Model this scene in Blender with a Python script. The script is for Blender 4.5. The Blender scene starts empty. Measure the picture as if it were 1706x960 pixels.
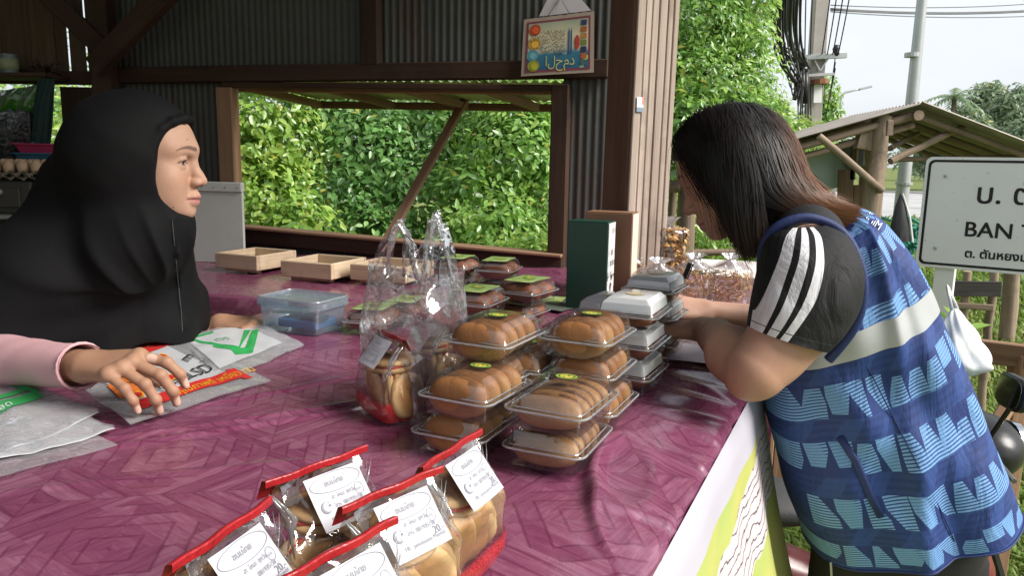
import bpy, bmesh, math, random
import numpy as np
from mathutils import Vector, Matrix
R = math.radians
rnd = random.Random(7)
nrs = np.random.RandomState(11)
scene = bpy.context.scene
COL = scene.collection
# ------------------------------------------------------------------ camera
CAM_H, PITCH, ROLL, FPX = 1.20, R(9.6), R(1.0), 1265.0
cf = Vector((0, math.cos(PITCH), -math.sin(PITCH)))
cr = Vector((1, 0, 0))
cu = cr.cross(cf)
cr2 = cr * math.cos(ROLL) + cu * math.sin(ROLL)
cu2 = cr2.cross(cf)
CAM = Vector((0, 0, CAM_H))
cd = bpy.data.cameras.new('camera')
cam = bpy.data.objects.new('camera', cd)
COL.objects.link(cam)
cd.sensor_width = 36.0
cd.lens = 36.0 * FPX / 1706.0
cd.clip_start = 0.02
cd.clip_end = 2000.0
cam.matrix_world = Matrix(((cr2.x, cu2.x, -cf.x, 0), (cr2.y, cu2.y, -cf.y, 0), (cr2.z, cu2.z, -cf.z, CAM_H), (0, 0, 0, 1)))
scene.camera = cam
# ------------------------------------------------------------------ world + sun (overcast)
SUN_EL, SUN_AZ = R(41), R(111)          # azimuth measured from +Y towards +X
w = bpy.data.worlds.new("World")
scene.world = w
w.use_nodes = True
nt = w.node_tree
nt.nodes.clear()
wo = nt.nodes.new('ShaderNodeOutputWorld')
bg = nt.nodes.new('ShaderNodeBackground')
bg.inputs['Strength'].default_value = 0.10
sky = nt.nodes.new('ShaderNodeTexSky')
sky.sky_type = 'NISHITA'
sky.sun_disc = False
sky.sun_elevation = SUN_EL
sky.sun_rotation = SUN_AZ
sky.air_density = 1.0
sky.dust_density = 3.0
tc = nt.nodes.new('ShaderNodeTexCoord')
mp = nt.nodes.new('ShaderNodeMapping')
mp.inputs['Scale'].default_value = (1.0, 1.0, 2.2)
ns = nt.nodes.new('ShaderNodeTexNoise')
ns.inputs['Scale'].default_value = 1.7
ns.inputs['Detail'].default_value = 5.0
ns.inputs['Roughness'].default_value = 0.5
cr_ = nt.nodes.new('ShaderNodeValToRGB')
cr_.color_ramp.elements[0].position = 0.35
cr_.color_ramp.elements[0].color = (3.1, 3.25, 3.5, 1)
cr_.color_ramp.elements[1].position = 0.65
cr_.color_ramp.elements[1].color = (4.3, 4.42, 4.6, 1)
mx = nt.nodes.new('ShaderNodeMix')
mx.data_type = 'RGBA'
mx.inputs['Factor'].default_value = 0.86
L = nt.links.new
L(tc.outputs['Generated'], mp.inputs['Vector'])
L(mp.outputs['Vector'], ns.inputs['Vector'])
L(ns.outputs['Fac'], cr_.inputs['Fac'])
L(sky.outputs['Color'], mx.inputs['A'])
L(cr_.outputs['Color'], mx.inputs['B'])
L(mx.outputs['Result'], bg.inputs['Color'])
L(bg.outputs['Background'], wo.inputs['Surface'])
sd = bpy.data.lights.new('sun', 'SUN')
sd.energy = 2.7
sd.angle = R(30)
sd.color = (1.0, 0.96, 0.90)
sun = bpy.data.objects.new('sun', sd)
COL.objects.link(sun)
sdir = Vector((math.sin(SUN_AZ) * math.cos(SUN_EL), math.cos(SUN_AZ) * math.cos(SUN_EL), math.sin(SUN_EL)))
sun.rotation_mode = 'QUATERNION'
sun.rotation_quaternion = (-sdir).to_track_quat('-Z', 'Y')
sun.location = sdir * 30
scene.view_settings.view_transform = 'Standard'
scene.view_settings.look = 'None'
scene.view_settings.gamma = 1.0
scene.view_settings.use_curve_mapping = False
scene.view_settings.exposure = 1.3
scene.render.engine = 'CYCLES'
cy = scene.cycles
cy.use_denoising = True
try:
    cy.denoiser = 'OPENIMAGEDENOISE'
except Exception:
    pass
cy.max_bounces = 12
cy.diffuse_bounces = 4
cy.glossy_bounces = 4
cy.transmission_bounces = 6
cy.transparent_max_bounces = 40
cy.caustics_reflective = False
cy.caustics_refractive = False
cy.sample_clamp_indirect = 6.0

# ------------------------------------------------------------------ photo-measurement helpers
def ray(px, py):
    return cf + cr2 * ((px - 853.0) / FPX) + cu2 * ((480.0 - py) / FPX)
def P(px, py, Y):                        # point of the sight line at world depth Y
    d = ray(px, py)
    return CAM + d * (Y / d.y)
def PT(px, py, z):                       # point of the sight line at height z
    d = ray(px, py)
    return CAM + d * ((z - CAM_H) / d.z)
def PP(px, py, p0, n):                   # point of the sight line on a plane
    d = ray(px, py)
    return CAM + d * ((p0 - CAM).dot(n) / d.dot(n))

# ------------------------------------------------------------------ objects
MW = {}
def tag(o, label=None, cat=None, group=None, kind=None):
    if label: o['label'] = label
    if cat: o['category'] = cat
    if group: o['group'] = group
    if kind: o['kind'] = kind
    return o
def place(o, parent=None, mw=None):
    mw = mw.copy() if mw is not None else Matrix.Identity(4)
    COL.objects.link(o)
    MW[o.name] = mw
    o.matrix_basis = mw
    if parent is not None:
        o.parent = parent
        o.matrix_parent_inverse = MW[parent.name].inverted()
    return o
def thing(name, label, cat, loc=(0, 0, 0), rz=0.0, group=None):
    o = bpy.data.objects.new(name, None)
    o.empty_display_size = 0.1
    place(o, None, Matrix.Translation(Vector(loc)) @ Matrix.Rotation(rz, 4, 'Z'))
    return tag(o, label, cat, group)
def kids(o):
    return [c for c in bpy.data.objects if c.parent == o]
def clone(o, mw, label=None, parent=None, childmap=None):
    c = o.copy()
    COL.objects.link(c)
    if label: c['label'] = label
    if parent is not None:
        c.parent = parent
    else:
        c.matrix_basis = mw
        MW[c.name] = mw.copy()
    for ch in (childmap or CH(o)):
        clone(ch, None, None, c)
    return c
def CH(o):
    return list(o.children)
def frame(o, x, y=None, z=None):
    """4x4 with origin o, x axis along x, z near z."""
    x = Vector(x).normalized()
    z = Vector(z if z is not None else (0, 0, 1))
    y = z.cross(x)
    if y.length < 1e-6:
        y = Vector((0, 1, 0)).cross(x)
    y.normalize()
    z = x.cross(y)
    return Matrix(((x.x, y.x, z.x, o[0]), (x.y, y.y, z.y, o[1]), (x.z, y.z, z.z, o[2]), (0, 0, 0, 1)))
def TR(loc, rz=0.0, ry=0.0, rx=0.0):
    return Matrix.Translation(Vector(loc)) @ Matrix.Rotation(rz, 4, 'Z') @ Matrix.Rotation(ry, 4, 'Y') @ Matrix.Rotation(rx, 4, 'X')

class MB:
    """collects shapes, links them as ONE mesh object"""
    def __init__(s):
        s.v = []; s.f = []; s.m = []; s.c = None
    def add(s, verts, faces, mat=0):
        n = len(s.v)
        s.v += [tuple(p) for p in verts]
        s.f += [tuple(i + n for i in f) for f in faces]
        s.m += [mat] * len(faces)
        return s
    def box(s, c, size, mat=0, M=None, bev=0.0):
        x, y, z = [a / 2 for a in size]
        c = Vector(c)
        if bev > 0:
            b = min(bev, x * .45, y * .45, z * .45)
            vs = []
            fs = []
            idx = {}
            for sx in (-1, 1):
                for sy in (-1, 1):
                    for sz in (-1, 1):
                        for k in range(3):
                            p = [sx * x, sy * y, sz * z]
                            for j in range(3):
                                if j != k: p[j] -= (sx, sy, sz)[j] * b
                            idx[(sx, sy, sz, k)] = len(vs)
                            vs.append(Vector(p))
            for k in range(3):
                a, d = [(1, 2), (2, 0), (0, 1)][k]
                for sg in (-1, 1):
                    q = []
                    for (i, j) in ((-1, -1), (1, -1), (1, 1), (-1, 1)):
                        t = [0, 0, 0]; t[k] = sg; t[a] = i; t[d] = j
                        q.append(idx[(t[0], t[1], t[2], k)])
                    fs.append(q if sg > 0 else q[::-1])
            for k in range(3):
                a, d = [(1, 2), (2, 0), (0, 1)][k]
                for i in (-1, 1):
                    for j in (-1, 1):
                        t1 = [0, 0, 0]; t1[a] = i; t1[d] = j
                        lo = t1[:]; lo[k] = -1
                        hi = t1[:]; hi[k] = 1
                        q = [idx[(*lo, a)], idx[(*hi, a)], idx[(*hi, d)], idx[(*lo, d)]]
                        fs.append(q if i * j < 0 else q[::-1])
            for sx in (-1, 1):
                for sy in (-1, 1):
                    for sz in (-1, 1):
                        q = [idx[(sx, sy, sz, k)] for k in range(3)]
                        fs.append(q if sx * sy * sz > 0 else q[::-1])
        else:
            vs = [Vector((a * x, b_ * y, d * z)) for a in (-1, 1) for b_ in (-1, 1) for d in (-1, 1)]
            fs = [(0, 1, 3, 2), (4, 6, 7, 5), (0, 4, 5, 1), (2, 3, 7, 6), (0, 2, 6, 4), (1, 5, 7, 3)]
        vs = [c + p for p in vs]
        if M is not None: vs = [M @ p for p in vs]
        return s.add(vs, fs, mat)
    def tube(s, pts, rad, n=8, mat=0, cap=True, flat=None, closed=False):
        pts = [Vector(p) for p in pts]
        if not hasattr(rad, '__len__'): rad = [rad] * len(pts)
        vs = []; fs = []
        up = None
        N = len(pts)
        for i, p in enumerate(pts):
            if closed:
                t = (pts[(i + 1) % N] - pts[i - 1])
            else:
                t = (pts[min(i + 1, N - 1)] - pts[max(i - 1, 0)])
            if t.length < 1e-9: t = Vector((0, 0, 1))
            t.normalize()
            if up is None:
                up = Vector((0, 0, 1)) if abs(t.z) < .9 else Vector((1, 0, 0))
            a = up - t * up.dot(t)
            if a.length < 1e-6: a = t.orthogonal()
            a.normalize(); up = a
            b = t.cross(a)
            for k in range(n):
                an = 2 * math.pi * k / n
                vs.append(p + a * (math.cos(an) * rad[i]) + b * (math.sin(an) * rad[i] * (flat or 1)))
        for i in range(N if closed else N - 1):
            for k in range(n):
                k2 = (k + 1) % n
                i2 = (i + 1) % N
                fs.append((i * n + k, i * n + k2, i2 * n + k2, i2 * n + k))
        if cap and not closed:
            fs.append(tuple(range(n))[::-1])
            fs.append(tuple((N - 1) * n + k for k in range(n)))
        return s.add(vs, fs, mat)
    def lathe(s, prof, n=20, mat=0, M=None, sx=1, sy=1):
        vs = []; fs = []
        for (r, z) in prof:
            for k in range(n):
                a = 2 * math.pi * k / n
                vs.append(Vector((r * math.cos(a) * sx, r * math.sin(a) * sy, z)))
        for i in range(len(prof) - 1):
            for k in range(n):
                k2 = (k + 1) % n
                fs.append((i * n + k, i * n + k2, (i + 1) * n + k2, (i + 1) * n + k))
        if prof[0][0] > 1e-6: fs.append(tuple(range(n))[::-1])
        if prof[-1][0] > 1e-6: fs.append(tuple((len(prof) - 1) * n + k for k in range(n)))
        if M is not None: vs = [M @ p for p in vs]
        return s.add(vs, fs, mat)
    def grid(s, nu, nv, fn, mat=0):
        vs = [fn(i / (nu - 1), j / (nv - 1)) for j in range(nv) for i in range(nu)]
        fs = [(j * nu + i, j * nu + i + 1, (j + 1) * nu + i + 1, (j + 1) * nu + i) for j in range(nv - 1) for i in range(nu - 1)]
        return s.add(vs, fs, mat)
    def prism(s, poly, th, M, mat=0):
        """polygon (2d) extruded along local z by th"""
        n = len(poly)
        vs = [M @ Vector((x, y, 0)) for x, y in poly] + [M @ Vector((x, y, th)) for x, y in poly]
        fs = [tuple(range(n))[::-1], tuple(range(n, 2 * n))]
        fs += [(i, (i + 1) % n, n + (i + 1) % n, n + i) for i in range(n)]
        return s.add(vs, fs, mat)
    def mesh(s, name, mats):
        me = bpy.data.meshes.new(name)
        me.from_pydata([tuple(p) for p in s.v], [], s.f)
        for m in (mats if isinstance(mats, (list, tuple)) else [mats]):
            me.materials.append(m)
        if any(s.m):
            me.polygons.foreach_set('material_index', s.m)
        me.update()
        return me
    def build(s, name, mats, parent=None, mw=None, smooth=False, sharp=None):
        me = s.mesh(name, mats)
        if smooth:
            me.polygons.foreach_set('use_smooth', [True] * len(me.polygons))
            if sharp is not None:
                sharpen(me, sharp)
        o = bpy.data.objects.new(name, me)
        return place(o, parent, mw)
def sharpen(me, deg):
    try:
        me.set_sharp_from_angle(angle=R(deg))
    except Exception:
        pass
def npmesh(name, v, f, mats, parent=None, mw=None, smooth=True, col=None, pat=None):
    """numpy verts (n,3), faces (m,4) or (m,3)"""
    v = np.asarray(v, dtype=np.float32); f = np.asarray(f, dtype=np.int32)
    me = bpy.data.meshes.new(name)
    k = f.shape[1]
    me.vertices.add(len(v)); me.vertices.foreach_set('co', v.ravel())
    me.loops.add(f.size); me.loops.foreach_set('vertex_index', f.ravel())
    me.polygons.add(len(f)); me.polygons.foreach_set('loop_start', np.arange(0, f.size, k, dtype=np.int32))
    if smooth: me.polygons.foreach_set('use_smooth', np.ones(len(f), dtype=bool))
    for m in (mats if isinstance(mats, (list, tuple)) else [mats]): me.materials.append(m)
    me.update(calc_edges=True)
    if col is not None:
        a = me.attributes.new('Col', 'FLOAT_COLOR', 'POINT')
        c4 = np.ones((len(v), 4), dtype=np.float32); c4[:, :3] = col
        a.data.foreach_set('color', c4.ravel())
    if pat is not None:
        a = me.attributes.new('pat', 'FLOAT_VECTOR', 'POINT')
        p3 = np.zeros((len(v), 3), dtype=np.float32); p3[:, :pat.shape[1]] = pat
        a.data.foreach_set('vector', p3.ravel())
    o = bpy.data.objects.new(name, me)
    return place(o, parent, mw)

# ------------------------------------------------------------------ node helpers
class N:
    """tiny node-tree writer"""
    def __init__(s, name):
        s.mat = bpy.data.materials.new(name); s.mat.use_nodes = True
        s.nt = s.mat.node_tree; s.nt.nodes.clear()
        s.out = s.nt.nodes.new('ShaderNodeOutputMaterial')
    def n(s, t, **k):
        x = s.nt.nodes.new('ShaderNode' + t)
        for a, b in k.items(): setattr(x, a, b)
        return x
    def put(s, sock, v):
        if v is None: return
        if isinstance(v, bpy.types.NodeSocket): s.nt.links.new(v, sock)
        elif isinstance(v, (tuple, list)) and len(v) == 3 and sock.type == 'RGBA': sock.default_value = (*v, 1)
        else: sock.default_value = v
    def math(s, op, a, b=None, c=None, clamp=False):
        x = s.n('Math', operation=op, use_clamp=clamp)
        s.put(x.inputs[0], a)
        if b is not None: s.put(x.inputs[1], b)
        if c is not None: s.put(x.inputs[2], c)
        return x.outputs[0]
    def coord(s, kind='Object'):
        return s.n('TexCoord').outputs[kind]
    def attr(s, name, out='Color'):
        return s.n('Attribute', attribute_name=name).outputs[out]
    def mapping(s, v, scale=(1, 1, 1), loc=(0, 0, 0), rot=(0, 0, 0)):
        x = s.n('Mapping'); s.put(x.inputs['Vector'], v)
        x.inputs['Scale'].default_value = scale; x.inputs['Location'].default_value = loc; x.inputs['Rotation'].default_value = rot
        return x.outputs[0]
    def noise(s, v, scale=5, detail=4, rough=.55, dist=0, out='Fac'):
        x = s.n('TexNoise'); s.put(x.inputs['Vector'], v)
        x.inputs['Scale'].default_value = scale; x.inputs['Detail'].default_value = detail
        x.inputs['Roughness'].default_value = rough; x.inputs['Distortion'].default_value = dist
        return x.outputs[out]
    def vor(s, v, scale=5, feature='F1', out='Distance', rand=1.0):
        x = s.n('TexVoronoi', feature=feature); s.put(x.inputs['Vector'], v); x.inputs['Scale'].default_value = scale
        x.inputs['Randomness'].default_value = rand
        return x.outputs[out]
    def ramp(s, f, stops, interp='LINEAR'):
        x = s.n('ValToRGB'); x.color_ramp.interpolation = interp
        e = x.color_ramp.elements
        while len(e) < len(stops): e.new(.5)
        for i, (p, c) in enumerate(stops):
            e[i].position = p
            e[i].color = (*c, 1) if hasattr(c, '__len__') else (c, c, c, 1)
        s.put(x.inputs['Fac'], f)
        return x.outputs['Color']
    def mix(s, f, a, b, blend='MIX'):
        x = s.n('Mix', data_type='RGBA', blend_type=blend)
        s.put(x.inputs['Factor'], f); s.put(x.inputs['A'], a if not isinstance(a, tuple) else (*a, 1)); s.put(x.inputs['B'], b if not isinstance(b, tuple) else (*b, 1))
        return x.outputs['Result']
    def sep(s, v):
        x = s.n('SeparateXYZ'); s.put(x.inputs[0], v); return x.outputs
    def comb(s, a, b, c=0.0):
        x = s.n('CombineXYZ'); s.put(x.inputs[0], a); s.put(x.inputs[1], b); s.put(x.inputs[2], c); return x.outputs[0]
    def bump(s, h, strength=.3, dist=.01, normal=None):
        x = s.n('Bump'); x.inputs['Strength'].default_value = strength; x.inputs['Distance'].default_value = dist
        s.put(x.inputs['Height'], h)
        if normal is not None: s.put(x.inputs['Normal'], normal)
        return x.outputs[0]
    def bsdf(s, color, rough=.6, normal=None, spec=.5, metal=0.0, **kw):
        x = s.n('BsdfPrincipled')
        s.put(x.inputs['Base Color'], color if not isinstance(color, tuple) else (*color, 1))
        s.put(x.inputs['Roughness'], rough); s.put(x.inputs['Metallic'], metal)
        s.put(x.inputs['Specular IOR Level'], spec)
        if normal is not None: s.put(x.inputs['Normal'], normal)
        for k, v in kw.items():
            s.put(x.inputs[k.replace('_', ' ')], v)
        return x.outputs[0]
    def done(s, sh):
        s.nt.links.new(sh, s.out.inputs['Surface'])
        return s.mat
def mul(c, k): return tuple(min(1.0, x * k) for x in c)
def plain(name, c, rough=.6, var=.25, scale=12, bump=.15, bscale=60, spec=.4, metal=0.0, coord='Object', **kw):
    """one colour with soft wear and fine relief"""
    g = N(name)
    co = g.coord(coord)
    n1 = g.noise(co, scale, 5)
    col = g.mix(n1, mul(c, 1 - var), mul(c, 1 + var))
    nm = g.bump(g.noise(co, bscale, 4), bump, .004) if bump else None
    r = g.math('ADD', g.math('MULTIPLY', n1, .2), rough - .1)
    return g.done(g.bsdf(col, r, nm, spec, metal, **kw))
def wood(name, c1, c2, rough=.75, scale=1.0, grain=60, dirt=None, bump=.35):
    """grain runs along the object's X axis"""
    g = N(name)
    co = g.coord('Object')
    oi = g.n('ObjectInfo').outputs['Random']
    sh = g.n('VectorMath', operation='ADD')
    g.put(sh.inputs[0], co); g.put(sh.inputs[1], g.comb(g.math('MULTIPLY', oi, 7.0), g.math('MULTIPLY', oi, 3.0), oi))
    co = sh.outputs[0]
    a = g.noise(g.mapping(co, (1.6 * scale, grain * scale, grain * scale)), 1.0, 6, .65, .3)
    b = g.noise(g.mapping(co, (1.2, 9, 9)), 1.5, 4, .6, 1.2)
    col = g.ramp(g.math('ADD', g.math('MULTIPLY', a, .6), g.math('MULTIPLY', b, .4)), [(.32, c1), (.68, c2)])
    tone = g.math('ADD', .8, g.math('MULTIPLY', oi, .4))
    col = g.mix(1.0, col, g.comb(tone, tone, tone), 'MULTIPLY')
    if dirt:
        d = g.noise(co, 3.0, 5, .7)
        col = g.mix(g.ramp(d, [(.5, 0), (.72, .8)]), col, dirt)
    nm = g.bump(a, bump, .004)
    return g.done(g.bsdf(col, rough, nm, .3))
# ------------------------------------------------------------------ organic surfaces: blended round cones / ellipsoids -> one continuous mesh
class SDF:
    def __init__(s):
        s.pr = []
        s.post = None
    def cone(s, a, b, ra, rb=None, k=.012, sub=False):
        s.pr.append(('c', np.array(a, float), np.array(b, float), ra, ra if rb is None else rb, k, sub)); return s
    def ball(s, c, r, k=.012, sub=False):
        return s.cone(c, Vector(c) + Vector((0, 0, 1e-5)), r, r, k, sub)
    def ell(s, c, rad, k=.012, axes=None, sub=False):
        A = np.eye(3) if axes is None else np.array([list(a) for a in axes], float)
        s.pr.append(('e', np.array(c, float), np.array(rad, float), A, None, k, sub)); return s
    def chain(s, pts, rads, k=.012):
        for i in range(len(pts) - 1):
            s.cone(pts[i], pts[i + 1], rads[i], rads[i + 1], k)
        return s
    def fn(s, f, k=.004, sub=True):
        s.pr.append(('f', f, None, None, None, k, sub)); return s
    @staticmethod
    def prim(p, q):
        if q[0] == 'c':
            a, b, ra, rb = q[1:5]
            ba = b - a; l2 = max(ba.dot(ba), 1e-12)
            pa = p - a
            t = np.clip(pa @ ba / l2, 0, 1)
            d = pa - t[..., None] * ba
            return np.sqrt((d * d).sum(-1)) - (ra + (rb - ra) * t)
        if q[0] == 'e':
            l = (p - q[1]) @ q[3].T
            u = l / q[2]; w_ = u / q[2]
            k0 = np.sqrt((u * u).sum(-1)) + 1e-9; k1 = np.sqrt((w_ * w_).sum(-1)) + 1e-9
            return k0 * (k0 - 1) / k1
        return q[1](p)
    def raw(s, p, active=None):
        d = np.full(p.shape[:-1], 1e3)
        for i, q in enumerate(s.pr):
            k = q[5]
            if active is not None:
                ix = active[i]
                if len(ix) == 0: continue
                x = s.prim(p[ix], q); dd = d[ix]
            else:
                x = s.prim(p, q); dd = d
            if q[6]:
                h = np.clip(.5 - .5 * (dd + x) / k, 0, 1)
                r = dd * (1 - h) - x * h + k * h * (1 - h)
            else:
                h = np.clip(.5 + .5 * (dd - x) / k, 0, 1)
                r = dd * (1 - h) + x * h - k * h * (1 - h)
                r = np.where(dd > 900, x, r)
            if active is not None: d[ix] = r
            else: d = r
        return d
    def ev(s, p):
        d = s.raw(np.asarray(p, float))
        if s.post: d = d + s.post(np.asarray(p, float))
        return d
    def hit(s, px, py, y0=.3, y1=4.0):
        """first surface point along a sight line"""
        dr = np.array(ray(px, py)); o = np.array(CAM)
        t = y0 / dr[1]
        for i in range(200):
            p = o + dr * t
            d = float(s.ev(p[None])[0])
            if d < .0006: return Vector(p)
            t += max(d * .7, .0008) / np.linalg.norm(dr)
            if p[1] > y1: return None
        return Vector(p)
    def mesh(s, lo, hi, h, B=8):
        lo = np.array(lo, float); hi = np.array(hi, float)
        nb = np.ceil((hi - lo) / (h * B)).astype(int)
        g = np.stack(np.meshgrid(*[np.arange(n) for n in nb], indexing='ij'), -1).reshape(-1, 3)
        cen = lo + (g + .5) * h * B
        half = h * B * .5 * 1.7321
        d = np.concatenate([s.ev(c) for c in np.array_split(cen, max(1, len(cen) // 200000))])
        act = np.abs(d) < half * 1.6 + .016
        g = g[act]; cen = cen[act]
        off = np.arange(B + 1)
        oo = np.stack(np.meshgrid(off, off, off, indexing='ij'), -1).reshape(-1, 3)
        active = []
        for q in s.pr:
            if q[0] == 'f': active.append(np.arange(len(g)))
            else: active.append(np.where(s.prim(cen, q) < half * 2.5 + q[5] * 2 + .03)[0])
        D = np.empty((len(g), (B + 1) ** 3), np.float32)
        CH_ = 1500
        for a in range(0, len(g), CH_):
            b = min(len(g), a + CH_)
            p = lo + (g[a:b, None, :] * B + oo[None]) * h
            sub = [ix[(ix >= a) & (ix < b)] - a for ix in active]
            dd = s.raw(p, sub)
            if s.post: dd = dd + s.post(p)
            D[a:b] = dd
        n1 = B + 1
        D = D.reshape(-1, n1, n1, n1)
        S = D < 0
        # cells
        c8 = [(i, j, k) for i in (0, 1) for j in (0, 1) for k in (0, 1)]
        cs = [S[:, i:B + i, j:B + j, k:B + k] for i, j, k in c8]
        tot = sum(x.astype(np.int8) for x in cs)
        cell = np.argwhere((tot > 0) & (tot < 8))
        bi = cell[:, 0]; ci = cell[:, 1:]
        val = np.stack([D[bi, ci[:, 0] + i, ci[:, 1] + j, ci[:, 2] + k] for i, j, k in c8], 1).astype(float)
        acc = np.zeros((len(cell), 3)); cnt = np.zeros(len(cell))
        cc = np.array(c8, float)
        for a in range(8):
            for b in range(a + 1, 8):
                if abs(cc[a] - cc[b]).sum() != 1: continue
                va, vb = val[:, a], val[:, b]
                m = (va < 0) != (vb < 0)
                t = np.where(m, va / np.where(m, va - vb, 1), 0)
                acc += np.where(m[:, None], cc[a] + (cc[b] - cc[a]) * t[:, None], 0); cnt += m
        V = lo + (g[bi] * B + ci + acc / cnt[:, None]) * h
        big = nb * B + 4
        key = lambda q: ((q[:, 0] + 1) * big[1] + q[:, 1] + 1) * big[2] + q[:, 2] + 1
        gk = key(g[bi] * B + ci)
        od = np.argsort(gk); sk = gk[od]
        F = []
        for ax in range(3):
            s0 = [slice(0, B)] * 3; s1 = [slice(0, B)] * 3; s1[ax] = slice(1, B + 1)
            A_ = S[(slice(None), *s0)]; B_ = S[(slice(None), *s1)]
            e = np.argwhere(A_ != B_)
            if len(e) == 0: continue
            base = g[e[:, 0]] * B + e[:, 1:]
            ins = A_[tuple(e.T)]
            u, v = [(1, 2), (2, 0), (0, 1)][ax]
            quad = []; ok = np.ones(len(e), bool)
            for (du, dv) in ((-1, -1), (0, -1), (0, 0), (-1, 0)):
                q = base.copy(); q[:, u] += du; q[:, v] += dv
                kk = key(q); pos = np.clip(np.searchsorted(sk, kk), 0, len(sk) - 1)
                ok &= sk[pos] == kk
                quad.append(od[pos])
            qd = np.stack(quad, 1)
            qd[~ins] = qd[~ins][:, ::-1]
            F.append(qd[ok])
        return V, np.concatenate(F)
_vn = {}
def vnoise(p, seed=0):
    """cheap smooth 3d noise in -1..1"""
    if seed not in _vn:
        r = np.random.RandomState(seed)
        q = []
        for i in range(5):
            d = r.normal(size=3); d *= (1 + i * .55) / np.linalg.norm(d)
            e = r.normal(size=3); e *= (1 + i * .4) / np.linalg.norm(e)
            q.append((d, e, r.rand() * 6.3, r.rand() * 6.3))
        _vn[seed] = q
    out = 0
    for i, (d, e, a, b) in enumerate(_vn[seed]):
        out = out + np.sin(p @ d + a + 1.5 * np.sin(p @ e + b)) / (1 + i * .5)
    return out / 3.0
class Fr:
    """local frame: origin, forward, left, up"""
    def __init__(s, o, f, u):
        s.o = Vector(o); s.f = Vector(f).normalized(); u = Vector(u)
        s.l = u.cross(s.f).normalized(); s.u = s.f.cross(s.l)
        s.axes = (s.f, s.l, s.u)
    def __call__(s, x, y, z):
        return s.o + s.f * x + s.l * y + s.u * z
    def inv(s, p):
        q = np.asarray(p) - np.array(s.o)
        return np.stack([q @ np.array(a) for a in s.axes], -1)
def head(S, H, female=True, k=.008):
    """skull + face in frame H (x forward, y left, z up, origin between the ears at eye level)"""
    A = H.axes
    S.ell(H(-.008, 0, .028), (.094, .073, .086), .02, A)
    S.ell(H(.030, 0, -.030), (.056, .0565, .078), .025, A)
    S.ell(H(.034, 0, .030), (.055, .062, .055), .025, A)
    S.cone(H(.062, .012, -.088), H(.062, -.012, -.088), .0235, .0235, .022)     # chin
    for sd_ in (1, -1):
        S.cone(H(.004, sd_ * .054, -.052), H(.052, sd_ * .022, -.088), .016, .018, .022)   # jaw
        S.ell(H(.052, sd_ * .040, -.034), (.029, .025, .028), .022, A)
        S.ell(H(.046, sd_ * .036, -.062), (.030, .022, .028), .025, A)            # cheek
        S.cone(H(.0825, sd_ * .008, .022), H(.062, sd_ * .046, .024), .0115, .011, .020)     # brow
    for sd_ in (1, -1):
        S.ell(H(.089, sd_ * .031, -.002), (.014, .017, .0105), .012, A, sub=True)
    for sd_ in (1, -1):
        S.ball(H(.0665, sd_ * .0315, -.002), .0128, .003)
        # lids
        pts = [H(.066, sd_ * .0475, -.003), H(.0775, sd_ * .040, .0040), H(.0813, sd_ * .0315, .0055), H(.0790, sd_ * .023, .0032), H(.0745, sd_ * .0180, -.002)]
        S.chain(pts, [.0035, .0042, .0042, .0038, .003], .005)
        pts = [H(.066, sd_ * .0475, -.003), H(.0755, sd_ * .040, -.0088), H(.0785, sd_ * .0315, -.0103), H(.0765, sd_ * .023, -.0083), H(.0745, sd_ * .0180, -.002)]
        S.chain(pts, [.0028, .0034, .0035, .0032, .0028], .006)
    S.chain([H(.084, 0, .012), H(.0895, 0, -.008), H(.0985, 0, -.026), H(.1055, 0, -.0365)], [.0075, .0070, .0080, .0098], .012)
    for sd_ in (1, -1):
        S.ell(H(.0960, sd_ * .0125, -.0395), (.011, .0072, .0078), .006, A)
    for sd_ in (1, -1):
        S.ell(H(.1005, sd_ * .0070, -.0475), (.0050, .0030, .0040), .003, A, sub=True)
    # mouth
    S.cone(H(.080, 0, -.054), H(.087, 0, -.064), .013, .0125, .014)
    S.cone(H(.078, 0, -.080), H(.074, 0, -.094), .014, .018, .014)
    S.chain([H(.075, .023, -.0700), H(.0915, .010, -.0668), H(.0955, 0, -.0672), H(.0915, -.010, -.0668), H(.075, -.023, -.0700)], [.0030, .0058, .0060, .0058, .0030], .005)
    S.chain([H(.075, .022, -.0710), H(.0885, .010, -.0772), H(.0915, 0, -.0782), H(.0885, -.010, -.0772), H(.075, -.022, -.0710)], [.0028, .0064, .0072, .0064, .0028], .005)
    S.chain([H(.083, .024, -.0713), H(.0985, .010, -.0720), H(.1015, 0, -.0722), H(.0985, -.010, -.0720), H(.083, -.024, -.0713)], [.0008, .0012, .0012, .0012, .0008], .003)
    q = S.pr[-4:]; S.pr = S.pr[:-4]
    S.pr += [(a[0], a[1], a[2], a[3], a[4], .003, True) for a in q]
    for sd_ in (1, -1):
        S.ell(H(-.012, sd_ * .072, -.018), (.018, .006, .030), .006, A)
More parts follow.
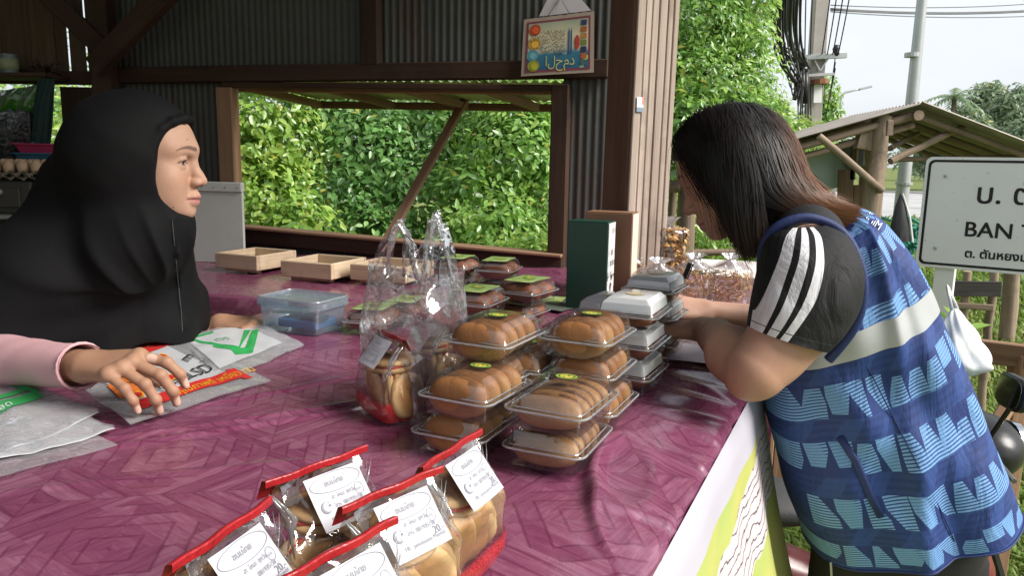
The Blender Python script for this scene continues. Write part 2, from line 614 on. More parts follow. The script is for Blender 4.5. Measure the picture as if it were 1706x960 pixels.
def head_color(V, H, skin, lipc=(.42, .16, .15), brow=(.03, .02, .018)):
    q = H.inv(V); x, y, z = q[:, 0], np.abs(q[:, 1]), q[:, 2]
    c = np.tile(np.array(skin), (len(V), 1))
    def blend(m, col, a=1.0):
        m = np.clip(m, 0, 1)[:, None] * a
        c[:] = c * (1 - m) + np.array(col) * m
    front = np.clip((x - .03) / .02, 0, 1)
    # cheeks, nose tip slightly redder
    blend(np.exp(-(((y - .042) / .022) ** 2 + ((z + .034) / .022) ** 2)) * front, (skin[0] * .98, skin[1] * .80, skin[2] * .75), .5)
    blend(np.exp(-((y / .014) ** 2 + ((z + .038) / .012) ** 2)) * front, (skin[0], skin[1] * .82, skin[2] * .78), .5)
    # lips
    zl = z + .0718
    lim = np.where(zl > 0, .0095, .0125) * np.clip(1 - (y / .0265) ** 2, 0, 1)
    blend(np.clip((lim - np.abs(zl)) / .0025, 0, 1) * np.clip((x - .062) / .006, 0, 1), lipc, .85)
    blend(np.exp(-(zl / .0018) ** 2) * (y < .025) * (x > .064), (.10, .03, .03), .8)
    # brow
    bz = .0225 + .0045 * np.exp(-((y - .032) / .018) ** 2) - np.clip(y - .046, 0, 1) * .35
    th = .0050 * np.clip(1.25 - (y - .012) / .05, .3, 1)
    blend(np.clip((th - np.abs(z - bz)) / .002, 0, 1) * ((y > .011) & (y < .055)) * front, brow, .82)
    # eyes
    ey = y - .0315; ez = z + .0022
    opening = np.clip(1 - (ey / .0150) ** 2, 0, 1) * .0052
    inside = np.clip((opening - np.abs(ez)) / .0012, 0, 1) * (x > .062)
    blend(inside, (.42, .37, .34))
    r = np.sqrt((ey - .0005) ** 2 + ez ** 2)
    blend(np.clip((.0068 - r) / .001, 0, 1) * inside, (.035, .015, .008))
    blend(np.clip((.0028 - r) / .001, 0, 1) * inside, (.004, .003, .003))
    lash = np.exp(-((np.abs(ez - .0) - opening) / .0013) ** 2) * (ez > -.001) * (np.abs(ey) < .0165) * (x > .06)
    blend(lash, (.02, .014, .012), .9)
    blend(np.exp(-((np.abs(ez) - opening) / .0011) ** 2) * (ez <= 0) * (np.abs(ey) < .0150) * (x > .06), (.12, .06, .045), .55)
    # nostril
    blend(np.exp(-(((y - .007) / .004) ** 2 + ((z + .0475) / .003) ** 2)) * (x > .09), (.05, .02, .015), .85)
    return c
def hand(S, wrist, fwd, up, side, curl, spread=(.10, .02, -.06, -.16), thumb=None, sc=1.0, k=.006):
    """palm + four fingers + thumb. side: +1 thumb on the left of fwd. curl: per finger (mcp, pip, dip) in degrees, downwards.
       Returns the list of fingertip points and nail frames."""
    F = Fr(wrist, fwd, up)
    sgn = side
    tips = []
    S.ell(F(.012 * sc, 0, 0), (.030 * sc, .0255 * sc, .0185 * sc), .012, F.axes)
    base = [(.089, .0265), (.093, .0085), (.088, -.0095), (.078, -.0255)]
    rad = [.0088, .0090, .0086, .0076]
    lens = [(.044, .026, .021), (.048, .030, .022), (.045, .028, .021), (.035, .021, .019)]
    for i in range(4):
        bx, by = base[i][0] * sc, base[i][1] * sc * sgn
        S.cone(F(.012 * sc, by * .62, .001), F(bx, by, .002), .0150 * sc, .0112 * sc, .010)
        p = F(bx, by, .002)
        S.ball(F(bx, by, .0035), .0108 * sc, .006)
        yaw = spread[i] * sgn
        d0 = (F.f * math.cos(yaw) + F.l * math.sin(yaw)).normalized()
        ang = 0
        for j in range(3):
            ang += R(curl[i][j])
            d = d0 * math.cos(ang) - F.u * math.sin(ang)
            q = p + d * lens[i][j] * sc
            r0 = rad[i] * sc * (1.02, .95, .86)[j]; r1 = rad[i] * sc * (.95, .86, .70)[j]
            S.cone(p, q, r0, r1, .0035)
            if j < 2:
                nrm = d0 * math.sin(ang) + F.u * math.cos(ang)
                S.ball(q + nrm * .0008 * sc, rad[i] * sc * (1.02, .92)[j], .003)
            p = q
        nrm = d0 * math.sin(ang) + F.u * math.cos(ang)
        tips.append((q - d * .004 * sc, d, nrm, rad[i] * sc))
    # thumb
    t = thumb or [(.020, .026, -.008), (.050, .046, -.016), (.078, .052, -.024), (.100, .050, -.030)]
    tp = [F(a * sc, b * sc * sgn, c * sc) for a, b, c in t]
    S.chain(tp, [.0165 * sc, .0125 * sc, .0105 * sc, .0082 * sc], .010)
    d = (tp[-1] - tp[-2]).normalized()
    tips.append((tp[-1], d, F.u, .0085 * sc))
    return F, tips
def nail_color(c, V, tips, col=(.62, .40, .33)):
    V = np.asarray(V)
    for (q, d, n, r) in tips:
        l = V - np.array(q)
        a = l @ np.array(d); b = l @ np.array(n); s_ = l @ np.array(d.cross(n))
        m = np.clip(1.3 - np.sqrt((a / (r * .85)) ** 2 + (s_ / (r * .62)) ** 2), 0, .3) / .3 * np.clip((b - r * .25) / .001, 0, 1)
        c[:] = c * (1 - m[:, None]) + np.array(col) * m[:, None]
    return c
GZ = -0.45                                # outside ground level (the stall floor is raised)
# ------------------------------------------------------------------ materials of the setting
m_dark_wood = wood('dark_wood', (.034, .018, .011), (.075, .040, .025), .8, dirt=(.02, .012, .009))
m_mid_wood = wood('mid_wood', (.16, .09, .05), (.34, .21, .13), .8)
m_plank = wood('plank_wood', (.065, .042, .024), (.14, .095, .055), .85)
m_pale_wood = wood('pale_wood', (.42, .31, .20), (.66, .52, .37), .75, dirt=(.34, .23, .14))
m_post = wood('weathered_post', (.25, .18, .14), (.49, .405, .345), .85, grain=75, bump=.7, dirt=(.16, .115, .095))  # weathered wood, kept paler for the face lit from outside
m_post_dark = wood('post_side', (.10, .055, .04), (.18, .105, .075), .8, grain=40)  # shade on the post's inner side is put into this tone
m_branch = wood('branch_wood', (.17, .12, .085), (.36, .28, .205), .9, grain=34, dirt=(.09, .07, .055), bump=.9)
m_tin = plain('old_tin', (.27, .28, .265), .45, .2, 3, .1, 30, .5, .35)
g = N('corrugated_sheet'); co = g.coord('Object')
n1 = g.noise(co, 4, 6, .65); n2 = g.noise(g.mapping(co, (6, 6, 1.2)), 1.6, 6, .7); n3 = g.noise(co, 30, 4)
col = g.mix(n1, (.060, .062, .058), (.098, .10, .095))
col = g.mix(g.ramp(n2, [(.54, 0), (.70, .75)]), col, (.085, .048, .028))
col = g.mix(g.ramp(n3, [(.62, 0), (.75, .4)]), col, (.13, .13, .12))
m_sheet = g.done(g.bsdf(col, .6, g.bump(n3, .1, .004), .35, .1))
m_floor = plain('floor_boards', (.12, .09, .07), .8, .3, 6)
m_rust_roof = plain('hut_roof_tin', (.30, .27, .24), .65, .45, 5, .2, 30, .4, .2)
def corrug(s0, s1, z0, z1, fr, pitch=.030, amp=.0024, along_x=False):
    """corrugated sheet in wall coordinates (s, z) with ribs; fr(s, z, off) -> point"""
    n = max(8, int((s1 - s0) / pitch * 6))
    m = MB()
    def f(a, b):
        s = s0 + (s1 - s0) * a
        ph = (s / pitch) % 1.0
        o = amp * max(-1, min(1, 1.8 * math.sin(2 * math.pi * ph)))
        return fr(s, z0 + (z1 - z0) * b, o)
    m.grid(n, 2, f)
    return m
def board(name, a, b, wd, th, mat, parent=None, up=(0, 0, 1), bev=.004, label=None):
    """a sawn board from a to b (grain along its length)"""
    a = Vector(a); b = Vector(b)
    M = frame((a + b) / 2, b - a, z=up)
    m = MB().box((0, 0, 0), ((b - a).length, th, wd), bev=bev)
    o = m.build(name, mat, parent, M)
    if label: o['label'] = label
    return o
def log(name, pts, rads, mat, parent=None, n=9, wob=.004):
    """a round, slightly crooked pole; local X runs from first to last point"""
    pts = [Vector(p) for p in pts]
    M = frame(pts[0], pts[-1] - pts[0])
    Mi = M.inverted()
    out = []; rr = []
    for i in range(len(pts) - 1):
        k = 5
        for j in range(k):
            t = j / k
            q = pts[i].lerp(pts[i + 1], t) + Vector((rnd.gauss(0, wob), rnd.gauss(0, wob), rnd.gauss(0, wob)))
            out.append(Mi @ q); rr.append((rads[i] * (1 - t) + rads[i + 1] * t) * rnd.uniform(.93, 1.07))
    out.append(Mi @ pts[-1]); rr.append(rads[-1])
    return MB().tube(out, rr, n).build(name, mat, parent, M, True, 50)
# ------------------------------------------------------------------ ground, road
g = N('ground_earth')
co = g.coord('Object')
a = g.noise(co, .35, 6, .6); b = g.noise(co, 9, 5, .6)
col = g.ramp(a, [(.35, (.085, .13, .03)), (.55, (.17, .20, .06)), (.7, (.24, .19, .11))])
col = g.mix(g.ramp(b, [(.3, 0), (.8, .6)]), col, (.06, .085, .02))
m_ground = g.done(g.bsdf(col, .95, g.bump(b, .6, .03), .2))
def gz(x, y):
    """ground height: falls from the stall, small humps"""
    return GZ + .05 * math.sin(x * 1.3 + y * .7) * math.sin(y * .9) * min(1, max(0, (y - 1) / 4)) * (1 if y < 20 else 0)
m = MB()
xs = [-400, -120, -50, -25, -14, -8, -5, -3.5, -2, -1, 0, .6, 1.2, 1.8, 2.4, 3, 3.6, 4.4, 5.5, 7, 9, 12, 18, 30, 60, 150, 400]
ys = [-200, -40, -10, -4, -2, -1, 0, .8, 1.6, 2.2, 2.8, 3.4, 4, 4.8, 5.6, 6.6, 8, 10, 12, 14, 17, 21, 28, 40, 70, 150, 500, 900]
m.grid(len(xs), len(ys), lambda a, b: (xs[round(a * (len(xs) - 1))], ys[round(b * (len(ys) - 1))], gz(xs[round(a * (len(xs) - 1))], ys[round(b * (len(ys) - 1))])))
ground = m.build('ground', m_ground, None, None, True)
tag(ground, 'grassy earth ground around the stall', kind='structure')
g = N('asphalt_road')
co = g.coord('Object')
n1 = g.noise(co, .6, 6, .6)
col = g.ramp(n1, [(.3, (.30, .30, .30)), (.7, (.42, .42, .41))])
m_road = g.done(g.bsdf(col, .85, g.bump(g.noise(co, 60, 3), .3, .01), .3))
m = MB()
ra = [(5.5, 23.5), (22, 20.5), (140, 20), (140, 40), (24, 52), (6.5, 34)]
m.add([(x, y, GZ + .02) for x, y in ra], [(0, 1, 2, 3, 4, 5)])
road = tag(m.build('road', m_road), 'pale asphalt road beyond the grass', kind='structure')
m_line = plain('road_paint', (.78, .77, .72), .7, .1)
m = MB()
for i in range(9):
    x = 9 + i * 6
    m.add([(x, 27.2 + i * .2, GZ + .026), (x + 3, 27.3 + i * .2, GZ + .026), (x + 3, 27.5 + i * .2, GZ + .026), (x, 27.4 + i * .2, GZ + .026)], [(0, 1, 2, 3)])
m.build('road_marking', m_line, road)

# ------------------------------------------------------------------ the stall
WA = R(15)
wv = Vector((math.cos(WA), -math.sin(WA), 0)); wn = Vector((-math.sin(WA), -math.cos(WA), 0))
W0 = PT(405, 415, .8)
def WQ(px, py, off=0.0):                 # measured point on the back wall plane
    return PP(px, py, W0 + wn * off, wn)
def Wp(s, z, off=0.0):
    return Vector((W0.x, W0.y, 0)) + wv * s + Vector((0, 0, z)) + wn * off
def Ws(px, py=300): return (WQ(px, py) - W0).dot(wv)
stall = thing('market_stall', 'dim timber and tin roadside stall with a propped open window flap', 'market stall', (Wp(.5, 0).x, Wp(.5, 0).y, GZ))
sL, sR = Ws(398, 250), Ws(921, 250)
zS = .855; zT = 1.475
s_end = Ws(1012, 200); s_cor = Ws(186, 150)
f0 = lambda s, z, o: Wp(s, z, o - .02)
for a, b, z0, z1 in ((s_cor, sL - .03, GZ, zT + .06), (sL - .03, (sL + sR) / 2, GZ, zS - .02), ((sL + sR) / 2, sR + .03, GZ, zS - .02), (sR + .03, s_end + .06, GZ, zT + .06)):
    corrug(a, b, z0, z1, f0).build('wall_sheet', m_sheet, stall, None, True)
for i in range(3):
    a = s_cor + (s_end + .06 - s_cor) * i / 3; b = s_cor + (s_end + .06 - s_cor) * (i + 1) / 3
    corrug(a, b + .02, zT + .062, 2.75, lambda s, z, o: Wp(s, z, o - .02 + .002 * i)).build('wall_sheet', m_sheet, stall, None, True)
# frame timbers on the wall
board('top_rail', Wp(s_cor, zT + .055, .012), Wp(s_end, zT + .055, .012), .065, .05, m_dark_wood, stall)
board('window_lintel', Wp(sL - .05, zT + .012, .012), Wp(sR + .05, zT - .012, .012), .022, .044, m_dark_wood, stall)
board('window_jamb', Wp(sL - .035, .62, .014), Wp(sL - .035, zT, .014), .075, .055, m_mid_wood, stall, wv)
board('window_jamb', Wp(sR + .03, .62, .014), Wp(sR + .03, zT, .014), .065, .06, m_dark_wood, stall, wv)
sill_a, sill_b = WQ(400, 391, .03), WQ(938, 441, .03)
board('window_sill', sill_a, sill_b, .06, .05, m_dark_wood, stall)
board('sill_cap', sill_a + Vector((0, 0, .036)), sill_b + Vector((0, 0, .036)), .012, .085, m_mid_wood, stall)
board('wall_stud', Wp(Ws(621, 60), zT + .08, .014), Wp(Ws(621, 60), 2.75, .014), .075, .05, m_dark_wood, stall, wv)
board('wall_stud', Wp(Ws(621, 430), GZ, .014), Wp(Ws(621, 430), zS - .06, .014), .07, .05, m_dark_wood, stall, wv)
# unseen roof (corrugated, on rafters), extent shaped for the light on stall and counter
roof_c = [(-2.45, -.9), (1.02, -.9), (1.30, 2.75), (-2.45, 3.75)]
def roofz(x, y): return 2.72 - .10 * (x + .8)
nx = 180
m = MB()
def rf(a, b):
    x = -2.5 + 3.18 * a; y = -1.0 + (4.60 - .75 * a) * b
    return (x, y, roofz(x, y) + .012 * math.sin(y / .076 * 2 * math.pi))
m = MB(); m.grid(4, 360, rf); m.build('roof_sheet', m_sheet, stall, None, True)
for y in (-.8, .4, 1.6, 2.8):
    board('rafter', (-2.4, y, roofz(-2.4, y) - .06), (.64, y, roofz(.64, y) - .06), .08, .045, m_dark_wood, stall)
# corner post by the counter, with long split strips on its weathered face
pc = P(1064, 180, 2.34); pyaw = R(29)
pM = Matrix.Translation(Vector((pc.x, pc.y, 0))) @ Matrix.Rotation(pyaw, 4, 'Z')
lean = Vector((.012, 0, 0))
def pl(x, y, z): return pM @ Vector((x + .010 * (z - 1.4), y, z))
m = MB()
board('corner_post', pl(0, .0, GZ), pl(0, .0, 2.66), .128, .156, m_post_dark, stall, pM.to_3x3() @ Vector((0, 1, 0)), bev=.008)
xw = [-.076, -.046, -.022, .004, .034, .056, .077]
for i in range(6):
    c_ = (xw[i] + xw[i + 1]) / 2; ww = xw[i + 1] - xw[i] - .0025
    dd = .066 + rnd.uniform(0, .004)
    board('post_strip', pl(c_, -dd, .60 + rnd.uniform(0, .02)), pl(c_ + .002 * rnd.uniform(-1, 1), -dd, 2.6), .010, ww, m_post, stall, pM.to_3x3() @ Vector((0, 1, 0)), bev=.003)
# side wall of upright planks, rail, braces (far corner)
LY = WQ(186, 150).y - .02
lx0, lx1 = P(-190, 60, LY).x, P(182, 60, LY).x
zR = P(80, 131, LY).z
def plank_run(x0, x1, z0, z1, Y, wd, gaps=(), jit=.004):
    x = x0
    while x < x1 - .01:
        w_ = min(wd * rnd.uniform(.85, 1.15), x1 - x)
        gp = .004
        for (gx, gw) in gaps:
            if x < gx <= x + w_:
                w_ = max(.03, gx - x); gp = gw
        yy = Y + rnd.uniform(-jit, jit)
        t = rnd.uniform(-.004, .004)
        board('plank', (x + w_ / 2, yy, z0), (x + w_ / 2 + t, yy, z1), w_, .016, m_plank, stall, (1, 0, 0), bev=.002)
        x += w_ + gp
gl = [(P(p, 60, LY).x, wd) for p, wd in ((104, .014), (134, .012))]
plank_run(lx0, lx1, zR + .02, 2.75, LY + .03, .12, gl)
plank_run(P(97, 200, LY).x, lx1, GZ, zR - .03, LY + .032, .13)
plank_run(lx0, P(97, 200, LY).x - .004, GZ, P(40, 345, LY).z, LY + .031, .14)
plank_run(lx0, P(-14, 200, LY).x, P(40, 345, LY).z, zR - .03, LY + .033, .12)
board('wall_rail', (lx0, LY - .02, zR), (P(166, 130, LY).x, LY - .02, zR + .004), .055, .05, m_dark_wood, stall)
board('corner_stud', (P(184, 60, LY).x, LY - .05, GZ), (P(180, 60, LY).x, LY - .05, 2.75), .085, .085, m_dark_wood, stall, (1, 0, 0))
board('brace', P(62, -25, LY - .12), P(172, 82, LY - .10), .075, .04, m_dark_wood, stall)
board('brace', P(300, -35, LY - .30), P(158, 112, LY - .16), .085, .05, m_dark_wood, stall)
# plank wall beyond the frame, added to block light and keep the stall dim
x0 = lx0 - .02
y = -.6
while y < LY:
    board('plank', (x0, y + .07, GZ), (x0 + .003, y + .07, 2.78), .135, .016, m_plank, stall, (0, 1, 0), bev=.002)
    y += .14
m = MB().box((-1.2, 1.9, -.09), (2.4, 3.4, .04))
m.build('stall_floor', m_floor, stall)
# window flap hinged at the lintel, propped up outside
m_flap = plain('flap_sheet', (.42, .45, .22), .55, .2, 4, .1, 30, .4, 0.0)
fo = [WQ(430, 168, 0) * 1, None]
hz = zT - .005
FA = Vector((0, 0, 0)) - wn
flapA = Wp(sL - .02, hz + .014, -.06); flapB = Wp(sR + .06, hz - .006, -.06)
fdep = .62
flapdrop = .028
def fl(a, b, o=0.0): return flapA.lerp(flapB, a) - wn * (fdep * b) + Vector((0, 0, -flapdrop * b + o))
m = MB()
m.grid(int(1.5 / .04 * 6), 2, lambda a, b: fl(a, b, .03 + .005 * math.sin(a * 36 * 2 * math.pi)))
m.build('flap_sheet', m_flap, stall, None, True)
for a0, a1 in ((.02, .02), (.28, .30), (.52, .56), (.76, .80), (.98, .98)):
    board('flap_rafter', fl(a0, .02), fl(a1, .98), .032, .04, m_mid_wood, stall)
board('flap_rail', fl(-.01, 1.0), fl(1.01, 1.0), .034, .045, m_mid_wood, stall)
board('flap_rail', fl(-.01, .0, -.004), fl(1.01, .0, -.004), .03, .03, m_mid_wood, stall)
pr_a = WQ(640, 408, -.05); pr_b = P(782, 150, 0.1)
# prop foot on the sill, head under the outer flap rail
o_pl = fl(.5, .96); pr_b = PP(780, 156, o_pl, wn)
board('prop_stick', pr_a, pr_b, .042, .022, m_mid_wood, stall, wv)
# small sticker on the post
g = N('sticker_print')
x_, y_, z_ = g.sep(g.coord('Object'))[0:3]
c_ = g.ramp(g.math('ADD', g.math('MULTIPLY', y_, 24.0), .5), [(.0, (.20, .25, .32)), (.3, (.55, .62, .70)), (.62, (.30, .36, .45)), (.64, (.68, .70, .72))], 'CONSTANT')
c_ = g.mix(g.math('MULTIPLY', g.math('GREATER_THAN', x_, .006), g.math('GREATER_THAN', y_, .0)), c_, (.60, .22, .18))
m_stick = g.done(g.bsdf(c_, .5))
fc = PP(1065, 174, pl(0, -.072, 1.5), pM.to_3x3() @ Vector((0, -1, 0)))
m = MB().box((0, 0, 0), (.024, .042, .0012))
tag(m.build('sticker', m_stick, None, frame(fc + pM.to_3x3() @ Vector((0, -.004, 0)), pM.to_3x3() @ Vector((1, 0, 0)), z=pM.to_3x3() @ Vector((0, -1, 0)))), 'tiny faded blue and red sticker on the weathered corner post', 'sticker')

# ------------------------------------------------------------------ whitish board at the end of the back counter
m_cboard = plain('weathered_board', (.47, .48, .45), .7, .13, 5, .15, 40, .3)
gb = thing('partition_board', 'weathered pale grey board standing at the window jamb', 'board', tuple(PT(372, 436, .8)))
ya = 2.86
pA, pB = P(255, 300, ya), P(404, 304, ya - .03)
M0 = frame((pA + pB) / 2, pB - pA)
ln = (pB - pA).length; ht = pA.z - .80
m = MB().box((0, 0, -ht / 2), (ln, .016, ht), bev=.002); m.build('panel', m_cboard, gb, M0)
m = MB().box((0, -.004, -.018), (ln + .006, .028, .036), bev=.003); m.build('edge_strip', m_cboard, gb, M0)
m = MB()
for i in range(4): m.lathe([(.0035, 0), (.003, .002), (0, .003)], 8, 0, M0 @ Matrix.Translation((ln / 2 - .012 - .045 * i, -.019, -.018)) @ Matrix.Rotation(R(90), 4, 'X'))
m.build('screw', m_tin, gb)

# ------------------------------------------------------------------ counters with wrinkled vinyl tablecloth
TU = Vector((.4258, .9048, 0)); TV = Vector((-.9048, .4258, 0))
TO = PT(1037, 957, .8)
TZ = .80
def tuv(p):
    d = Vector(p) - TO
    return d.dot(TU), d.dot(TV)
def TT(u, v, z=TZ): 
    q = TO + TU * u + TV * v
    return Vector((q.x, q.y, z))
def vinyl(name, rot, sc):
    g = N(name)
    ps = g.attr('pat', 'Vector')
    ps = g.mapping(ps, (sc, sc, 1), (0, 0, 0), (0, 0, rot))
    wob = g.noise(ps, .7, 2, .5, 0, 'Color')
    X, Y, _ = g.sep(ps)[0:3]
    # parquet: square cells, each a nest of mitred planks
    fx = g.math('SUBTRACT', g.math('FRACT', X), .5); fy = g.math('SUBTRACT', g.math('FRACT', Y), .5)
    ax = g.math('ABSOLUTE', fx); ay = g.math('ABSOLUTE', fy)
    par = g.math('MODULO', g.math('ADD', g.math('ADD', g.math('FLOOR', X), g.math('FLOOR', Y)), 200.0), 2.0)
    d1 = g.math('MAXIMUM', ax, ay)
    d2 = g.math('MULTIPLY', g.math('ADD', ax, ay), .72)
    d = g.math('ADD', g.math('MULTIPLY', d1, par), g.math('MULTIPLY', g.math('MULTIPLY', g.math('ADD', ax, ay), .707), g.math('SUBTRACT', 1.0, par)))
    ring = g.math('MULTIPLY', d, 7.0)
    rl = g.math('ABSOLUTE', g.math('SUBTRACT', g.math('FRACT', ring), .5))
    line = g.ramp(rl, [(.40, 0), (.46, 1)])
    dg = g.math('ABSOLUTE', g.math('SUBTRACT', ax, ay))
    dl = g.math('MULTIPLY', g.ramp(dg, [(.004, 1), (.012, 0)]), par)
    cellid = g.n('TexWhiteNoise', noise_dimensions='3D')
    horiz = g.math('GREATER_THAN', ax, ay)
    g.put(cellid.inputs['Vector'], g.comb(g.math('ADD', g.math('FLOOR', ring), g.math('MULTIPLY', horiz, 17.0)), g.math('FLOOR', g.math('ADD', X, g.math('MULTIPLY', g.math('SIGN', fx), 0.26))), g.math('FLOOR', g.math('ADD', Y, g.math('MULTIPLY', g.math('SIGN', fy), .26)))))
    tone = cellid.outputs['Value']
    gx = g.noise(g.comb(g.math('MULTIPLY', X, 3.0), g.math('MULTIPLY', Y, 26.0), tone), 1.0, 4, .6, 1.0)
    gy = g.noise(g.comb(g.math('MULTIPLY', X, 26.0), g.math('MULTIPLY', Y, 3.0), tone), 1.0, 4, .6, 1.0)
    grain = g.mix(horiz, gx, gy)
    base = g.ramp(g.math('ADD', g.math('MULTIPLY', tone, .24), g.math('MULTIPLY', grain, .76)), [(.20, (.115, .020, .056)), (.5, (.180, .050, .098)), (.86, (.275, .120, .175))])
    col = g.mix(g.math('MULTIPLY', g.math('MAXIMUM', line, dl), .45), base, (.070, .006, .024))
    bm = g.bump(g.noise(ps, 5.0, 5, .6), .20, .006)
    sh = g.bsdf(col, g.math('ADD', .17, g.math('MULTIPLY', g.noise(ps, 4, 4), .18)), bm, .95)
    return g.done(sh)
m_vinyl = vinyl('purple_vinyl', R(9), 5.6)
def bumps(u, v):
    """wrinkles of the cloth: long soft folds, puckers along the customer side"""
    z = 0.0
    z += .0016 * math.sin(9 * (u * .35 - v) + 2.2 * math.sin(u * 2.1)) * (0.4 + .6 * math.sin(3 * u + v) ** 2)
    # long ridges on the seller side
    for (a0, b0, k, h, wd) in ((.18, .62, .55, .0045, .007), (.36, .70, .45, .0035, .009), (-.02, .78, .6, .0035, .008), (.05, .5, .9, .002, .012)):
        dd = (v - b0) - k * (u - a0) * -1 + .03 * math.sin(6 * u)
        z += h * math.exp(-(dd / wd) ** 2) * (1 / (1 + math.exp(-(v - .36) * 18)))
    z -= .020 * math.exp(-v / .085)
    e = math.exp(-(v / .10) ** 2)
    z += e * .004 * (math.sin(u * 38 + 5 * math.sin(u * 7 + 1)) + .5 * math.sin(u * 71 + v * 18))
    # puckers: one large crescent fold and smaller ones running in from the edge
    for (u0, v0, ru, rv, h, an) in ((.255, .075, .12, .040, .012, .25), (.11, .045, .07, .020, .005, .5)):
        du, dv = u - u0, v - v0
        c_, s_ = math.cos(an), math.sin(an)
        x_, y_ = du * c_ + dv * s_, -du * s_ + dv * c_
        q = math.sqrt((x_ / ru) ** 2 + (y_ / rv) ** 2)
        side = 1 / (1 + math.exp(-(y_ / rv) * 3))
        z += h * math.exp(-((q - 1) * 3.2) ** 2) * (.25 + side)
    for (u0, ln, an, h) in ((.02, .10, .35, .004), (.17, .14, -.5, .005), (.36, .12, .6, .005), (.46, .16, .2, .004), (.56, .13, -.3, .005), (.68, .12, .4, .004), (-.1, .12, .1, .004)):
        t_ = v / ln
        if t_ < 1.6:
            dd = (u - u0 - an * v) / (.008 + .012 * t_)
            z += h * math.exp(-dd * dd) * math.exp(-t_ * t_ * 1.2)
    return z
def cloth(name, poly, o_, du, dv, nu, nv, label, edge_drop, matl, bump_f, far_drop=.0, parent=None):
    pass
def cloth_main():
    u0, u1, v0, v1 = -.75, 1.25, 0.0, 1.2
    nu, nv = 400, 240
    V = []; T = []
    # rows: the fold-over strip on the customer side, then the top
    strip = [(-.016, -.10), (-.0185, -.06), (-.018, -.03), (-.0145, -.0125), (-.008, -.0035), (-.003, -.0006)]
    rows = len(strip) + nv
    for j in range(rows):
        for i in range(nu):
            u = u0 + (u1 - u0) * i / (nu - 1)
            if j < len(strip):
                vv, dz = strip[j]
                v = 0.0
                wv_ = .004 * math.sin(u * 38 + 5 * math.sin(u * 7 + 1))
                q = TT(u, vv - .002 * math.sin(u * 21) * (1 if j < 3 else .3), TZ + dz + bumps(u, 0))
                T.append((u, vv + dz, 0))
            else:
                v = v0 + (v1 - v0) * ((j - len(strip)) / (nv - 1)) ** 1.25
                # far end runs parallel to the wall
                ue = 1.25 - .2085 * v
                uu = u0 + (ue - u0) * i / (nu - 1)
                q = TT(uu, v, TZ + bumps(uu, v))
                T.append((uu, v, 0))
            V.append(tuple(q))
    idx = np.arange(rows * nu).reshape(rows, nu)
    F = np.stack([idx[:-1, :-1], idx[1:, :-1], idx[1:, 1:], idx[:-1, 1:]], -1).reshape(-1, 4)
    return npmesh('tablecloth', np.array(V), F[:, ::-1], m_vinyl, None, None, True, None, np.array(T))
tag(cloth_main(), 'plum purple parquet print vinyl cloth on the front counter', 'tablecloth')
def counter(name, label, quad, z, leg_in=.06):
    t = thing(name, label, 'table', (sum(q[0] for q in quad) / 4, sum(q[1] for q in quad) / 4, GZ))
    m = MB()
    n = len(quad)
    m.add([(x, y, z - .004) for x, y in quad] + [(x, y, z - .035) for x, y in quad], [tuple(range(n)), tuple(range(n, 2 * n))[::-1]] + [(i, i + n, (i + 1) % n + n, (i + 1) % n) for i in range(n)])
    m.build('tabletop', m_mid_wood, t)
    cx, cy_ = sum(q[0] for q in quad) / 4, sum(q[1] for q in quad) / 4
    for x, y in quad:
        x = x + (cx - x) * leg_in; y = y + (cy_ - y) * leg_in
        board('leg', (x, y, GZ), (x, y, z - .036), .06, .06, m_mid_wood, t, (1, 0, 0))
    return t
q4 = [TT(-.74, .014), TT(1.25, .014), TT(1.0, 1.195), TT(-.74, 1.195)]
counter('counter_table', 'long serving counter under the plum vinyl cloth', [(q.x, q.y) for q in q4], TZ - .034)
bq = [(-1.55, 2.345), (-.547, 2.107), (.647, 1.822), (.93, 2.42), (.30, 2.86), (-1.30, 3.24)]
def cloth_back():
    m = MB()
    V = []; T = []
    nu, nv = 220, 90
    fl_, fr_ = Vector((-1.55, 2.345, 0)), Vector((.655, 1.820, 0))
    bl_, br_ = Vector((-1.40, 3.26, 0)), Vector((1.05, 2.66, 0))
    drop = [(.012, -.30), (.012, -.15), (.010, -.04), (.006, -.008)]
    for j in range(nv + 4):
        for i in range(nu):
            a = i / (nu - 1)
            if j < 4:
                q = fl_.lerp(fr_, a) + Vector((-.23, -.97, 0)) * (drop[j][0] + .006 * math.sin(a * 40) * (1 if j < 2 else .3))
                z = TZ - .003 + drop[j][1]
                T.append((q.x, q.y + drop[j][1], 0))
            else:
                b = (j - 4) / (nv - 1)
                q = fl_.lerp(fr_, a).lerp(bl_.lerp(br_, a), b)
                z = TZ - .003 + .0018 * math.sin(q.x * 23 + 4 * math.sin(q.y * 5)) + .0015 * math.sin(q.y * 31 + q.x * 9) - (.004 if q.x > -.55 and b < .06 else 0)
                T.append((q.x * .905 + q.y * .426, q.y * .905 - q.x * .426, 0))
            V.append((q.x, q.y, z))
    idx = np.arange((nv + 4) * nu).reshape(nv + 4, nu)
    F = np.stack([idx[:-1, :-1], idx[:-1, 1:], idx[1:, 1:], idx[1:, :-1]], -1).reshape(-1, 4)
    return npmesh('tablecloth', np.array(V), F, m_vinyl, None, None, True, None, np.array(T))
tag(cloth_back(), 'plum vinyl cloth on the back counter under the window', 'tablecloth')
counter('counter_table', 'counter against the window wall carrying the wooden trays', [(-1.5, 2.36), (.64, 1.85), (.98, 2.58), (-1.36, 3.20)], TZ - .008)
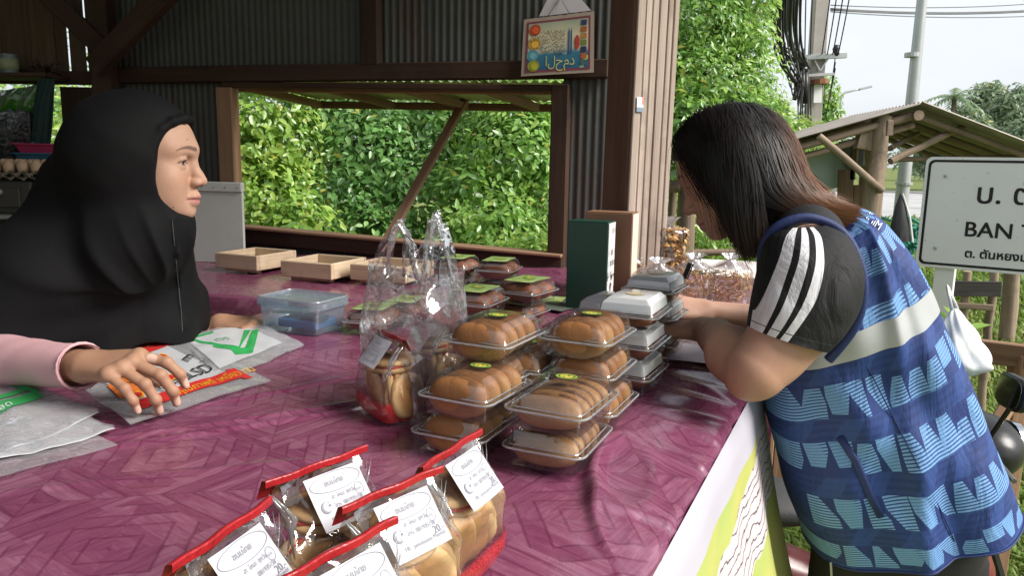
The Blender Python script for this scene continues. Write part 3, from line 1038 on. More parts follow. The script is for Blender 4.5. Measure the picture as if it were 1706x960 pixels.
# ------------------------------------------------------------------ printed banner hanging from the customer side
g = N('banner_print')
ps = g.attr('pat', 'Vector')
U, D, _ = g.sep(ps)[0:3]
nz = g.noise(g.comb(g.math('MULTIPLY', U, 2.2), g.math('MULTIPLY', D, 5.0), 0), 1.0, 4, .6, .8)
wv2 = g.n('TexWave', wave_type='BANDS', bands_direction='Y'); g.put(wv2.inputs['Vector'], g.comb(g.math('MULTIPLY', U, .75), D, 0))
wv2.inputs['Scale'].default_value = 17.0; wv2.inputs['Distortion'].default_value = 7.0; wv2.inputs['Detail'].default_value = 3.0; wv2.inputs['Detail Scale'].default_value = 1.3
streak = g.ramp(wv2.outputs['Fac'], [(.0, (.03, .02, .02)), (.05, (.40, .33, .35)), (.3, (.60, .56, .57)), (.62, (.55, .40, .45)), (.72, (.64, .62, .60)), (1, (.60, .52, .54))])
yel = g.ramp(nz, [(.3, (.32, .41, .12)), (.55, (.46, .44, .13)), (.75, (.50, .49, .24))])
dd = g.math('ADD', D, g.math('MULTIPLY', g.math('SUBTRACT', nz, .5), .16))
edge = g.math('SUBTRACT', dd, g.math('MULTIPLY', g.math('SUBTRACT', .45, U), .10))
isw = g.math('MULTIPLY', g.math('GREATER_THAN', edge, .12), g.math('LESS_THAN', edge, .235))
col = g.mix(isw, yel, streak)
grn = g.math('GREATER_THAN', g.math('ADD', D, g.math('MULTIPLY', nz, .08)), .66)
col = g.mix(grn, col, (.05, .32, .16))
col = g.mix(g.math('LESS_THAN', D, .072), col, (.44, .42, .48))
m_banner = g.done(g.bsdf(col, .42, g.bump(nz, .1, .01), .4))
V = []; T = []
nu, nv = 160, 60
for j in range(nv):
    for i in range(nu):
        u = -.6 + 1.47 * i / (nu - 1); d = .80 * j / (nv - 1)
        fl_ = max(0, d - .03)
        out = .0155 + .0115 * min(1, d / .03) + .15 * fl_ + .12 * fl_ * fl_ * (1.2 if u > .3 else .8) + .005 * math.sin(u * 12 + 1.2 * d) * min(1, d * 4) + .006 * math.sin(u * 31) * min(1, d * 3)
        uu = u + .05 * d * (1 if u > .5 else .2)
        q = TT(uu, -out, TZ - .030 - d * .98)
        V.append(tuple(q)); T.append((u, d, 0))
idx = np.arange(nv * nu).reshape(nv, nu)
F = np.stack([idx[:-1, :-1], idx[:-1, 1:], idx[1:, 1:], idx[1:, :-1]], -1).reshape(-1, 4)
tag(npmesh('banner', np.array(V), F[:, ::-1], m_banner, None, None, True, None, np.array(T)), 'yellow and white printed banner hanging down from the counter edge', 'banner')
# ------------------------------------------------------------------ lettering helper
_text = {}
def text_mesh(s, size, align='LEFT', ext=0.0):
    key = (s, size, align, ext)
    if key in _text: return _text[key]
    cu_ = bpy.data.curves.new('lettering', 'FONT')
    cu_.body = s; cu_.size = size; cu_.align_x = align; cu_.align_y = 'CENTER'; cu_.extrude = ext; cu_.resolution_u = 3
    o = bpy.data.objects.new('lettering', cu_)
    COL.objects.link(o)
    dg = bpy.context.evaluated_depsgraph_get()
    me = bpy.data.meshes.new_from_object(o.evaluated_get(dg))
    bpy.data.objects.remove(o); 
    _text[key] = me
    return me
def text(s, size, M, mat, parent, name='lettering', align='LEFT', bold=0.0):
    me = text_mesh(s, size, align).copy()
    if bold:
        bm = bmesh.new(); bm.from_mesh(me)
        bm.free()
    me.materials.clear(); me.materials.append(mat)
    o = bpy.data.objects.new(name, me)
    return place(o, parent, M)
def text_pts(s, size, align='LEFT'):
    me = text_mesh(s, size, align)
    return [tuple(v.co) for v in me.vertices], [tuple(p.vertices) for p in me.polygons]
# ------------------------------------------------------------------ vegetation
def leaf_mat(name, dark, mid, light, trans=.42):
    g = N(name)
    c = g.attr('Col')
    t, h, _ = g.n('SeparateColor').outputs[0:3]
    s = g.n('SeparateColor'); g.put(s.inputs[0], c)
    col = g.ramp(s.outputs[0], [(0, dark), (.5, mid), (1, light)])
    col = g.mix(g.math('MULTIPLY', g.math('GREATER_THAN', s.outputs[1], .975), .8), col, (.45, .36, .06))
    p = g.bsdf(col, .33, None, .8)
    tr = g.n('BsdfTranslucent'); g.put(tr.inputs['Color'], g.mix(.5, col, mul(light, 1.5)))
    mxs = g.n('MixShader'); mxs.inputs[0].default_value = trans
    g.nt.links.new(p, mxs.inputs[1]); g.nt.links.new(tr.outputs[0], mxs.inputs[2])
    return g.done(mxs.outputs[0])
m_leaf = leaf_mat('leaf_mid', (.05, .14, .024), (.18, .36, .065), (.38, .55, .13))
m_leaf_y = leaf_mat('leaf_yellow', (.07, .16, .025), (.21, .37, .06), (.42, .55, .12))
m_leaf_b = leaf_mat('leaf_cool', (.04, .12, .03), (.155, .33, .085), (.34, .52, .20))
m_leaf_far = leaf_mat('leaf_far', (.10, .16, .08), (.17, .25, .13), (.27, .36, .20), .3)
m_bark = wood('bark', (.10, .08, .06), (.24, .20, .16), .95, grain=12, bump=.8)
def leaf_shape(n=1.0):
    """pointed, creased leaf along +X, unit length"""
    v = [(0, 0, 0), (.28, .20, .05), (.28, -.20, .05), (.62, .19, .035), (.62, -.19, .035), (1, 0, -.06), (.30, 0, -.01), (.64, 0, -.012)]
    f = [(0, 2, 6), (0, 6, 1), (2, 4, 7), (2, 7, 6), (6, 7, 3), (6, 3, 1), (4, 5, 7), (7, 5, 3)]
    return np.array(v, float), np.array(f)
LV, LF = leaf_shape()
LV4 = np.array([(0, 0, 0), (.45, .20, .05), (.45, -.20, .05), (1, 0, -.05)], float)
LF4 = np.array([(0, 2, 3), (0, 3, 1)])
def leaf_cloud(pos, nrm, size, tone, r, fine=True, droop=.5):
    """positions, outward normals -> leaf triangles; returns V,F,C"""
    n = len(pos)
    tmpV, tmpF = (LV, LF) if fine else (LV4, LF4)
    z = nrm + r.normal(size=(n, 3)) * .45 + np.array([0, 0, .45])
    z /= np.linalg.norm(z, axis=1)[:, None]
    x = nrm * .6 + r.normal(size=(n, 3)) * .8 + np.array([0, 0, -droop])
    x -= (x * z).sum(1)[:, None] * z
    x /= np.linalg.norm(x, axis=1)[:, None] + 1e-9
    y = np.cross(z, x)
    Rm = np.stack([x, y, z], 1)
    V = (tmpV[None] * size[:, None, None]) @ Rm + pos[:, None]
    F = (tmpF[None] + (np.arange(n) * len(tmpV))[:, None, None]).reshape(-1, 3)
    C = np.zeros((n, len(tmpV), 3)); C[..., 0] = np.clip(tone, 0, 1)[:, None]; C[..., 1] = r.rand(n)[:, None]
    return V.reshape(-1, 3), F, C.reshape(-1, 3)
def clump_points(lobes, n, r, clump=26, cr_=.16, front=None):
    """leaf positions: clumps scattered over the shells of lobes (centre, radii)"""
    lob = np.array([[*c, *rr] for c, rr in lobes], float)
    wgt = (lob[:, 3] * lob[:, 4] + lob[:, 4] * lob[:, 5] + lob[:, 3] * lob[:, 5]); wgt /= wgt.sum()
    nc = max(1, n // clump)
    li = r.choice(len(lob), nc, p=wgt)
    d = r.normal(size=(nc, 3)); d /= np.linalg.norm(d, axis=1)[:, None]
    if front is not None:
        fl_ = np.sign((d * front).sum(1)); d = np.where(((fl_ < 0) & (r.rand(nc) < .7))[:, None], -d, d)
    rad = 1 - np.abs(r.normal(size=nc)) * .19 + .07 * r.rand(nc)
    cc = lob[li, :3] + d * lob[li, 3:] * rad[:, None]
    nn = d / lob[li, 3:]; nn /= np.linalg.norm(nn, axis=1)[:, None]
    ct = np.clip(.50 + r.normal(size=nc) * .24, 0, 1)
    sz = cr_ * r.uniform(.5, 1.4, nc); lsz = r.uniform(.6, 1.3, nc)
    k = np.repeat(np.arange(nc), clump)
    o = r.normal(size=(len(k), 3)); o /= np.linalg.norm(o, axis=1)[:, None]
    o *= (r.rand(len(k)) ** .5)[:, None]
    pos = cc[k] + (o - nn[k] * (o * nn[k]).sum(1)[:, None] * .45) * sz[k][:, None]
    nrm = nn[k] + o * .5
    nrm /= np.linalg.norm(nrm, axis=1)[:, None]
    tone = ct[k] + r.normal(size=len(k)) * .12
    clump_points.scale = lsz[k]
    return pos, nrm, tone
leaf_unit = {}
def leaf_part_mesh(mat, tone):
    key = (mat.name, round(tone, 1))
    if key not in leaf_unit:
        me = bpy.data.meshes.new('leaf')
        me.from_pydata([tuple(v) for v in LV], [], [tuple(f) for f in LF])
        me.polygons.foreach_set('use_smooth', [True] * len(LF))
        a = me.attributes.new('Col', 'FLOAT_COLOR', 'POINT')
        a.data.foreach_set('color', [c for _ in LV for c in (round(tone, 1), .5, 0, 1)])
        me.materials.append(mat)
        leaf_unit[key] = me
    return leaf_unit[key]
def plant(name, label, cat, base, lobes, n, leaf, mat, group=None, trunk=None, seed=0, fine=True, parts=0, clump=26, cr_=.16, front=(0, -1, 0), droop=.5):
    r = np.random.RandomState(seed + 100)
    t = thing(name, label, cat, tuple(base), 0, group)
    fr = np.array(front) if front is not None else None
    pos, nrm, tone = clump_points(lobes, n, r, clump, cr_, fr)
    size = leaf * r.uniform(.65, 1.25, len(pos)) * clump_points.scale
    if parts:
        score = size / np.linalg.norm(pos - np.array(CAM), axis=1) * (1 + .5 * np.clip(-(nrm[:, 1]), 0, 1))
        od = np.argsort(-score)
        big, rest = od[:parts], od[parts:]
        for i in big:
            z = Vector(nrm[i]) + Vector((0, -.2, .5)); z.normalize()
            x = Vector(r.normal(size=3)) * .7 + Vector((0, 0, -.4))
            M = frame(pos[i], x, z=z)
            o = bpy.data.objects.new('leaf', leaf_part_mesh(mat, float(np.clip(tone[i] + .15, 0, 1))))
            place(o, t, M @ Matrix.Scale(float(size[i]), 4))
        pos, nrm, tone, size = pos[rest], nrm[rest], tone[rest], size[rest]
    V, F, C = leaf_cloud(pos, nrm, size, tone, r, fine, droop)
    o = npmesh('foliage', V, F, mat, t, None, True, C)
    o['kind'] = 'stuff'
    m = MB()
    b = Vector(base)
    tp = Vector(lobes[0][0]) if trunk is None else Vector(trunk)
    pts = [b, b.lerp(tp, .4) + Vector((.05, .04, 0)), tp]
    tr = max(.025, .035 * (tp - b).length)
    m.tube(pts, [tr, tr * .75, tr * .4], 8)
    o2 = m.build('trunk', m_bark, t, None, True)
    m = MB()
    for c, rr in lobes[:14]:
        c = Vector(c); s0 = b.lerp(tp, r.uniform(.45, .95))
        m.tube([s0, s0.lerp(c, .5) + Vector((0, 0, .08)), c], [tr * .42, tr * .28, tr * .12], 5)
    m.build('limb', m_bark, t, None, True)
    return t
def lob(px, py, Y, rpx, ry=None, d=None):
    """a crown lobe seen at a pixel: radius in pixels"""
    c = P(px, py, Y); k = Y / FPX
    return (tuple(c), (rpx * k, (d if d else rpx * k), (ry if ry else rpx) * k))
# thick hedge of bushes outside the window
hedge = 'bushes crowding outside the window'
plant('shrub', 'yellow green leafy bush outside the window beside the pale board', 'bush', (P(430, 330, 4.9).x, 4.9, GZ),
      [lob(440, 350, 4.7, 85), lob(400, 250, 4.9, 85), lob(500, 400, 4.6, 70), lob(370, 400, 4.7, 90), lob(440, 170, 5.1, 80), lob(340, 300, 5.0, 90), lob(480, 250, 5.0, 70)], 12500, .058, m_leaf_y, hedge, seed=1, parts=300)
plant('shrub', 'dark glossy bush in the middle of the window behind the prop stick', 'bush', (P(640, 330, 5.3).x, 5.3, GZ),
      [lob(620, 260, 5.2, 80), lob(560, 330, 5.1, 75), lob(690, 330, 5.2, 85), lob(560, 200, 5.4, 75), lob(660, 180, 5.5, 85), lob(620, 420, 4.9, 80), lob(730, 240, 5.4, 70), lob(540, 120, 5.7, 80)], 14500, .060, m_leaf_b, hedge, seed=2, parts=300)
plant('shrub', 'broad round leafed bush at the end of the window next to the dark jamb', 'bush', (P(850, 330, 5.0).x, 5.0, GZ),
      [lob(850, 260, 5.0, 85), lob(800, 330, 4.9, 70), lob(920, 330, 5.0, 80), lob(860, 180, 5.3, 85), lob(780, 190, 5.4, 70), lob(830, 400, 4.6, 70), lob(950, 220, 5.3, 80), lob(770, 400, 4.7, 60)], 14000, .056, m_leaf, hedge, seed=3, parts=300)
plant('shrub', 'low bright fern like bush under the window sill', 'bush', (P(900, 430, 4.2).x, 4.2, GZ),
      [lob(900, 440, 4.2, 60, 45), lob(830, 450, 4.2, 55, 40), lob(960, 430, 4.3, 50, 40), lob(700, 450, 4.2, 60, 40)], 5000, .048, m_leaf_y, hedge, seed=4)
# dense dark growth behind the bushes
plant('hedge_tree', 'dark vine covered tree filling the view behind the window bushes', 'tree', (P(600, 250, 6.6).x, 6.6, GZ),
      [lob(330, 180, 6.4, 110), lob(450, 60, 6.6, 130), lob(620, 100, 6.6, 120), lob(780, 80, 6.7, 130), lob(930, 120, 6.5, 110), lob(420, 300, 6.2, 120), lob(560, 320, 6.2, 110), lob(720, 330, 6.2, 120), lob(880, 330, 6.2, 110), lob(980, 300, 6.3, 100), lob(260, 320, 6.2, 100), lob(1010, 120, 6.6, 100), lob(180, 150, 6.5, 110), lob(80, 220, 6.4, 110)], 16000, .085, m_leaf_b, None, seed=5, fine=False, cr_=.22)
plant('shrub', 'bush seen through the gap behind the hanging green bag', 'bush', (P(40, 250, 5.4).x, 5.4, GZ),
      [lob(30, 230, 5.4, 80), lob(100, 280, 5.3, 60), lob(-60, 240, 5.4, 80), lob(110, 200, 5.4, 60)], 2500, .07, m_leaf_y, hedge, seed=6, fine=False)
# big tree and vines right of the post
plant('vine_tree', 'tall vine draped tree rising past the corner post', 'tree', (P(1170, 330, 8.5).x, 8.5, GZ),
      [lob(1160, 40, 8.4, 75), lob(1215, -40, 8.6, 75), lob(1140, 130, 8.2, 60), lob(1225, 70, 8.6, 52), lob(1190, 150, 8.2, 62), lob(1252, 155, 8.4, 48), lob(1150, 210, 8.0, 60), lob(1225, 225, 8.0, 62), lob(1275, 215, 8.4, 36), lob(1110, 20, 8.8, 90), lob(1100, 220, 8.4, 80), lob(1180, 280, 8.0, 60), lob(1255, 20, 8.8, 24), lob(1240, 105, 8.4, 40), lob(1060, 120, 8.8, 90)], 24000, .090, m_leaf, None, seed=7, fine=False, cr_=.24)
plant('tree', 'lower bright green tree sloping away behind the customer', 'tree', (P(1330, 260, 10.5).x, 10.5, GZ),
      [lob(1300, 235, 10.2, 36), lob(1335, 235, 10.6, 30), lob(1290, 190, 10.4, 22), lob(1240, 250, 10.0, 60), lob(1370, 240, 11.0, 22), lob(1265, 170, 10.3, 24)], 7500, .09, m_leaf_y, None, seed=8, fine=False, cr_=.2)
plant('shrub', 'leafy creeper bush climbing round the foot of the utility pole', 'bush', (P(1372, 200, 15.2).x, 15.2, GZ),
      [lob(1372, 190, 15.2, 20), lob(1375, 160, 15.2, 14), lob(1360, 215, 15.2, 26), lob(1340, 225, 15.2, 20), lob(1374, 138, 15.2, 9)], 3000, .13, m_leaf, None, seed=9, fine=False, cr_=.25)
# undergrowth between post and customer
plant('shrub', 'bright weeds and saplings behind the bamboo railing', 'bush', (P(1180, 420, 5.2).x, 5.2, GZ),
      [lob(1160, 400, 5.2, 50, 40), lob(1230, 420, 5.4, 60, 40), lob(1130, 330, 5.6, 40), lob(1190, 350, 6, 50), lob(1090, 420, 5.2, 50), lob(1270, 440, 5.4, 50, 40)], 4500, .06, m_leaf_y, None, seed=10, fine=False, cr_=.14)
# trees across the road
far = 'trees across the road'
for i, (px, py, Y, rs, lab) in enumerate(((1690, 190, 52, 38, 'rounded grey green tree across the road beyond the hut ridge'), (1640, 175, 55, 30, 'tall open crowned tree across the road with bare twigs'), (1545, 225, 50, 26, 'low pale tree across the road seen under the hut roof'), (1600, 215, 48, 30, 'leafy mid green tree across the road under the palm'), (1706, 235, 46, 30, 'bushy bright tree across the road low behind the hut roof'))):
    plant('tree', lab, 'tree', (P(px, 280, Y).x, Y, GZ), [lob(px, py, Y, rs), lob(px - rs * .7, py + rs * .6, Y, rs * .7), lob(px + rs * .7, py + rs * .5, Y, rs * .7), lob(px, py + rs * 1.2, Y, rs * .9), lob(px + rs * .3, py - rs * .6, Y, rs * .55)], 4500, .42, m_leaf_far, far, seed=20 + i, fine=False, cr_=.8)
# coconut palm
pm = thing('palm_tree', 'coconut palm with drooping fronds among the trees across the road', 'palm', (P(1592, 280, 47).x, 47, GZ))
top = P(1590, 160, 47)
MB().tube([(top.x, 47, GZ), (top.x + .2, 47, GZ + 2), tuple(top)], [.22, .17, .13], 8).build('trunk', m_bark, pm, None, True)
for k in range(16):
    a = k * 2.4; el = rnd.uniform(-.1, .9)
    m = MB()
    d = Vector((math.cos(a), math.sin(a), 0)); ln = rnd.uniform(1.5, 2.1)
    pts = [top + d * (ln * t) + Vector((0, 0, math.sin(el) * ln * t - 1.1 * t * t)) for t in [i / 9 for i in range(10)]]
    side_ = d.cross(Vector((0, 0, 1)))
    for i in range(1, 10):
        for sg in (-1, 1):
            q = pts[i]; w_ = .42 * math.sin(math.pi * min(1, .15 + i / 10.5))
            m.add([pts[i - 1], q, q + side_ * sg * w_ + Vector((0, 0, -.25 * w_ - .08)) + (pts[i] - pts[i - 1]) * .7], [(0, 1, 2)])
    me_o = m.build('frond', m_leaf_far, pm)
    a_ = me_o.data.attributes.new('Col', 'FLOAT_COLOR', 'POINT')
    a_.data.foreach_set('color', [x for _ in me_o.data.vertices for x in (.35 + .03 * k % .3, .4, 0, 1)])
# far belt of trees
fb = []
for k in range(26):
    x = 10 + k * 7.5
    fb.append(((x, 95 + 6 * math.sin(k * 2.1), GZ + 2.2 + 1.2 * math.sin(k * 1.7)), (5.5, 4, 3.4 + 1.4 * math.sin(k * 3.3))))
r = np.random.RandomState(5)
pos, nrm, tone = clump_points(fb, 12000, r, 26, 1.2, np.array((0, -1, 0)))
V, F, C = leaf_cloud(pos, nrm, np.full(len(pos), .8), tone, r, False)
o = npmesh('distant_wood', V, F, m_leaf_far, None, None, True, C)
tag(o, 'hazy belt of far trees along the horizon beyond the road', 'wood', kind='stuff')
# grass
g = N('grass_blade')
s = g.n('SeparateColor'); g.put(s.inputs[0], g.attr('Col'))
col = g.ramp(s.outputs[0], [(0, (.075, .16, .02)), (.5, (.18, .28, .05)), (.8, (.33, .36, .10)), (1, (.42, .36, .18))])
p = g.bsdf(col, .5, None, .3)
tr = g.n('BsdfTranslucent'); g.put(tr.inputs['Color'], col)
ms = g.n('MixShader'); ms.inputs[0].default_value = .4
g.nt.links.new(p, ms.inputs[1]); g.nt.links.new(tr.outputs[0], ms.inputs[2])
m_grass = g.done(ms.outputs[0])
def grass(name, label, n, region, hgt, tone0, seed):
    r = np.random.RandomState(seed)
    x, y = region(r, n)
    z = np.array([gz(a, b) for a, b in zip(x, y)])
    h = hgt * r.uniform(.5, 1.4, n) * (1 + np.clip((y - 4) / 12, 0, 1.2))
    a = r.rand(n) * 6.28; ln = h * r.uniform(.3, 1.2, n)
    wd = (.0045 + .0016 * np.clip(y - 2, 0, 20))
    bx, by = np.cos(a), np.sin(a)
    sx, sy = -by * wd, bx * wd
    V = np.zeros((n, 5, 3))
    V[:, 0] = np.stack([x - sx, y - sy, z], 1); V[:, 1] = np.stack([x + sx, y + sy, z], 1)
    mx_ = x + bx * ln * .35; my = y + by * ln * .35
    V[:, 2] = np.stack([mx_ + sx * .8, my + sy * .8, z + h * .65], 1); V[:, 3] = np.stack([mx_ - sx * .8, my - sy * .8, z + h * .65], 1)
    V[:, 4] = np.stack([x + bx * ln, y + by * ln, z + h * .8], 1)
    F = (np.array([(0, 1, 2), (0, 2, 3), (3, 2, 4)])[None] + (np.arange(n) * 5)[:, None, None]).reshape(-1, 3)
    tone = np.clip(tone0 + .22 * vnoise(np.stack([x * 1.3, y * 1.3, x * 0], 1), seed) + r.normal(size=n) * .16, 0, 1)
    C = np.zeros((n, 5, 3)); C[..., 0] = tone[:, None]
    o = npmesh(name, V.reshape(-1, 3), F, m_grass, None, None, True, C.reshape(-1, 3))
    return tag(o, label, 'grass', kind='stuff')
def reg_right(r, n):
    y = 1.9 + 13 * r.rand(n) ** 1.5; x = y * r.uniform(.22, .78, n) + r.uniform(-.3, .3, n)
    return x, y
grass('grass', 'mixed green and straw coloured grass on the verge behind the customer', 52000, reg_right, .075, .5, 3)
def reg_far(r, n):
    y = 9 + 12 * r.rand(n); x = y * r.uniform(.3, .75, n); return x, y
grass('tall_grass', 'taller yellow green grass along the road edge', 14000, reg_far, .16, .45, 4)
# broad-leaved weed by the rail
wd_ = thing('weed', 'broad leaved green weed growing behind the motorbike rail', 'plant', (P(1600, 545, 3.6).x, 3.6, GZ))
wb = P(1597, 560, 3.5)
for k in range(11):
    a = k * 2.4; q = Vector((wb.x + rnd.uniform(-.03, .03), wb.y + rnd.uniform(-.03, .03), wb.z + rnd.uniform(-.05, .10)))
    o = bpy.data.objects.new('leaf', leaf_part_mesh(m_leaf, .8))
    place(o, wd_, frame(q, (math.cos(a), math.sin(a), rnd.uniform(-.1, .5)), z=(0, -.2, 1)) @ Matrix.Scale(rnd.uniform(.10, .15), 4))
MB().tube([(wb.x, wb.y, GZ), (wb.x, wb.y, wb.z + .05)], [.008, .005], 6).build('stem', m_leaf_b, wd_)

# ------------------------------------------------------------------ utility pole with its cables
m_conc = plain('pole_concrete', (.36, .33, .30), .85, .3, 4, .3, 40)
m_cable = plain('cable_rubber', (.03, .03, .032), .6, .2)
m_cable_g = plain('cable_grey', (.14, .145, .15), .55, .2)
m_steel = plain('galvanised', (.42, .44, .44), .45, .15, 8, .05, 60, .5, .5)
m_white = plain('white_paint', (.76, .76, .75), .5, .08, 6, .05)
m_black = plain('black_plastic', (.018, .018, .02), .42, .3, 10, .08)
UY = 14.5
up = thing('utility_pole', 'concrete utility pole loaded with looping black cables', 'utility pole', (P(1355, 240, UY).x, UY, GZ))
pb, ptp = P(1352, 260, UY), P(1371, -60, UY)
board('pole', (pb.x, UY, GZ), ptp, .27, .22, m_conc, up, (1, 0, 0), bev=.02)
board('crossarm', P(1326, 96, UY - .18), P(1410, 92, UY - .18), .09, .09, m_steel, up)
board('crossarm', P(1340, 126, UY - .18), P(1389, 123, UY - .18), .05, .06, m_steel, up)
board('arm_brace', P(1356, 98, UY - .16), P(1366, 118, UY - .16), .03, .03, m_steel, up)
board('arm_brace', P(1380, 96, UY - .16), P(1366, 118, UY - .16), .03, .03, m_steel, up)
board('pole_plate', P(1363, 140, UY - .17), P(1362, 171, UY - .17), .15, .01, m_white, up, (1, 0, 0))
MB().tube([P(1365, 132, UY - .17), P(1365, 140, UY - .17)], .16, 10).build('rust_band', plain('rust', (.25, .11, .06), .9), up)
for px in (1330, 1336, 1393):
    m = MB().lathe([(.05, -.1), (.07, -.06), (.05, -.02), (.07, .03), (.04, .1)], 10, 0, Matrix.Translation(P(px, 84 if px > 1390 else 104, UY - .18)))
    m.build('insulator', m_black, up, None, True)
for i in range(3):
    a = P(1332 + i * 5, 108 + i * 3, UY - .2); 
    MB().tube([a, a + Vector((.02, 0, -.35)), a + Vector((.05 * i - .05, 0, -.62))], [.05, .075, .04], 8).build('cable_joint', m_black, up, None, True)
def sagline(p, q, sag, n=14):
    return [p.lerp(q, t) - Vector((0, 0, sag * 4 * t * (1 - t))) for t in [i / n for i in range(n + 1)]]
for i in range(17):
    x0 = 1287 + i * 3.0 + rnd.uniform(-2, 2); 
    a = P(x0, -30, UY - 2.0 - rnd.uniform(0, 1.5)); b = P(1318 + i * 1.6 + rnd.uniform(-4, 6), 95 + rnd.uniform(-5, 50), UY - .25)
    bow = Vector((-(.16 - .006 * i), 0, 0))
    pts = [a.lerp(b, t) + bow * math.sin(math.pi * t) * 1.1 + Vector((0, 0, -.18 * math.sin(math.pi * t))) for t in [k / 12 for k in range(13)]]
    MB().tube(pts, .013 + .007 * (i % 3), 5).build('cable', m_cable if i % 3 else m_cable_g, up, None, True)
for i in range(7):
    a = P(1352 + i * 11 - (20 if i < 3 else 0), -20, UY - 1.2); b = P(1342 + i * 9 - (10 if i < 3 else 0), 92, UY - .2)
    MB().tube(sagline(a, b, .05), .011, 5).build('cable', m_cable, up, None, True)
for i in range(6):                       # slack loops and tails hanging off the arm
    a = P(1300 + i * 8, 60 + 10 * (i % 3), UY - .6); b = P(1328 + i * 2, 128 + 4 * i, UY - .25)
    MB().tube(sagline(a, b, .35 + .08 * i), .012, 5).build('cable', m_cable, up, None, True)
for i in range(6):
    a = P(1330 + i * 4, 140, UY - .2); b = P(1328 + i * 5 + rnd.uniform(-2, 2), 222, UY - .1)
    MB().tube(sagline(a, b, .02), .012, 5).build('cable', m_cable, up, None, True)
for i in range(3):
    a = P(1392, 93 + 10 * i, UY - .2); b = P(1380 - i * 3, 175 + 12 * i, UY - .1)
    MB().tube(sagline(a, b, .03), .010, 5).build('cable', m_cable, up, None, True)
for i, (y0, y1) in enumerate(((14, 10), (16, 12), (19, 21), (8, -2))):
    MB().tube(sagline(P(1384, y0, UY), P(1800, y1, UY + 3), .1), .016 if i < 2 else .010, 5).build('cable', m_cable_g, up, None, True)
MB().tube(sagline(P(1200, -10, 9.5), P(1325, 82, UY - .3), .15), .014, 5).build('cable', m_cable, up, None, True)
# tall painted pole and the street lamp beyond
lp = thing('lamp_column', 'thick pale grey steel column standing behind the little hut', 'lamp post', (P(1502, 330, 9.5).x, 9.5, GZ))
q0 = P(1502, 330, 9.5)
MB().tube([(q0.x, 9.5, GZ), tuple(P(1514, 220, 9.5)), tuple(P(1540, -40, 9.5))], [.085, .075, .055], 14).build('column', m_steel, lp, None, True, 40)
MB().tube([P(1519.4, 92, 9.5) + Vector((0, 0, -.02)), P(1519.4, 92, 9.5) + Vector((0, 0, .03))], .085, 14).build('clamp_band', m_steel, lp)
MB().tube([P(1506, 305, 9.5) + Vector((0, 0, -.02)), P(1506, 305, 9.5) + Vector((0, 0, .01))], .1, 14).build('clamp_band', m_steel, lp)
sl = thing('street_lamp', 'slim street lamp with a single curved arm over the road', 'street lamp', (P(1399, 280, 30).x, 30, GZ))
MB().tube([(P(1399, 200, 30).x, 30, GZ), P(1399, 200, 30), P(1400.5, 170, 30), P(1402, 159, 30), P(1408, 154, 30), P(1424, 150, 30), P(1438, 146.5, 30)], [.09, .06, .05, .05, .045, .04, .035], 8).build('arm_pole', m_steel, sl, None, True)
MB().box((0, 0, 0), (.5, .2, .09), bev=.03).build('lamp_head', m_steel, sl, frame(P(1441, 146.3, 30), P(1450, 144, 30) - P(1438, 147, 30)))
# vehicles far off on the road
def far_bike(px, py, Y, col, label):
    q = P(px, py, Y)
    t = thing('motorbike', label, 'motorbike', (q.x, Y, GZ + .02), 0, 'motorbikes crossing on the far road')
    for dx in (-.55, .55):
        m = MB().tube([Vector((q.x + dx + .27 * math.cos(a), Y, GZ + .31 + .27 * math.sin(a))) for a in [k * math.pi / 7 for k in range(14)]], .045, 6, closed=True)
        m.build('wheel', m_black, t)
    mc = plain('bike_paint', col, .4, .1)
    m = MB().box((q.x, Y, GZ + .55), (.75, .22, .22), bev=.06).box((q.x - .5, Y, GZ + .75), (.18, .2, .5), bev=.05).box((q.x + .2, Y, GZ + .75), (.6, .24, .12), bev=.04)
    m.build('body', mc, t)
    MB().tube([(q.x - .5, Y - .3, GZ + 1.0), (q.x - .55, Y, GZ + 1.05), (q.x - .5, Y + .3, GZ + 1.0)], .03, 6).build('handlebar', m_black, t)
far_bike(1592, 280, 30, (.62, .62, .62), 'pale motorbike far across the road beside the hut post')
far_bike(1655, 283, 33, (.20, .05, .05), 'dark motorbike far across the road near the sign top')

# ------------------------------------------------------------------ open hut
HY = 6.4
hut = thing('hut', 'rickety open hut of crooked poles under a gable tin roof', 'hut', (P(1470, 330, HY).x, HY, GZ))
ap = P(1524, 181, HY)
le = P(1262, 255, HY); re_ = P(1780, 273, HY)
dep = Vector((.25, 1.9, 0))
def slope(a, b, na, name):
    m = MB()
    d = (b - a)
    nrm = d.cross(dep).normalized()
    if nrm.z < 0: nrm = -nrm
    m.grid(3, 140, lambda s, t: a + d * s + dep * (t * 1.06 - .06) + nrm * (.013 * math.sin(t * 24 * 2 * math.pi)))
    return m.build(name, m_rust_roof, hut, None, True)
slope(ap + Vector((0, 0, .03)), le + Vector((-.05, 0, .02)), 1, 'roof_sheet')
slope(ap + Vector((.02, 0, .045)), re_ + Vector((0, 0, .02)), 1, 'roof_sheet')
for t in (.0, .5, .98):
    log('rafter', [ap + dep * t + Vector((.02, 0, -.05)), le + dep * t + Vector((0, 0, -.05))], [.034, .030], m_branch, hut)
log('rafter', [ap + dep * .02 + Vector((.05, .05, -.13)), le + dep * .02 + Vector((0, .05, -.14))], [.030, .027], m_branch, hut)
for t in (.03, .28, .52, .76, .97):
    log('rafter', [ap + dep * t + Vector((.0, 0, -.04)), re_ + dep * t + Vector((0, 0, -.05))], [.030, .026], m_branch, hut)
log('ridge_pole', [ap + Vector((.0, -.08, -.06)), ap + dep + Vector((0, 0, -.06))], [.045, .04], m_branch, hut)
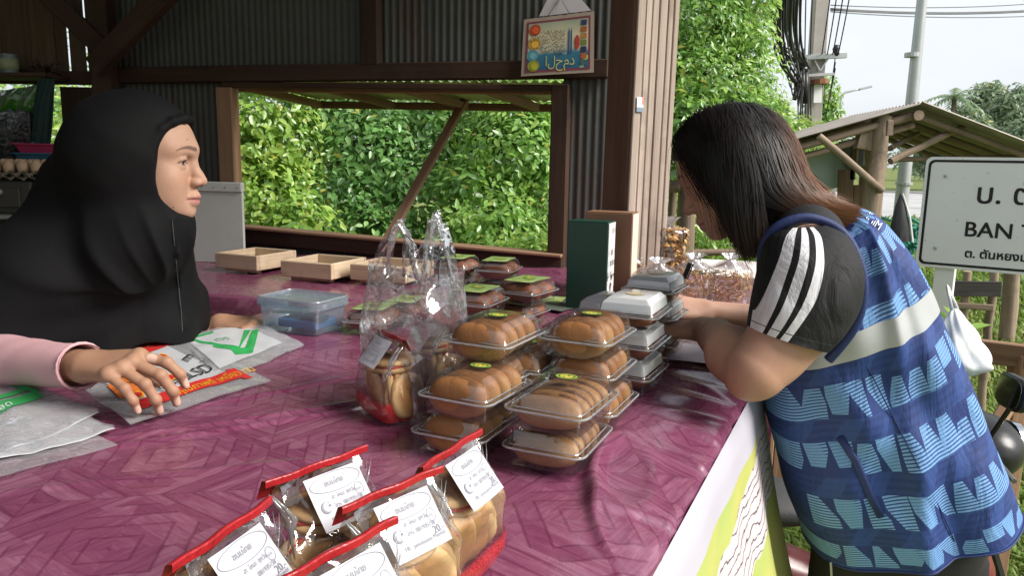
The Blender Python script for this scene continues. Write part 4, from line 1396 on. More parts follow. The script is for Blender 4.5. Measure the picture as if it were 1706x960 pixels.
log('post', [Vector((P(1452, 400, HY).x, HY, GZ)), P(1459, 300, HY), P(1474, 192, HY)], [.085, .074, .060], m_branch, hut, 10, .013)
log('post', [Vector((P(1700, 400, HY + .6).x, HY + .6, GZ)), P(1702, 240, HY + .6)], [.07, .06], m_branch, hut, 10, .008)
log('post', [Vector((P(1440, 400, HY + 1.7).x, HY + 1.7, GZ)), P(1442, 235, HY + 1.7)], [.06, .05], m_branch, hut)
log('post', [Vector((P(1290, 400, HY + .2).x, HY + .2, GZ)), P(1300, 250, HY + .2)], [.06, .05], m_branch, hut)
board('post_cleat', P(1483, 200, HY - .1), P(1481, 226, HY - .1), .05, .03, m_branch, hut, (1, 0, 0))
log('brace', [P(1365, 226, HY - .12), P(1470, 318, HY - .12)], [.028, .03], m_branch, hut)
log('brace', [P(1484, 268, HY - .02), P(1604, 212, HY + .2)], [.032, .026], m_branch, hut)
log('brace', [P(1484, 247, HY + .1), P(1530, 222, HY + .6)], [.024, .02], m_branch, hut)
log('tie_rail', [P(1484, 266, HY + .2), P(1706, 262, HY + .3)], [.022, .02], m_branch, hut)
bx = (1394, 1412, 1431, 1447)
for i, (x0, y0, y1, wpx) in enumerate(((1396, 292, 400, 27), (1422, 318, 400, 12), (1434, 300, 400, 16), (1418, 252, 300, 10))):
    k = HY / FPX
    board('wall_board', P(x0 + wpx / 2, y0 - 10, HY + .35), P(x0 + wpx / 2 - 4, y1, HY + .35), wpx * k, .02, m_plank, hut, (1, 0, 0))
board('wall_board', P(1450, 215, HY + .05), P(1440, 250, HY + .05), .17, .09, m_branch, hut, (1, 0, 0))
m_teal = plain('pale_tarp', (.42, .52, .46), .6, .15, 3, .2, 10)
k = HY / FPX
m = MB()
qa = [P(1290, 262, HY + .5), P(1420, 240, HY + .5), P(1408, 310, HY + .48), P(1290, 340, HY + .5)]
m.grid(12, 8, lambda a, b: qa[0].lerp(qa[1], a).lerp(qa[3].lerp(qa[2], a), b) + Vector((0, .02 * math.sin(a * 9) + .015 * math.sin(b * 7), 0)))
m.build('back_sheet', m_teal, hut, None, True)
g = N('old_poster'); ux, uy, _ = g.sep(g.coord('Generated'))[0:3]
n_ = g.noise(g.coord('Generated'), 6, 4)
c_ = g.ramp(ux, [(0, (.12, .14, .14)), (.45, (.05, .05, .05)), (.62, (.40, .28, .04)), (.72, (.04, .05, .05)), (.9, (.30, .34, .33))], 'CONSTANT')
m_oldp = g.done(g.bsdf(g.mix(.4, c_, g.mix(n_, (.03, .04, .04), (.3, .32, .31))), .5))
qa = [P(1398, 236, HY + .42), P(1440, 228, HY + .42), P(1442, 275, HY + .40), P(1412, 290, HY + .42)]
m = MB().add(qa + [q + Vector((0, .012, 0)) for q in qa], [(0, 1, 2, 3), (7, 6, 5, 4), (0, 4, 5, 1), (1, 5, 6, 2), (2, 6, 7, 3), (3, 7, 4, 0)])
m.build('old_poster', m_oldp, hut)

# ------------------------------------------------------------------ village name sign
SY = 4.2
sy_ = R(36)
sx_ = Vector((math.cos(sy_), -math.sin(sy_), 0)); sn = Vector((-math.sin(sy_), -math.cos(sy_), 0))
S0 = P(1534, 352, SY)
def SQ(px, py, off=0.0): return PP(px, py, S0 + sn * off, sn)
c00 = SQ(1548, 261); c01 = SQ(1523, 442)
sh_ = (c00 - c01).length
sw_ = 1.45
SM = Matrix(((sx_.x, 0, sn.x, 0), (sx_.y, 0, sn.y, 0), (0, 1, 0, 0), (0, 0, 0, 1)))
zb = SQ(1526, 443).z; zt = SQ(1548, 261).z
SM.translation = Vector((S0.x, S0.y, (zb + zt) / 2)) + sx_ * (sw_ / 2)
def rrect(w, h, r, n=6):
    pts = []
    for cx_, cy_, a0 in ((w / 2 - r, h / 2 - r, 0), (-w / 2 + r, h / 2 - r, 90), (-w / 2 + r, -h / 2 + r, 180), (w / 2 - r, -h / 2 + r, 270)):
        for k in range(n + 1):
            a = R(a0 + 90 * k / n); pts.append((cx_ + r * math.cos(a), cy_ + r * math.sin(a)))
    return pts
H_ = zt - zb
sg = thing('road_sign', 'white village name sign with black Thai and English lettering', 'road sign', (SM.translation.x, SM.translation.y, GZ))
g = N('sign_face'); co = g.coord('Object')
col = g.mix(g.noise(co, 4, 5), (.70, .71, .72), (.80, .81, .82))
col = g.mix(g.math('MULTIPLY', g.math('GREATER_THAN', g.noise(co, 38, 2, .6), .71), .5), col, (.45, .42, .38))
m_signw = g.done(g.bsdf(col, .35, g.bump(g.n('TexChecker').outputs['Fac'], .02, .001), .5))
m_ink = plain('sign_black', (.012, .012, .014), .4, .2, 10, 0)
MB().prism(rrect(sw_, H_, .035), .012, SM @ Matrix.Translation((0, 0, -.012))).build('panel', m_signw, sg)
# black border ring, raised print
ring = MB(); o_ = rrect(sw_ - .03, H_ - .03, .03); i_ = rrect(sw_ - .056, H_ - .056, .022)
n_ = len(o_)
ring.add([SM @ Vector((x, y, .0012)) for x, y in o_] + [SM @ Vector((x, y, .0012)) for x, y in i_], [(k, (k + 1) % n_, n_ + (k + 1) % n_, n_ + k) for k in range(n_)])
ring.build('border', m_ink, sg)
SMi = SM.inverted()
def sign_text(s, px, py, hpx, nm, shear=0):
    p = SMi @ SQ(px, py)
    hh = (SQ(px, py - hpx / 2) - SQ(px, py + hpx / 2)).length
    size = hh / .72
    for off in ((0, 0), (.0035, 0), (0, .0025), (.0035, .0025)):
        text(s, size, SM @ Matrix.Translation((p.x + off[0], p.y + off[1], .0016 + off[0] * .05 + off[1] * .07)), m_ink, sg, nm)
sign_text('บ. ตันหยงมัส', 1624, 324, 34, 'lettering')
sign_text('BAN TANYONG MAT', 1605, 383, 25, 'lettering')
sign_text('ต. ตันหยงมัส', 1606, 423, 13.5, 'lettering')
for px, py in ((1575, 293), (1558, 413)):
    MB().lathe([(.009, 0), (.008, .004), (0, .006)], 10, 0, Matrix.Translation(SQ(px, py, .001)) @ SM.to_3x3().to_4x4()).build('bolt', m_steel, sg)
for dx in (-.58, .35):
    a = SM @ Vector((dx, H_ / 2 - .05, -.045)); 
    board('sign_post', (a.x, a.y, GZ), a, .10, .06, m_white, sg, tuple(sx_), bev=.004)
# charred plank bench behind the sign
m_char = wood('charred', (.03, .028, .026), (.11, .10, .095), .95)
bn = thing('plank_bench', 'low bench of charred grey planks on the grass under the sign', 'bench', (P(1620, 520, 5.0).x, 5.0, GZ))
board('plank', P(1562, 480, 5.0), P(1668, 482, 4.9), .10, .03, m_char, bn)
board('plank', P(1556, 507, 5.0), P(1655, 513, 4.9), .04, .03, m_branch, bn)
for px in (1610, 1655):
    log('leg', [Vector((P(px, 520, 4.98).x, 4.98, GZ)), P(px + 2, 452, 4.98)], [.028, .026], m_branch, bn)
# brown rail fence close behind the customer
rl = thing('rail_fence', 'brown timber rail on short posts behind the motorbike', 'fence', (P(1690, 640, 2.75).x, 2.75, GZ))
board('rail', P(1560, 575, 2.9), P(1790, 605, 2.6), .085, .04, m_mid_wood, rl)
board('fence_post', (P(1706, 600, 2.7).x, 2.72, GZ), P(1706, 590, 2.72), .07, .07, m_mid_wood, rl, (1, 0, 0))
board('fence_post', (P(1500, 600, 2.95).x, 2.97, GZ), P(1500, 570, 2.97), .07, .07, m_mid_wood, rl, (1, 0, 0))
board('slant_stick', P(1690, 660, 2.3), P(1640, 740, 2.2), .05, .03, m_mid_wood, rl)
# bamboo railing and blue tarp left of the customer
BY = 3.9
br = thing('pole_railing', 'rough pole railing roped together behind the snack bags', 'railing', (P(1145, 430, BY).x, BY, GZ))
log('post', [Vector((P(1144, 430, BY).x, BY, GZ)), P(1147, 300, BY)], [.045, .04], m_branch, br, 10, .006)
log('post', [Vector((P(1119, 430, BY + .3).x, BY + .3, GZ)), P(1122, 300, BY + .3)], [.025, .022], m_branch, br)
log('post', [Vector((P(1133, 430, BY + .5).x, BY + .5, GZ)), P(1136, 300, BY + .5)], [.02, .018], m_branch, br)
log('rail', [P(1060, 313, BY + .1), P(1200, 303, BY + .1)], [.032, .03], m_branch, br)
log('rail', [P(1060, 425, BY + .12), P(1230, 420, BY + .12)], [.02, .018], m_branch, br)
m_blue_t = plain('blue_tarp', (.30, .52, .68), .4, .15, 4, .2, 12)
m = MB(); qa = [P(1070, 288, BY - .1), P(1190, 276, BY - .1), P(1180, 296, BY + .9), P(1080, 306, BY + .9)]
m.grid(16, 8, lambda a, b: qa[0].lerp(qa[1], a).lerp(qa[3].lerp(qa[2], a), b) + Vector((0, 0, .01 * math.sin(a * 14) + .02 * b)))
tag(m.build('tarpaulin', m_blue_t, None, None, True), 'pale blue tarpaulin laid over the pole railing', 'tarpaulin')
# white work top beyond the snack bags
wt = thing('side_table', 'whitewashed plank table behind the bags of fried noodles', 'table', (P(1230, 470, 3.0).x, 3.0, GZ))
k0 = P(1165, 450, 3.25); k1 = P(1330, 452, 3.15)
m_wash = plain('whitewash', (.62, .57, .52), .75, .12, 5, .2, 30)
for i in range(4):
    a = k0 + Vector((-.02 * i, -.13 * i, 0)); b = k1 + Vector((0, -.13 * i, 0)); a.z = b.z = .775
    board('plank', a, b, .02, .126, m_wash, wt)
for (px, yy) in ((1185, 3.15), (1320, 2.85)):
    x = P(px, 450, yy).x
    board('leg', (x, yy, GZ), (x, yy, .762), .05, .05, m_mid_wood, wt, (1, 0, 0))
# folded black umbrella and green net by the pole
um = thing('umbrella', 'closed black umbrella leaning point up between vest and sign', 'umbrella', tuple(P(1500, 420, 3.4)))
a, b = P(1501, 322, 3.4), P(1498, 402, 3.4)
MB().tube([a, a.lerp(b, .25), a.lerp(b, .7), b], [.004, .022, .042, .046], 10, flat=.8).build('canopy', m_black, um, None, True, 30)
MB().tube([a + Vector((.004, -.01, 0)), a.lerp(b, .5) + Vector((.034, -.02, 0)), b + Vector((.05, -.02, 0))], [.003, .005, .006], 6).build('rib', m_white, um)
MB().tube([a.lerp(b, 1.0), Vector((b.x, b.y, GZ))], .008, 6).build('shaft', m_steel, um)
gn = MB()
r = np.random.RandomState(3)
for k in range(60):
    q = P(1512 + r.uniform(-28, 28), 398 + r.uniform(-16, 16), 5.2); d = Vector(r.normal(size=3)) * .07
    gn.tube([q - d, q + Vector(r.normal(size=3)) * .03, q + d], .010, 5)
m_net = plain('green_net', (.04, .24, .18), .7, .2)
gn.tube([P(1512, 400, 5.2), Vector((P(1512, 400, 5.2).x, 5.2, GZ))], .05, 6)
tag(gn.build('fishing_net', m_net, None, None, True), 'tangled bundle of green net beside the black umbrella', 'net', kind='stuff')
# ------------------------------------------------------------------ clear plastics
def film(name, tint=(1, 1, 1), haze=.04, gloss=.12, rough=.07, bump=.35, bscale=38, hazecol=(.85, .87, .9), vor=False, coord='Object', edge=.5, back=.5):
    g = N(name)
    co = g.coord(coord)
    h = g.noise(co, bscale, 2, .5, .8)
    if vor:
        h = g.math('ADD', g.math('MULTIPLY', g.vor(g.n('VectorMath', operation='ADD').outputs[0] if False else co, bscale * .6), 1.3), g.math('MULTIPLY', h, .6))
    nm = g.bump(h, bump, .02) if bump else None
    lw = g.n('LayerWeight'); lw.inputs['Blend'].default_value = .35
    if nm is not None: g.put(lw.inputs['Normal'], nm)
    fac = g.math('ADD', gloss * .5, g.math('MULTIPLY', lw.outputs['Fresnel'], edge), clamp=True)
    tr = g.n('BsdfTransparent'); tr.inputs['Color'].default_value = (*tint, 1)
    gl = g.n('BsdfGlossy'); gl.inputs['Roughness'].default_value = rough; gl.inputs['Color'].default_value = (.95, .95, .95, 1)
    if nm is not None: g.put(gl.inputs['Normal'], nm)
    df = g.n('BsdfDiffuse'); df.inputs['Color'].default_value = (*hazecol, 1)
    tl = g.n('BsdfTranslucent'); tl.inputs['Color'].default_value = (*hazecol, 1)
    hz = g.n('MixShader'); hz.inputs[0].default_value = back
    g.nt.links.new(df.outputs[0], hz.inputs[1]); g.nt.links.new(tl.outputs[0], hz.inputs[2])
    m1 = g.n('MixShader'); m1.inputs[0].default_value = haze
    g.nt.links.new(tr.outputs[0], m1.inputs[1]); g.nt.links.new(hz.outputs[0], m1.inputs[2])
    m2 = g.n('MixShader'); g.put(m2.inputs[0], fac)
    g.nt.links.new(m1.outputs[0], m2.inputs[1]); g.nt.links.new(gl.outputs[0], m2.inputs[2])
    return g.done(m2.outputs[0])
m_pet = film('clear_pet', (.96, .97, .97), .02, .10, .05, .06, 30, edge=.42)
m_rim = film('pet_rim', (.93, .95, .96), .40, .45, .12, .15, 60, edge=.6)  # whitened film: bright edge highlights put into the rim colour
m_cello = film('cellophane', (.98, .98, .98), .012, .10, .05, .45, 26, vor=True, edge=.5)
m_cello_fold = film('cellophane_fold', (.95, .95, .95), .42, .35, .10, .3, 60, edge=.6)
m_bagfilm = film('carrier_film', (.97, .97, .97), .12, .20, .09, 1.0, 22, vor=True, edge=.55)
m_flat = film('polybag_film', (.97, .97, .98), .34, .12, .08, .4, 30, edge=.28, hazecol=(.86, .87, .89), vor=True, back=.25)
m_flat_w = film('polybag_milky', (.96, .96, .97), .88, .10, .10, .4, 24, edge=.22, hazecol=(.88, .89, .91), vor=True, back=.06)
m_tub = film('tub_plastic', (.80, .88, .95), .28, .12, .2, .1, 20, hazecol=(.62, .74, .84))
# ------------------------------------------------------------------ baked goods
def bread(name, top, mid, pale, zr=.03, dark=None, bs=70, disc=0.0):
    g = N(name)
    co = g.coord('Object')
    x, y, z = g.sep(co)[0:3]
    oi = g.n('ObjectInfo').outputs['Random']
    n = g.noise(co, 22, 5, .6)
    n2 = g.noise(co, 160, 3, .6)
    t = g.math('ADD', g.math('ADD', g.math('MULTIPLY', z, .5 / zr), .5), g.math('MULTIPLY', g.math('SUBTRACT', n, .5), .35))
    t = g.math('ADD', t, g.math('MULTIPLY', g.math('SUBTRACT', oi, .5), .42))
    col = g.ramp(t, [(.05, pale), (.34, mid), (.72, top), (1, dark or mul(top, .8))])
    col = g.mix(g.math('MULTIPLY', g.ramp(n2, [(.5, 0), (.75, 1)]), .25), col, mul(top, .6))
    if disc:
        rr = g.math('SQRT', g.math('ADD', g.math('MULTIPLY', x, x), g.math('MULTIPLY', y, y)))
        ed = g.math('ADD', g.math('DIVIDE', rr, disc), g.math('MULTIPLY', g.math('SUBTRACT', n, .5), .5))
        col = g.mix(g.ramp(ed, [(.70, 0), (.98, .85)]), col, mul(pale, 1.15))
        col = g.mix(g.ramp(ed, [(.15, .55), (.55, 0)]), col, mul(top, .72))
    nm = g.bump(g.math('ADD', n2, g.math('MULTIPLY', n, 1.5)), .30, .002)
    return g.done(g.bsdf(col, .55, nm, .35, Subsurface_Weight=.0))
m_bun = bread('bun_crust', (.27, .115, .040), (.43, .225, .085), (.64, .45, .24), .028)
m_bun_p = bread('pale_bun_crust', (.38, .185, .07), (.46, .26, .11), (.54, .35, .17), .03, disc=.0365)
m_roll = bread('roll_crust', (.27, .13, .05), (.38, .21, .09), (.36, .19, .085), .022)
m_fill = plain('dark_filling', (.13, .055, .025), .7, .4, 60, .6, 150)
m_jam = plain('red_jam', (.48, .045, .03), .35, .3, 80, .5, 140)
m_dark_bun = bread('dark_bun_crust', (.17, .052, .02), (.25, .085, .03), (.20, .075, .03), .024)
def superell(rx, ry, rz, e=.75, nu=22, nv=14, bump_=0.0, seed=0, flat=0.0):
    m = MB()
    r_ = random.Random(seed)
    ph = [r_.uniform(0, 6.3) for _ in range(4)]
    def pw(c, p): return math.copysign(abs(c) ** p, c)
    vs = []; fs = []
    for j in range(nv + 1):
        b = -math.pi / 2 + math.pi * j / nv
        for i in range(nu):
            a = 2 * math.pi * i / nu
            k = 1 + bump_ * (math.sin(3 * a + ph[0]) * math.cos(2 * b + ph[1]) + .6 * math.sin(5 * a + ph[2] + 3 * b))
            x = rx * pw(math.cos(b), e) * pw(math.cos(a), e) * k
            y = ry * pw(math.cos(b), e) * pw(math.sin(a), e) * k
            z = rz * pw(math.sin(b), e) * k
            if z < 0: z *= (1 - flat)
            vs.append((x, y, z))
    for j in range(nv):
        for i in range(nu):
            i2 = (i + 1) % nu
            fs.append((j * nu + i, j * nu + i2, (j + 1) * nu + i2, (j + 1) * nu + i))
    return m.add(vs, fs)
def smooth_mesh(m, name, mats):
    me = m.mesh(name, mats)
    me.polygons.foreach_set('use_smooth', [True] * len(me.polygons))
    return me
bun_me = [smooth_mesh(superell(.0185, .0445, .0285, .84, 26, 18, .025, s), 'bun', m_bun) for s in range(3)]
roll_me = [smooth_mesh(superell(.0125, .045, .021, .8, 24, 14, .03, s + 5), 'pastry', m_roll) for s in range(3)]
dark_me = [smooth_mesh(superell(.030, .052, .024, .85, 24, 14, .03, s + 9), 'bun', m_dark_bun) for s in range(3)]
roll_fill = smooth_mesh(superell(.0085, .0415, .0222, .8, 18, 10, .05, 3), 'filling', m_fill)
def inst(me, name, parent, M):
    return place(bpy.data.objects.new(name, me), parent, M)
# ------------------------------------------------------------------ clamshell boxes
BL, BWd, BP = .140, .112, .0545            # flange length, width, stacking pitch
def rr_loop(l, w, r, n=5):
    return rrect(l, w, r, n)
def loft(m, prof, l, w, r, cap0=False, cap1=False, mat=0, n=5):
    """prof: list of (outset, z); rounded-rectangle rings"""
    vs = []; fs = []
    k = 4 * (n + 1)
    for (o, z) in prof:
        for x, y in rr_loop(l + 2 * o, w + 2 * o, max(.002, r + o), n): vs.append((x, y, z))
    for j in range(len(prof) - 1):
        for i in range(k):
            i2 = (i + 1) % k
            fs.append((j * k + i, j * k + i2, (j + 1) * k + i2, (j + 1) * k + i))
    if cap0: fs.append(tuple(range(k))[::-1])
    if cap1: fs.append(tuple((len(prof) - 1) * k + i for i in range(k)))
    return m.add(vs, fs, mat)
def box_meshes(hl):
    base = MB(); loft(base, [(-.0115, .0012), (-.010, .002), (-.0075, .024), (-.006, .0262), (.0, .0268), (.001, .0278)], BL, BWd, .016, True)
    lid = MB(); loft(lid, [(.001, .0292), (.0, .0302), (-.006, .0306), (-.0075, .0325), (-.0115, hl - .008), (-.0215, hl)], BL, BWd, .016, False, True)
    rim = MB()
    lp_ = rr_loop(BL + .002, BWd + .002, .017, 6)
    rim.tube([(x, y, .0285) for x, y in lp_], .0016, 6, closed=True)
    lp_ = rr_loop(BL - .0135, BWd - .0135, .011, 6)
    rim.tube([(x, y, .0312) for x, y in lp_], .0009, 5, closed=True)
    def mk(m_, n_, mt):
        me = m_.mesh(n_, mt); me.polygons.foreach_set('use_smooth', [True] * len(me.polygons)); sharpen(me, 32); return me
    return mk(base, 'base', m_pet), mk(lid, 'lid', m_pet), mk(rim, 'rim', m_rim)
bx_hi = box_meshes(.0575)
def oval_mesh(name, a, b, mat, th=.0004):
    m = MB().prism([(a * math.cos(k * math.pi / 12), b * math.sin(k * math.pi / 12)) for k in range(24)], th, Matrix.Identity(4))
    return m.mesh(name, mat)
g = N('seal_print'); ux, uy, _ = g.sep(g.coord('Object'))[0:3]
rr_ = g.math('SQRT', g.math('ADD', g.math('POWER', g.math('DIVIDE', ux, .0125), 2.0), g.math('POWER', g.math('DIVIDE', uy, .0165), 2.0)))
c_ = g.ramp(rr_, [(0, (.62, .52, .08)), (.52, (.62, .52, .08)), (.56, (.02, .10, .03)), (.70, (.02, .10, .03)), (.74, (.36, .42, .05)), (.88, (.03, .10, .03))], 'CONSTANT')
nn_ = g.noise(g.coord('Object'), 260, 2)
c_ = g.mix(g.math('MULTIPLY', g.math('GREATER_THAN', nn_, .54), g.math('LESS_THAN', rr_, .5)), c_, (.02, .08, .03))
m_seal = g.done(g.bsdf(c_, .4))
g = N('gold_seal'); ux, uy, _ = g.sep(g.coord('Object'))[0:3]
rr_ = g.math('SQRT', g.math('ADD', g.math('POWER', g.math('DIVIDE', ux, .0125), 2.0), g.math('POWER', g.math('DIVIDE', uy, .0165), 2.0)))
m_gold = g.done(g.bsdf(g.ramp(rr_, [(0, (.50, .42, .22)), (.6, (.36, .30, .15)), (.75, (.58, .50, .30)), (.92, (.40, .32, .16))], 'CONSTANT'), .4))
me_seal = oval_mesh('seal', .0125, .0165, m_seal); me_gold = oval_mesh('seal', .0125, .0165, m_gold)
g = N('label_card_green'); co = g.coord('Object')
n_ = g.noise(co, 42, 4, .6, 1.5)
m_cardg = g.done(g.bsdf(g.ramp(n_, [(.30, (.10, .25, .03)), (.46, (.36, .50, .12)), (.62, (.58, .66, .34)), (.72, (.25, .42, .07))]), .45, None, .5))
m_cardw = plain('label_card_white', (.82, .815, .825), .42, .08, 20, .02)
def clam(name, label, cat, M, kind, group, seed=0, card=None, seal='green'):
    r_ = random.Random(seed)
    t = thing(name, label, cat, (0, 0, 0), 0, group)
    t.matrix_basis = M; MW[t.name] = M
    for me, nm in zip(bx_hi, ('base', 'lid', 'rim')):
        inst(me, nm, t, M)
    if kind == 'bun':
        for i in range(4):
            inst(bun_me[(i + seed) % 3], 'bun', t, M @ TR((-.046 + .0305 * i, r_.uniform(-.002, .002), .0275), R(r_.uniform(-4, 4)), R(-8 + r_.uniform(-4, 4)), R(r_.uniform(-2, 2))))
    elif kind == 'roll':
        for i in range(5):
            Ml = M @ TR((-.046 + .0225 * i, r_.uniform(-.002, .002), .025), R(r_.uniform(-4, 4)), R(20 + r_.uniform(-3, 3)), R(r_.uniform(-3, 3)))
            pst_ = inst(roll_me[(i + seed) % 3], 'pastry', t, Ml)
            inst(roll_fill, 'filling', pst_, Ml @ TR((.0125, 0, .002)))
    elif kind == 'dark':
        for i in range(2):
            inst(dark_me[(i + seed) % 3], 'bun', t, M @ TR((-.030 + .060 * i, 0, .0265), R(90 + r_.uniform(-5, 5)) * 0, R(r_.uniform(-6, 6)), 0))
    elif kind == 'crisp':
        for i in range(2):
            inst(dark_me[(i + seed) % 3], 'cake', t, M @ TR((-.028 + .058 * i, 0, .021), 0, R(r_.uniform(-6, 6)), 0) @ Matrix.Diagonal((.93, .88, .72, 1)))
    zt_ = .0578
    if card:
        m = MB()
        if card == 'green':
            m.add([(-.052, -.036, .0566), (.052, -.036, .0566), (.052, .036, .0566), (-.052, .036, .0566), (-.052, -.036, .0570), (.052, -.036, .0570), (.052, .036, .0570), (-.052, .036, .0570)], [(3, 2, 1, 0), (4, 5, 6, 7), (0, 1, 5, 4), (2, 3, 7, 6), (1, 2, 6, 5), (3, 0, 4, 7)])
            mt = m_cardg
        else:
            hy, hx = .0335, .0475
            o_ = -.0008
            P4 = [(-hx, -hy, .0568), (hx, -hy, .0568), (hx, hy, .0568), (-hx, hy, .0568)]
            Q4 = [(-hx - .0085, -hy - .0085, .0485), (hx + .0085, -hy - .0085, .0485), (hx + .0085, hy + .0085, .0485), (-hx - .0085, hy + .0085, .0485)]
            R4 = [(-hx - .0115, -hy - .0115, .033), (hx + .0115, -hy - .0115, .033), (hx + .0115, hy + .0115, .033), (-hx - .0115, hy + .0115, .033)]
            fs_ = [(0, 1, 2, 3)] + [(4 + i, 4 + (i + 1) % 4, (i + 1) % 4, i) for i in range(4)] + [(8 + i, 8 + (i + 1) % 4, 4 + (i + 1) % 4, 4 + i) for i in (0, 1, 2, 3)]
            m.add(P4 + Q4 + R4, fs_)
            mt = m_cardw
        m.build('label_card', mt, t, M)
    inst(me_gold if seal == 'gold' else me_seal, 'seal', t, M @ TR((.010 if kind != 'crisp' else .0, 0, zt_)))
    return t
BYAW = math.atan2(TU.y, TU.x)
def fr_place(px, py, z, yaw=0.0):
    """box whose near (front) corner on the customer's side is seen at a pixel, standing at height z"""
    q = PT(px, py, z)
    a = BYAW + R(yaw)
    ux = Vector((math.cos(a), math.sin(a), 0)); uy = Vector((-math.sin(a), math.cos(a), 0))
    c = q + ux * (BL / 2 - .012) + uy * (BWd / 2 - .012)
    return TR((c.x, c.y, z), a)
bunb = 'clear boxes of golden buns'; rolb = 'clear boxes of filled pastry rolls'; greyb = 'clear boxes with white cards and gold seals'; darkb = 'clear boxes of dark buns with green cards'
z0 = TZ + .003
def lev(k): return z0 + BP * k
clam('bun_box', 'bun box at the bottom of the stack nearest the label bags', 'bun box', fr_place(795, 768, lev(0), 1), 'bun', bunb, 1)
clam('bun_box', 'bun box lying on another next to the clear carrier bag', 'bun box', fr_place(806, 708, lev(1), -2), 'bun', bunb, 2)
clam('bun_box', 'lowest box of the tall bun stack half hidden behind the carrier bag', 'bun box', fr_place(832, 716, lev(0) , 2).copy() if False else TR((fr_place(838, 611, lev(2)).translation.x - .004, fr_place(838, 611, lev(2)).translation.y + .006, lev(0)), BYAW), 'bun', bunb, 3)
clam('bun_box', 'middle box of the tall bun stack half hidden behind the carrier bag', 'bun box', TR((fr_place(838, 611, lev(2)).translation.x, fr_place(838, 611, lev(2)).translation.y + .003, lev(1)), BYAW + .03), 'bun', bunb, 4)
clam('bun_box', 'topmost pale lidded bun box of the tall stack beside the carrier bag', 'bun box', fr_place(838, 611, lev(2), -1), 'bun', bunb, 5)
clam('bun_box', 'hidden lower bun box in the gap between the two bun stacks', 'bun box', TR((fr_place(895, 652, lev(1)).translation.x, fr_place(895, 652, lev(1)).translation.y, lev(0)), BYAW), 'bun', bunb, 6)
clam('bun_box', 'bun box with visible row of buns in the gap between the two bun stacks', 'bun box', fr_place(895, 652, lev(1), 2), 'bun', bunb, 7)
clam('bun_box', 'lowest bun box beside the grey card boxes with a pale bun at its corner', 'bun box', fr_place(1012, 722, lev(0), 0), 'bun', bunb, 8)
clam('bun_box', 'middle bun box in the stack beside the grey card boxes', 'bun box', fr_place(1010, 662, lev(1), 1), 'bun', bunb, 9)
clam('bun_box', 'top bun box in the stack beside the grey card boxes, big bun in front', 'bun box', fr_place(1004, 606, lev(2), -1), 'bun', bunb, 10)
clam('pastry_box', 'lower box of filled pastry rolls resting on the purple cloth', 'pastry box', fr_place(957, 796, lev(0), 1), 'roll', rolb, 11)
clam('pastry_box', 'upper box of filled pastry rolls with a green seal on its lid', 'pastry box', fr_place(962, 733, lev(1), -1), 'roll', rolb, 12)
Fb = fr_place(1072, 660, lev(0), 0)
for k, lab in enumerate(('lowest white card box of the front stack by the writing customer', 'second white card box up in the front stack by the customer', 'top white card box of the front stack, gold seal on its flat lid')):
    clam('snack_box', lab, 'snack box', TR((Fb.translation.x + .002 * k, Fb.translation.y - .002 * k, lev(k)), BYAW + .02 * (k - 1)), 'crisp', greyb, 20 + k, 'white', 'gold')
Fc = fr_place(1114, 600, lev(0), 0)
for k, lab in enumerate(('lowest white card box next to the customer fingertips', 'middle white card box of the rear stack next to the customer hand', 'top white card box of the rear stack just under the pen')):
    clam('snack_box', lab, 'snack box', TR((Fc.translation.x - .002 * k, Fc.translation.y + .002 * k, lev(k)), BYAW - .02 * (k - 1)), 'crisp', greyb, 30 + k, 'white', 'gold')
Fa = fr_place(1030, 548, lev(1), -4)
clam('snack_box', 'white card box under the top one in front of the green carton', 'snack box', TR((Fa.translation.x - .012, Fa.translation.y + .004, lev(0)), BYAW - .04), 'crisp', greyb, 40, 'white', 'gold')
clam('snack_box', 'single raised white card box right in front of the green carton', 'snack box', Fa, 'crisp', greyb, 41, 'white', 'gold')
clam('snack_box', 'see through dark cake box low between the bun stacks and the green carton', 'snack box', fr_place(968, 590, lev(0), 3), 'crisp', greyb, 42, None, 'green')
for (px, py, k, yw, lab) in ((884, 512, 1, -6, 'dark bun box with the brightest green card and a seal, raised on another'), (872, 548, 0, -4, 'lower dark bun box under the bright green card box'), (806, 532, 1, 4, 'dark bun box leaning against the stack behind the carrier bag handle'),
                             (790, 560, 0, 6, 'lowest dark bun box behind the carrier bag handle'), (846, 470, 1, 10, 'dark bun box by the window sill, second from the carton'), (846, 498, 0, 8, 'lower dark bun box by the window sill'), (772, 465, 1, 6, 'dark bun box nearest the window sill and the wooden trays'), (772, 492, 0, 3, 'lower dark bun box near the wooden trays'), (690, 545, 0, 8, 'green card dark bun box seen through the clear carrier bag'), (640, 560, 0, 14, 'dark bun box at the side of the blue tub, partly behind the carrier bag')):
    clam('bun_box', lab, 'bun box', fr_place(px, py, lev(k) , yw), 'dark', darkb, px, 'green', 'green')
# loose green label sheets on the cloth
for (px, py, yw, lab) in ((905, 500, 10, 'loose green label sheet lying in front of the green carton'), (935, 508, -14, 'loose dark label sheet lying near the white card boxes')):
    q = PT(px, py, TZ + .0035)
    m = MB(); m.grid(8, 6, lambda a, b: ((a - .5) * .15, (b - .5) * .11, .003 * math.sin(a * 6) * b))
    tag(m.build('label_sheet', m_cardg if px < 920 else plain('dark_sheet', (.10, .12, .10), .4, .4, 40), None, TR(q, BYAW + R(yw)), True), lab, 'label sheet')

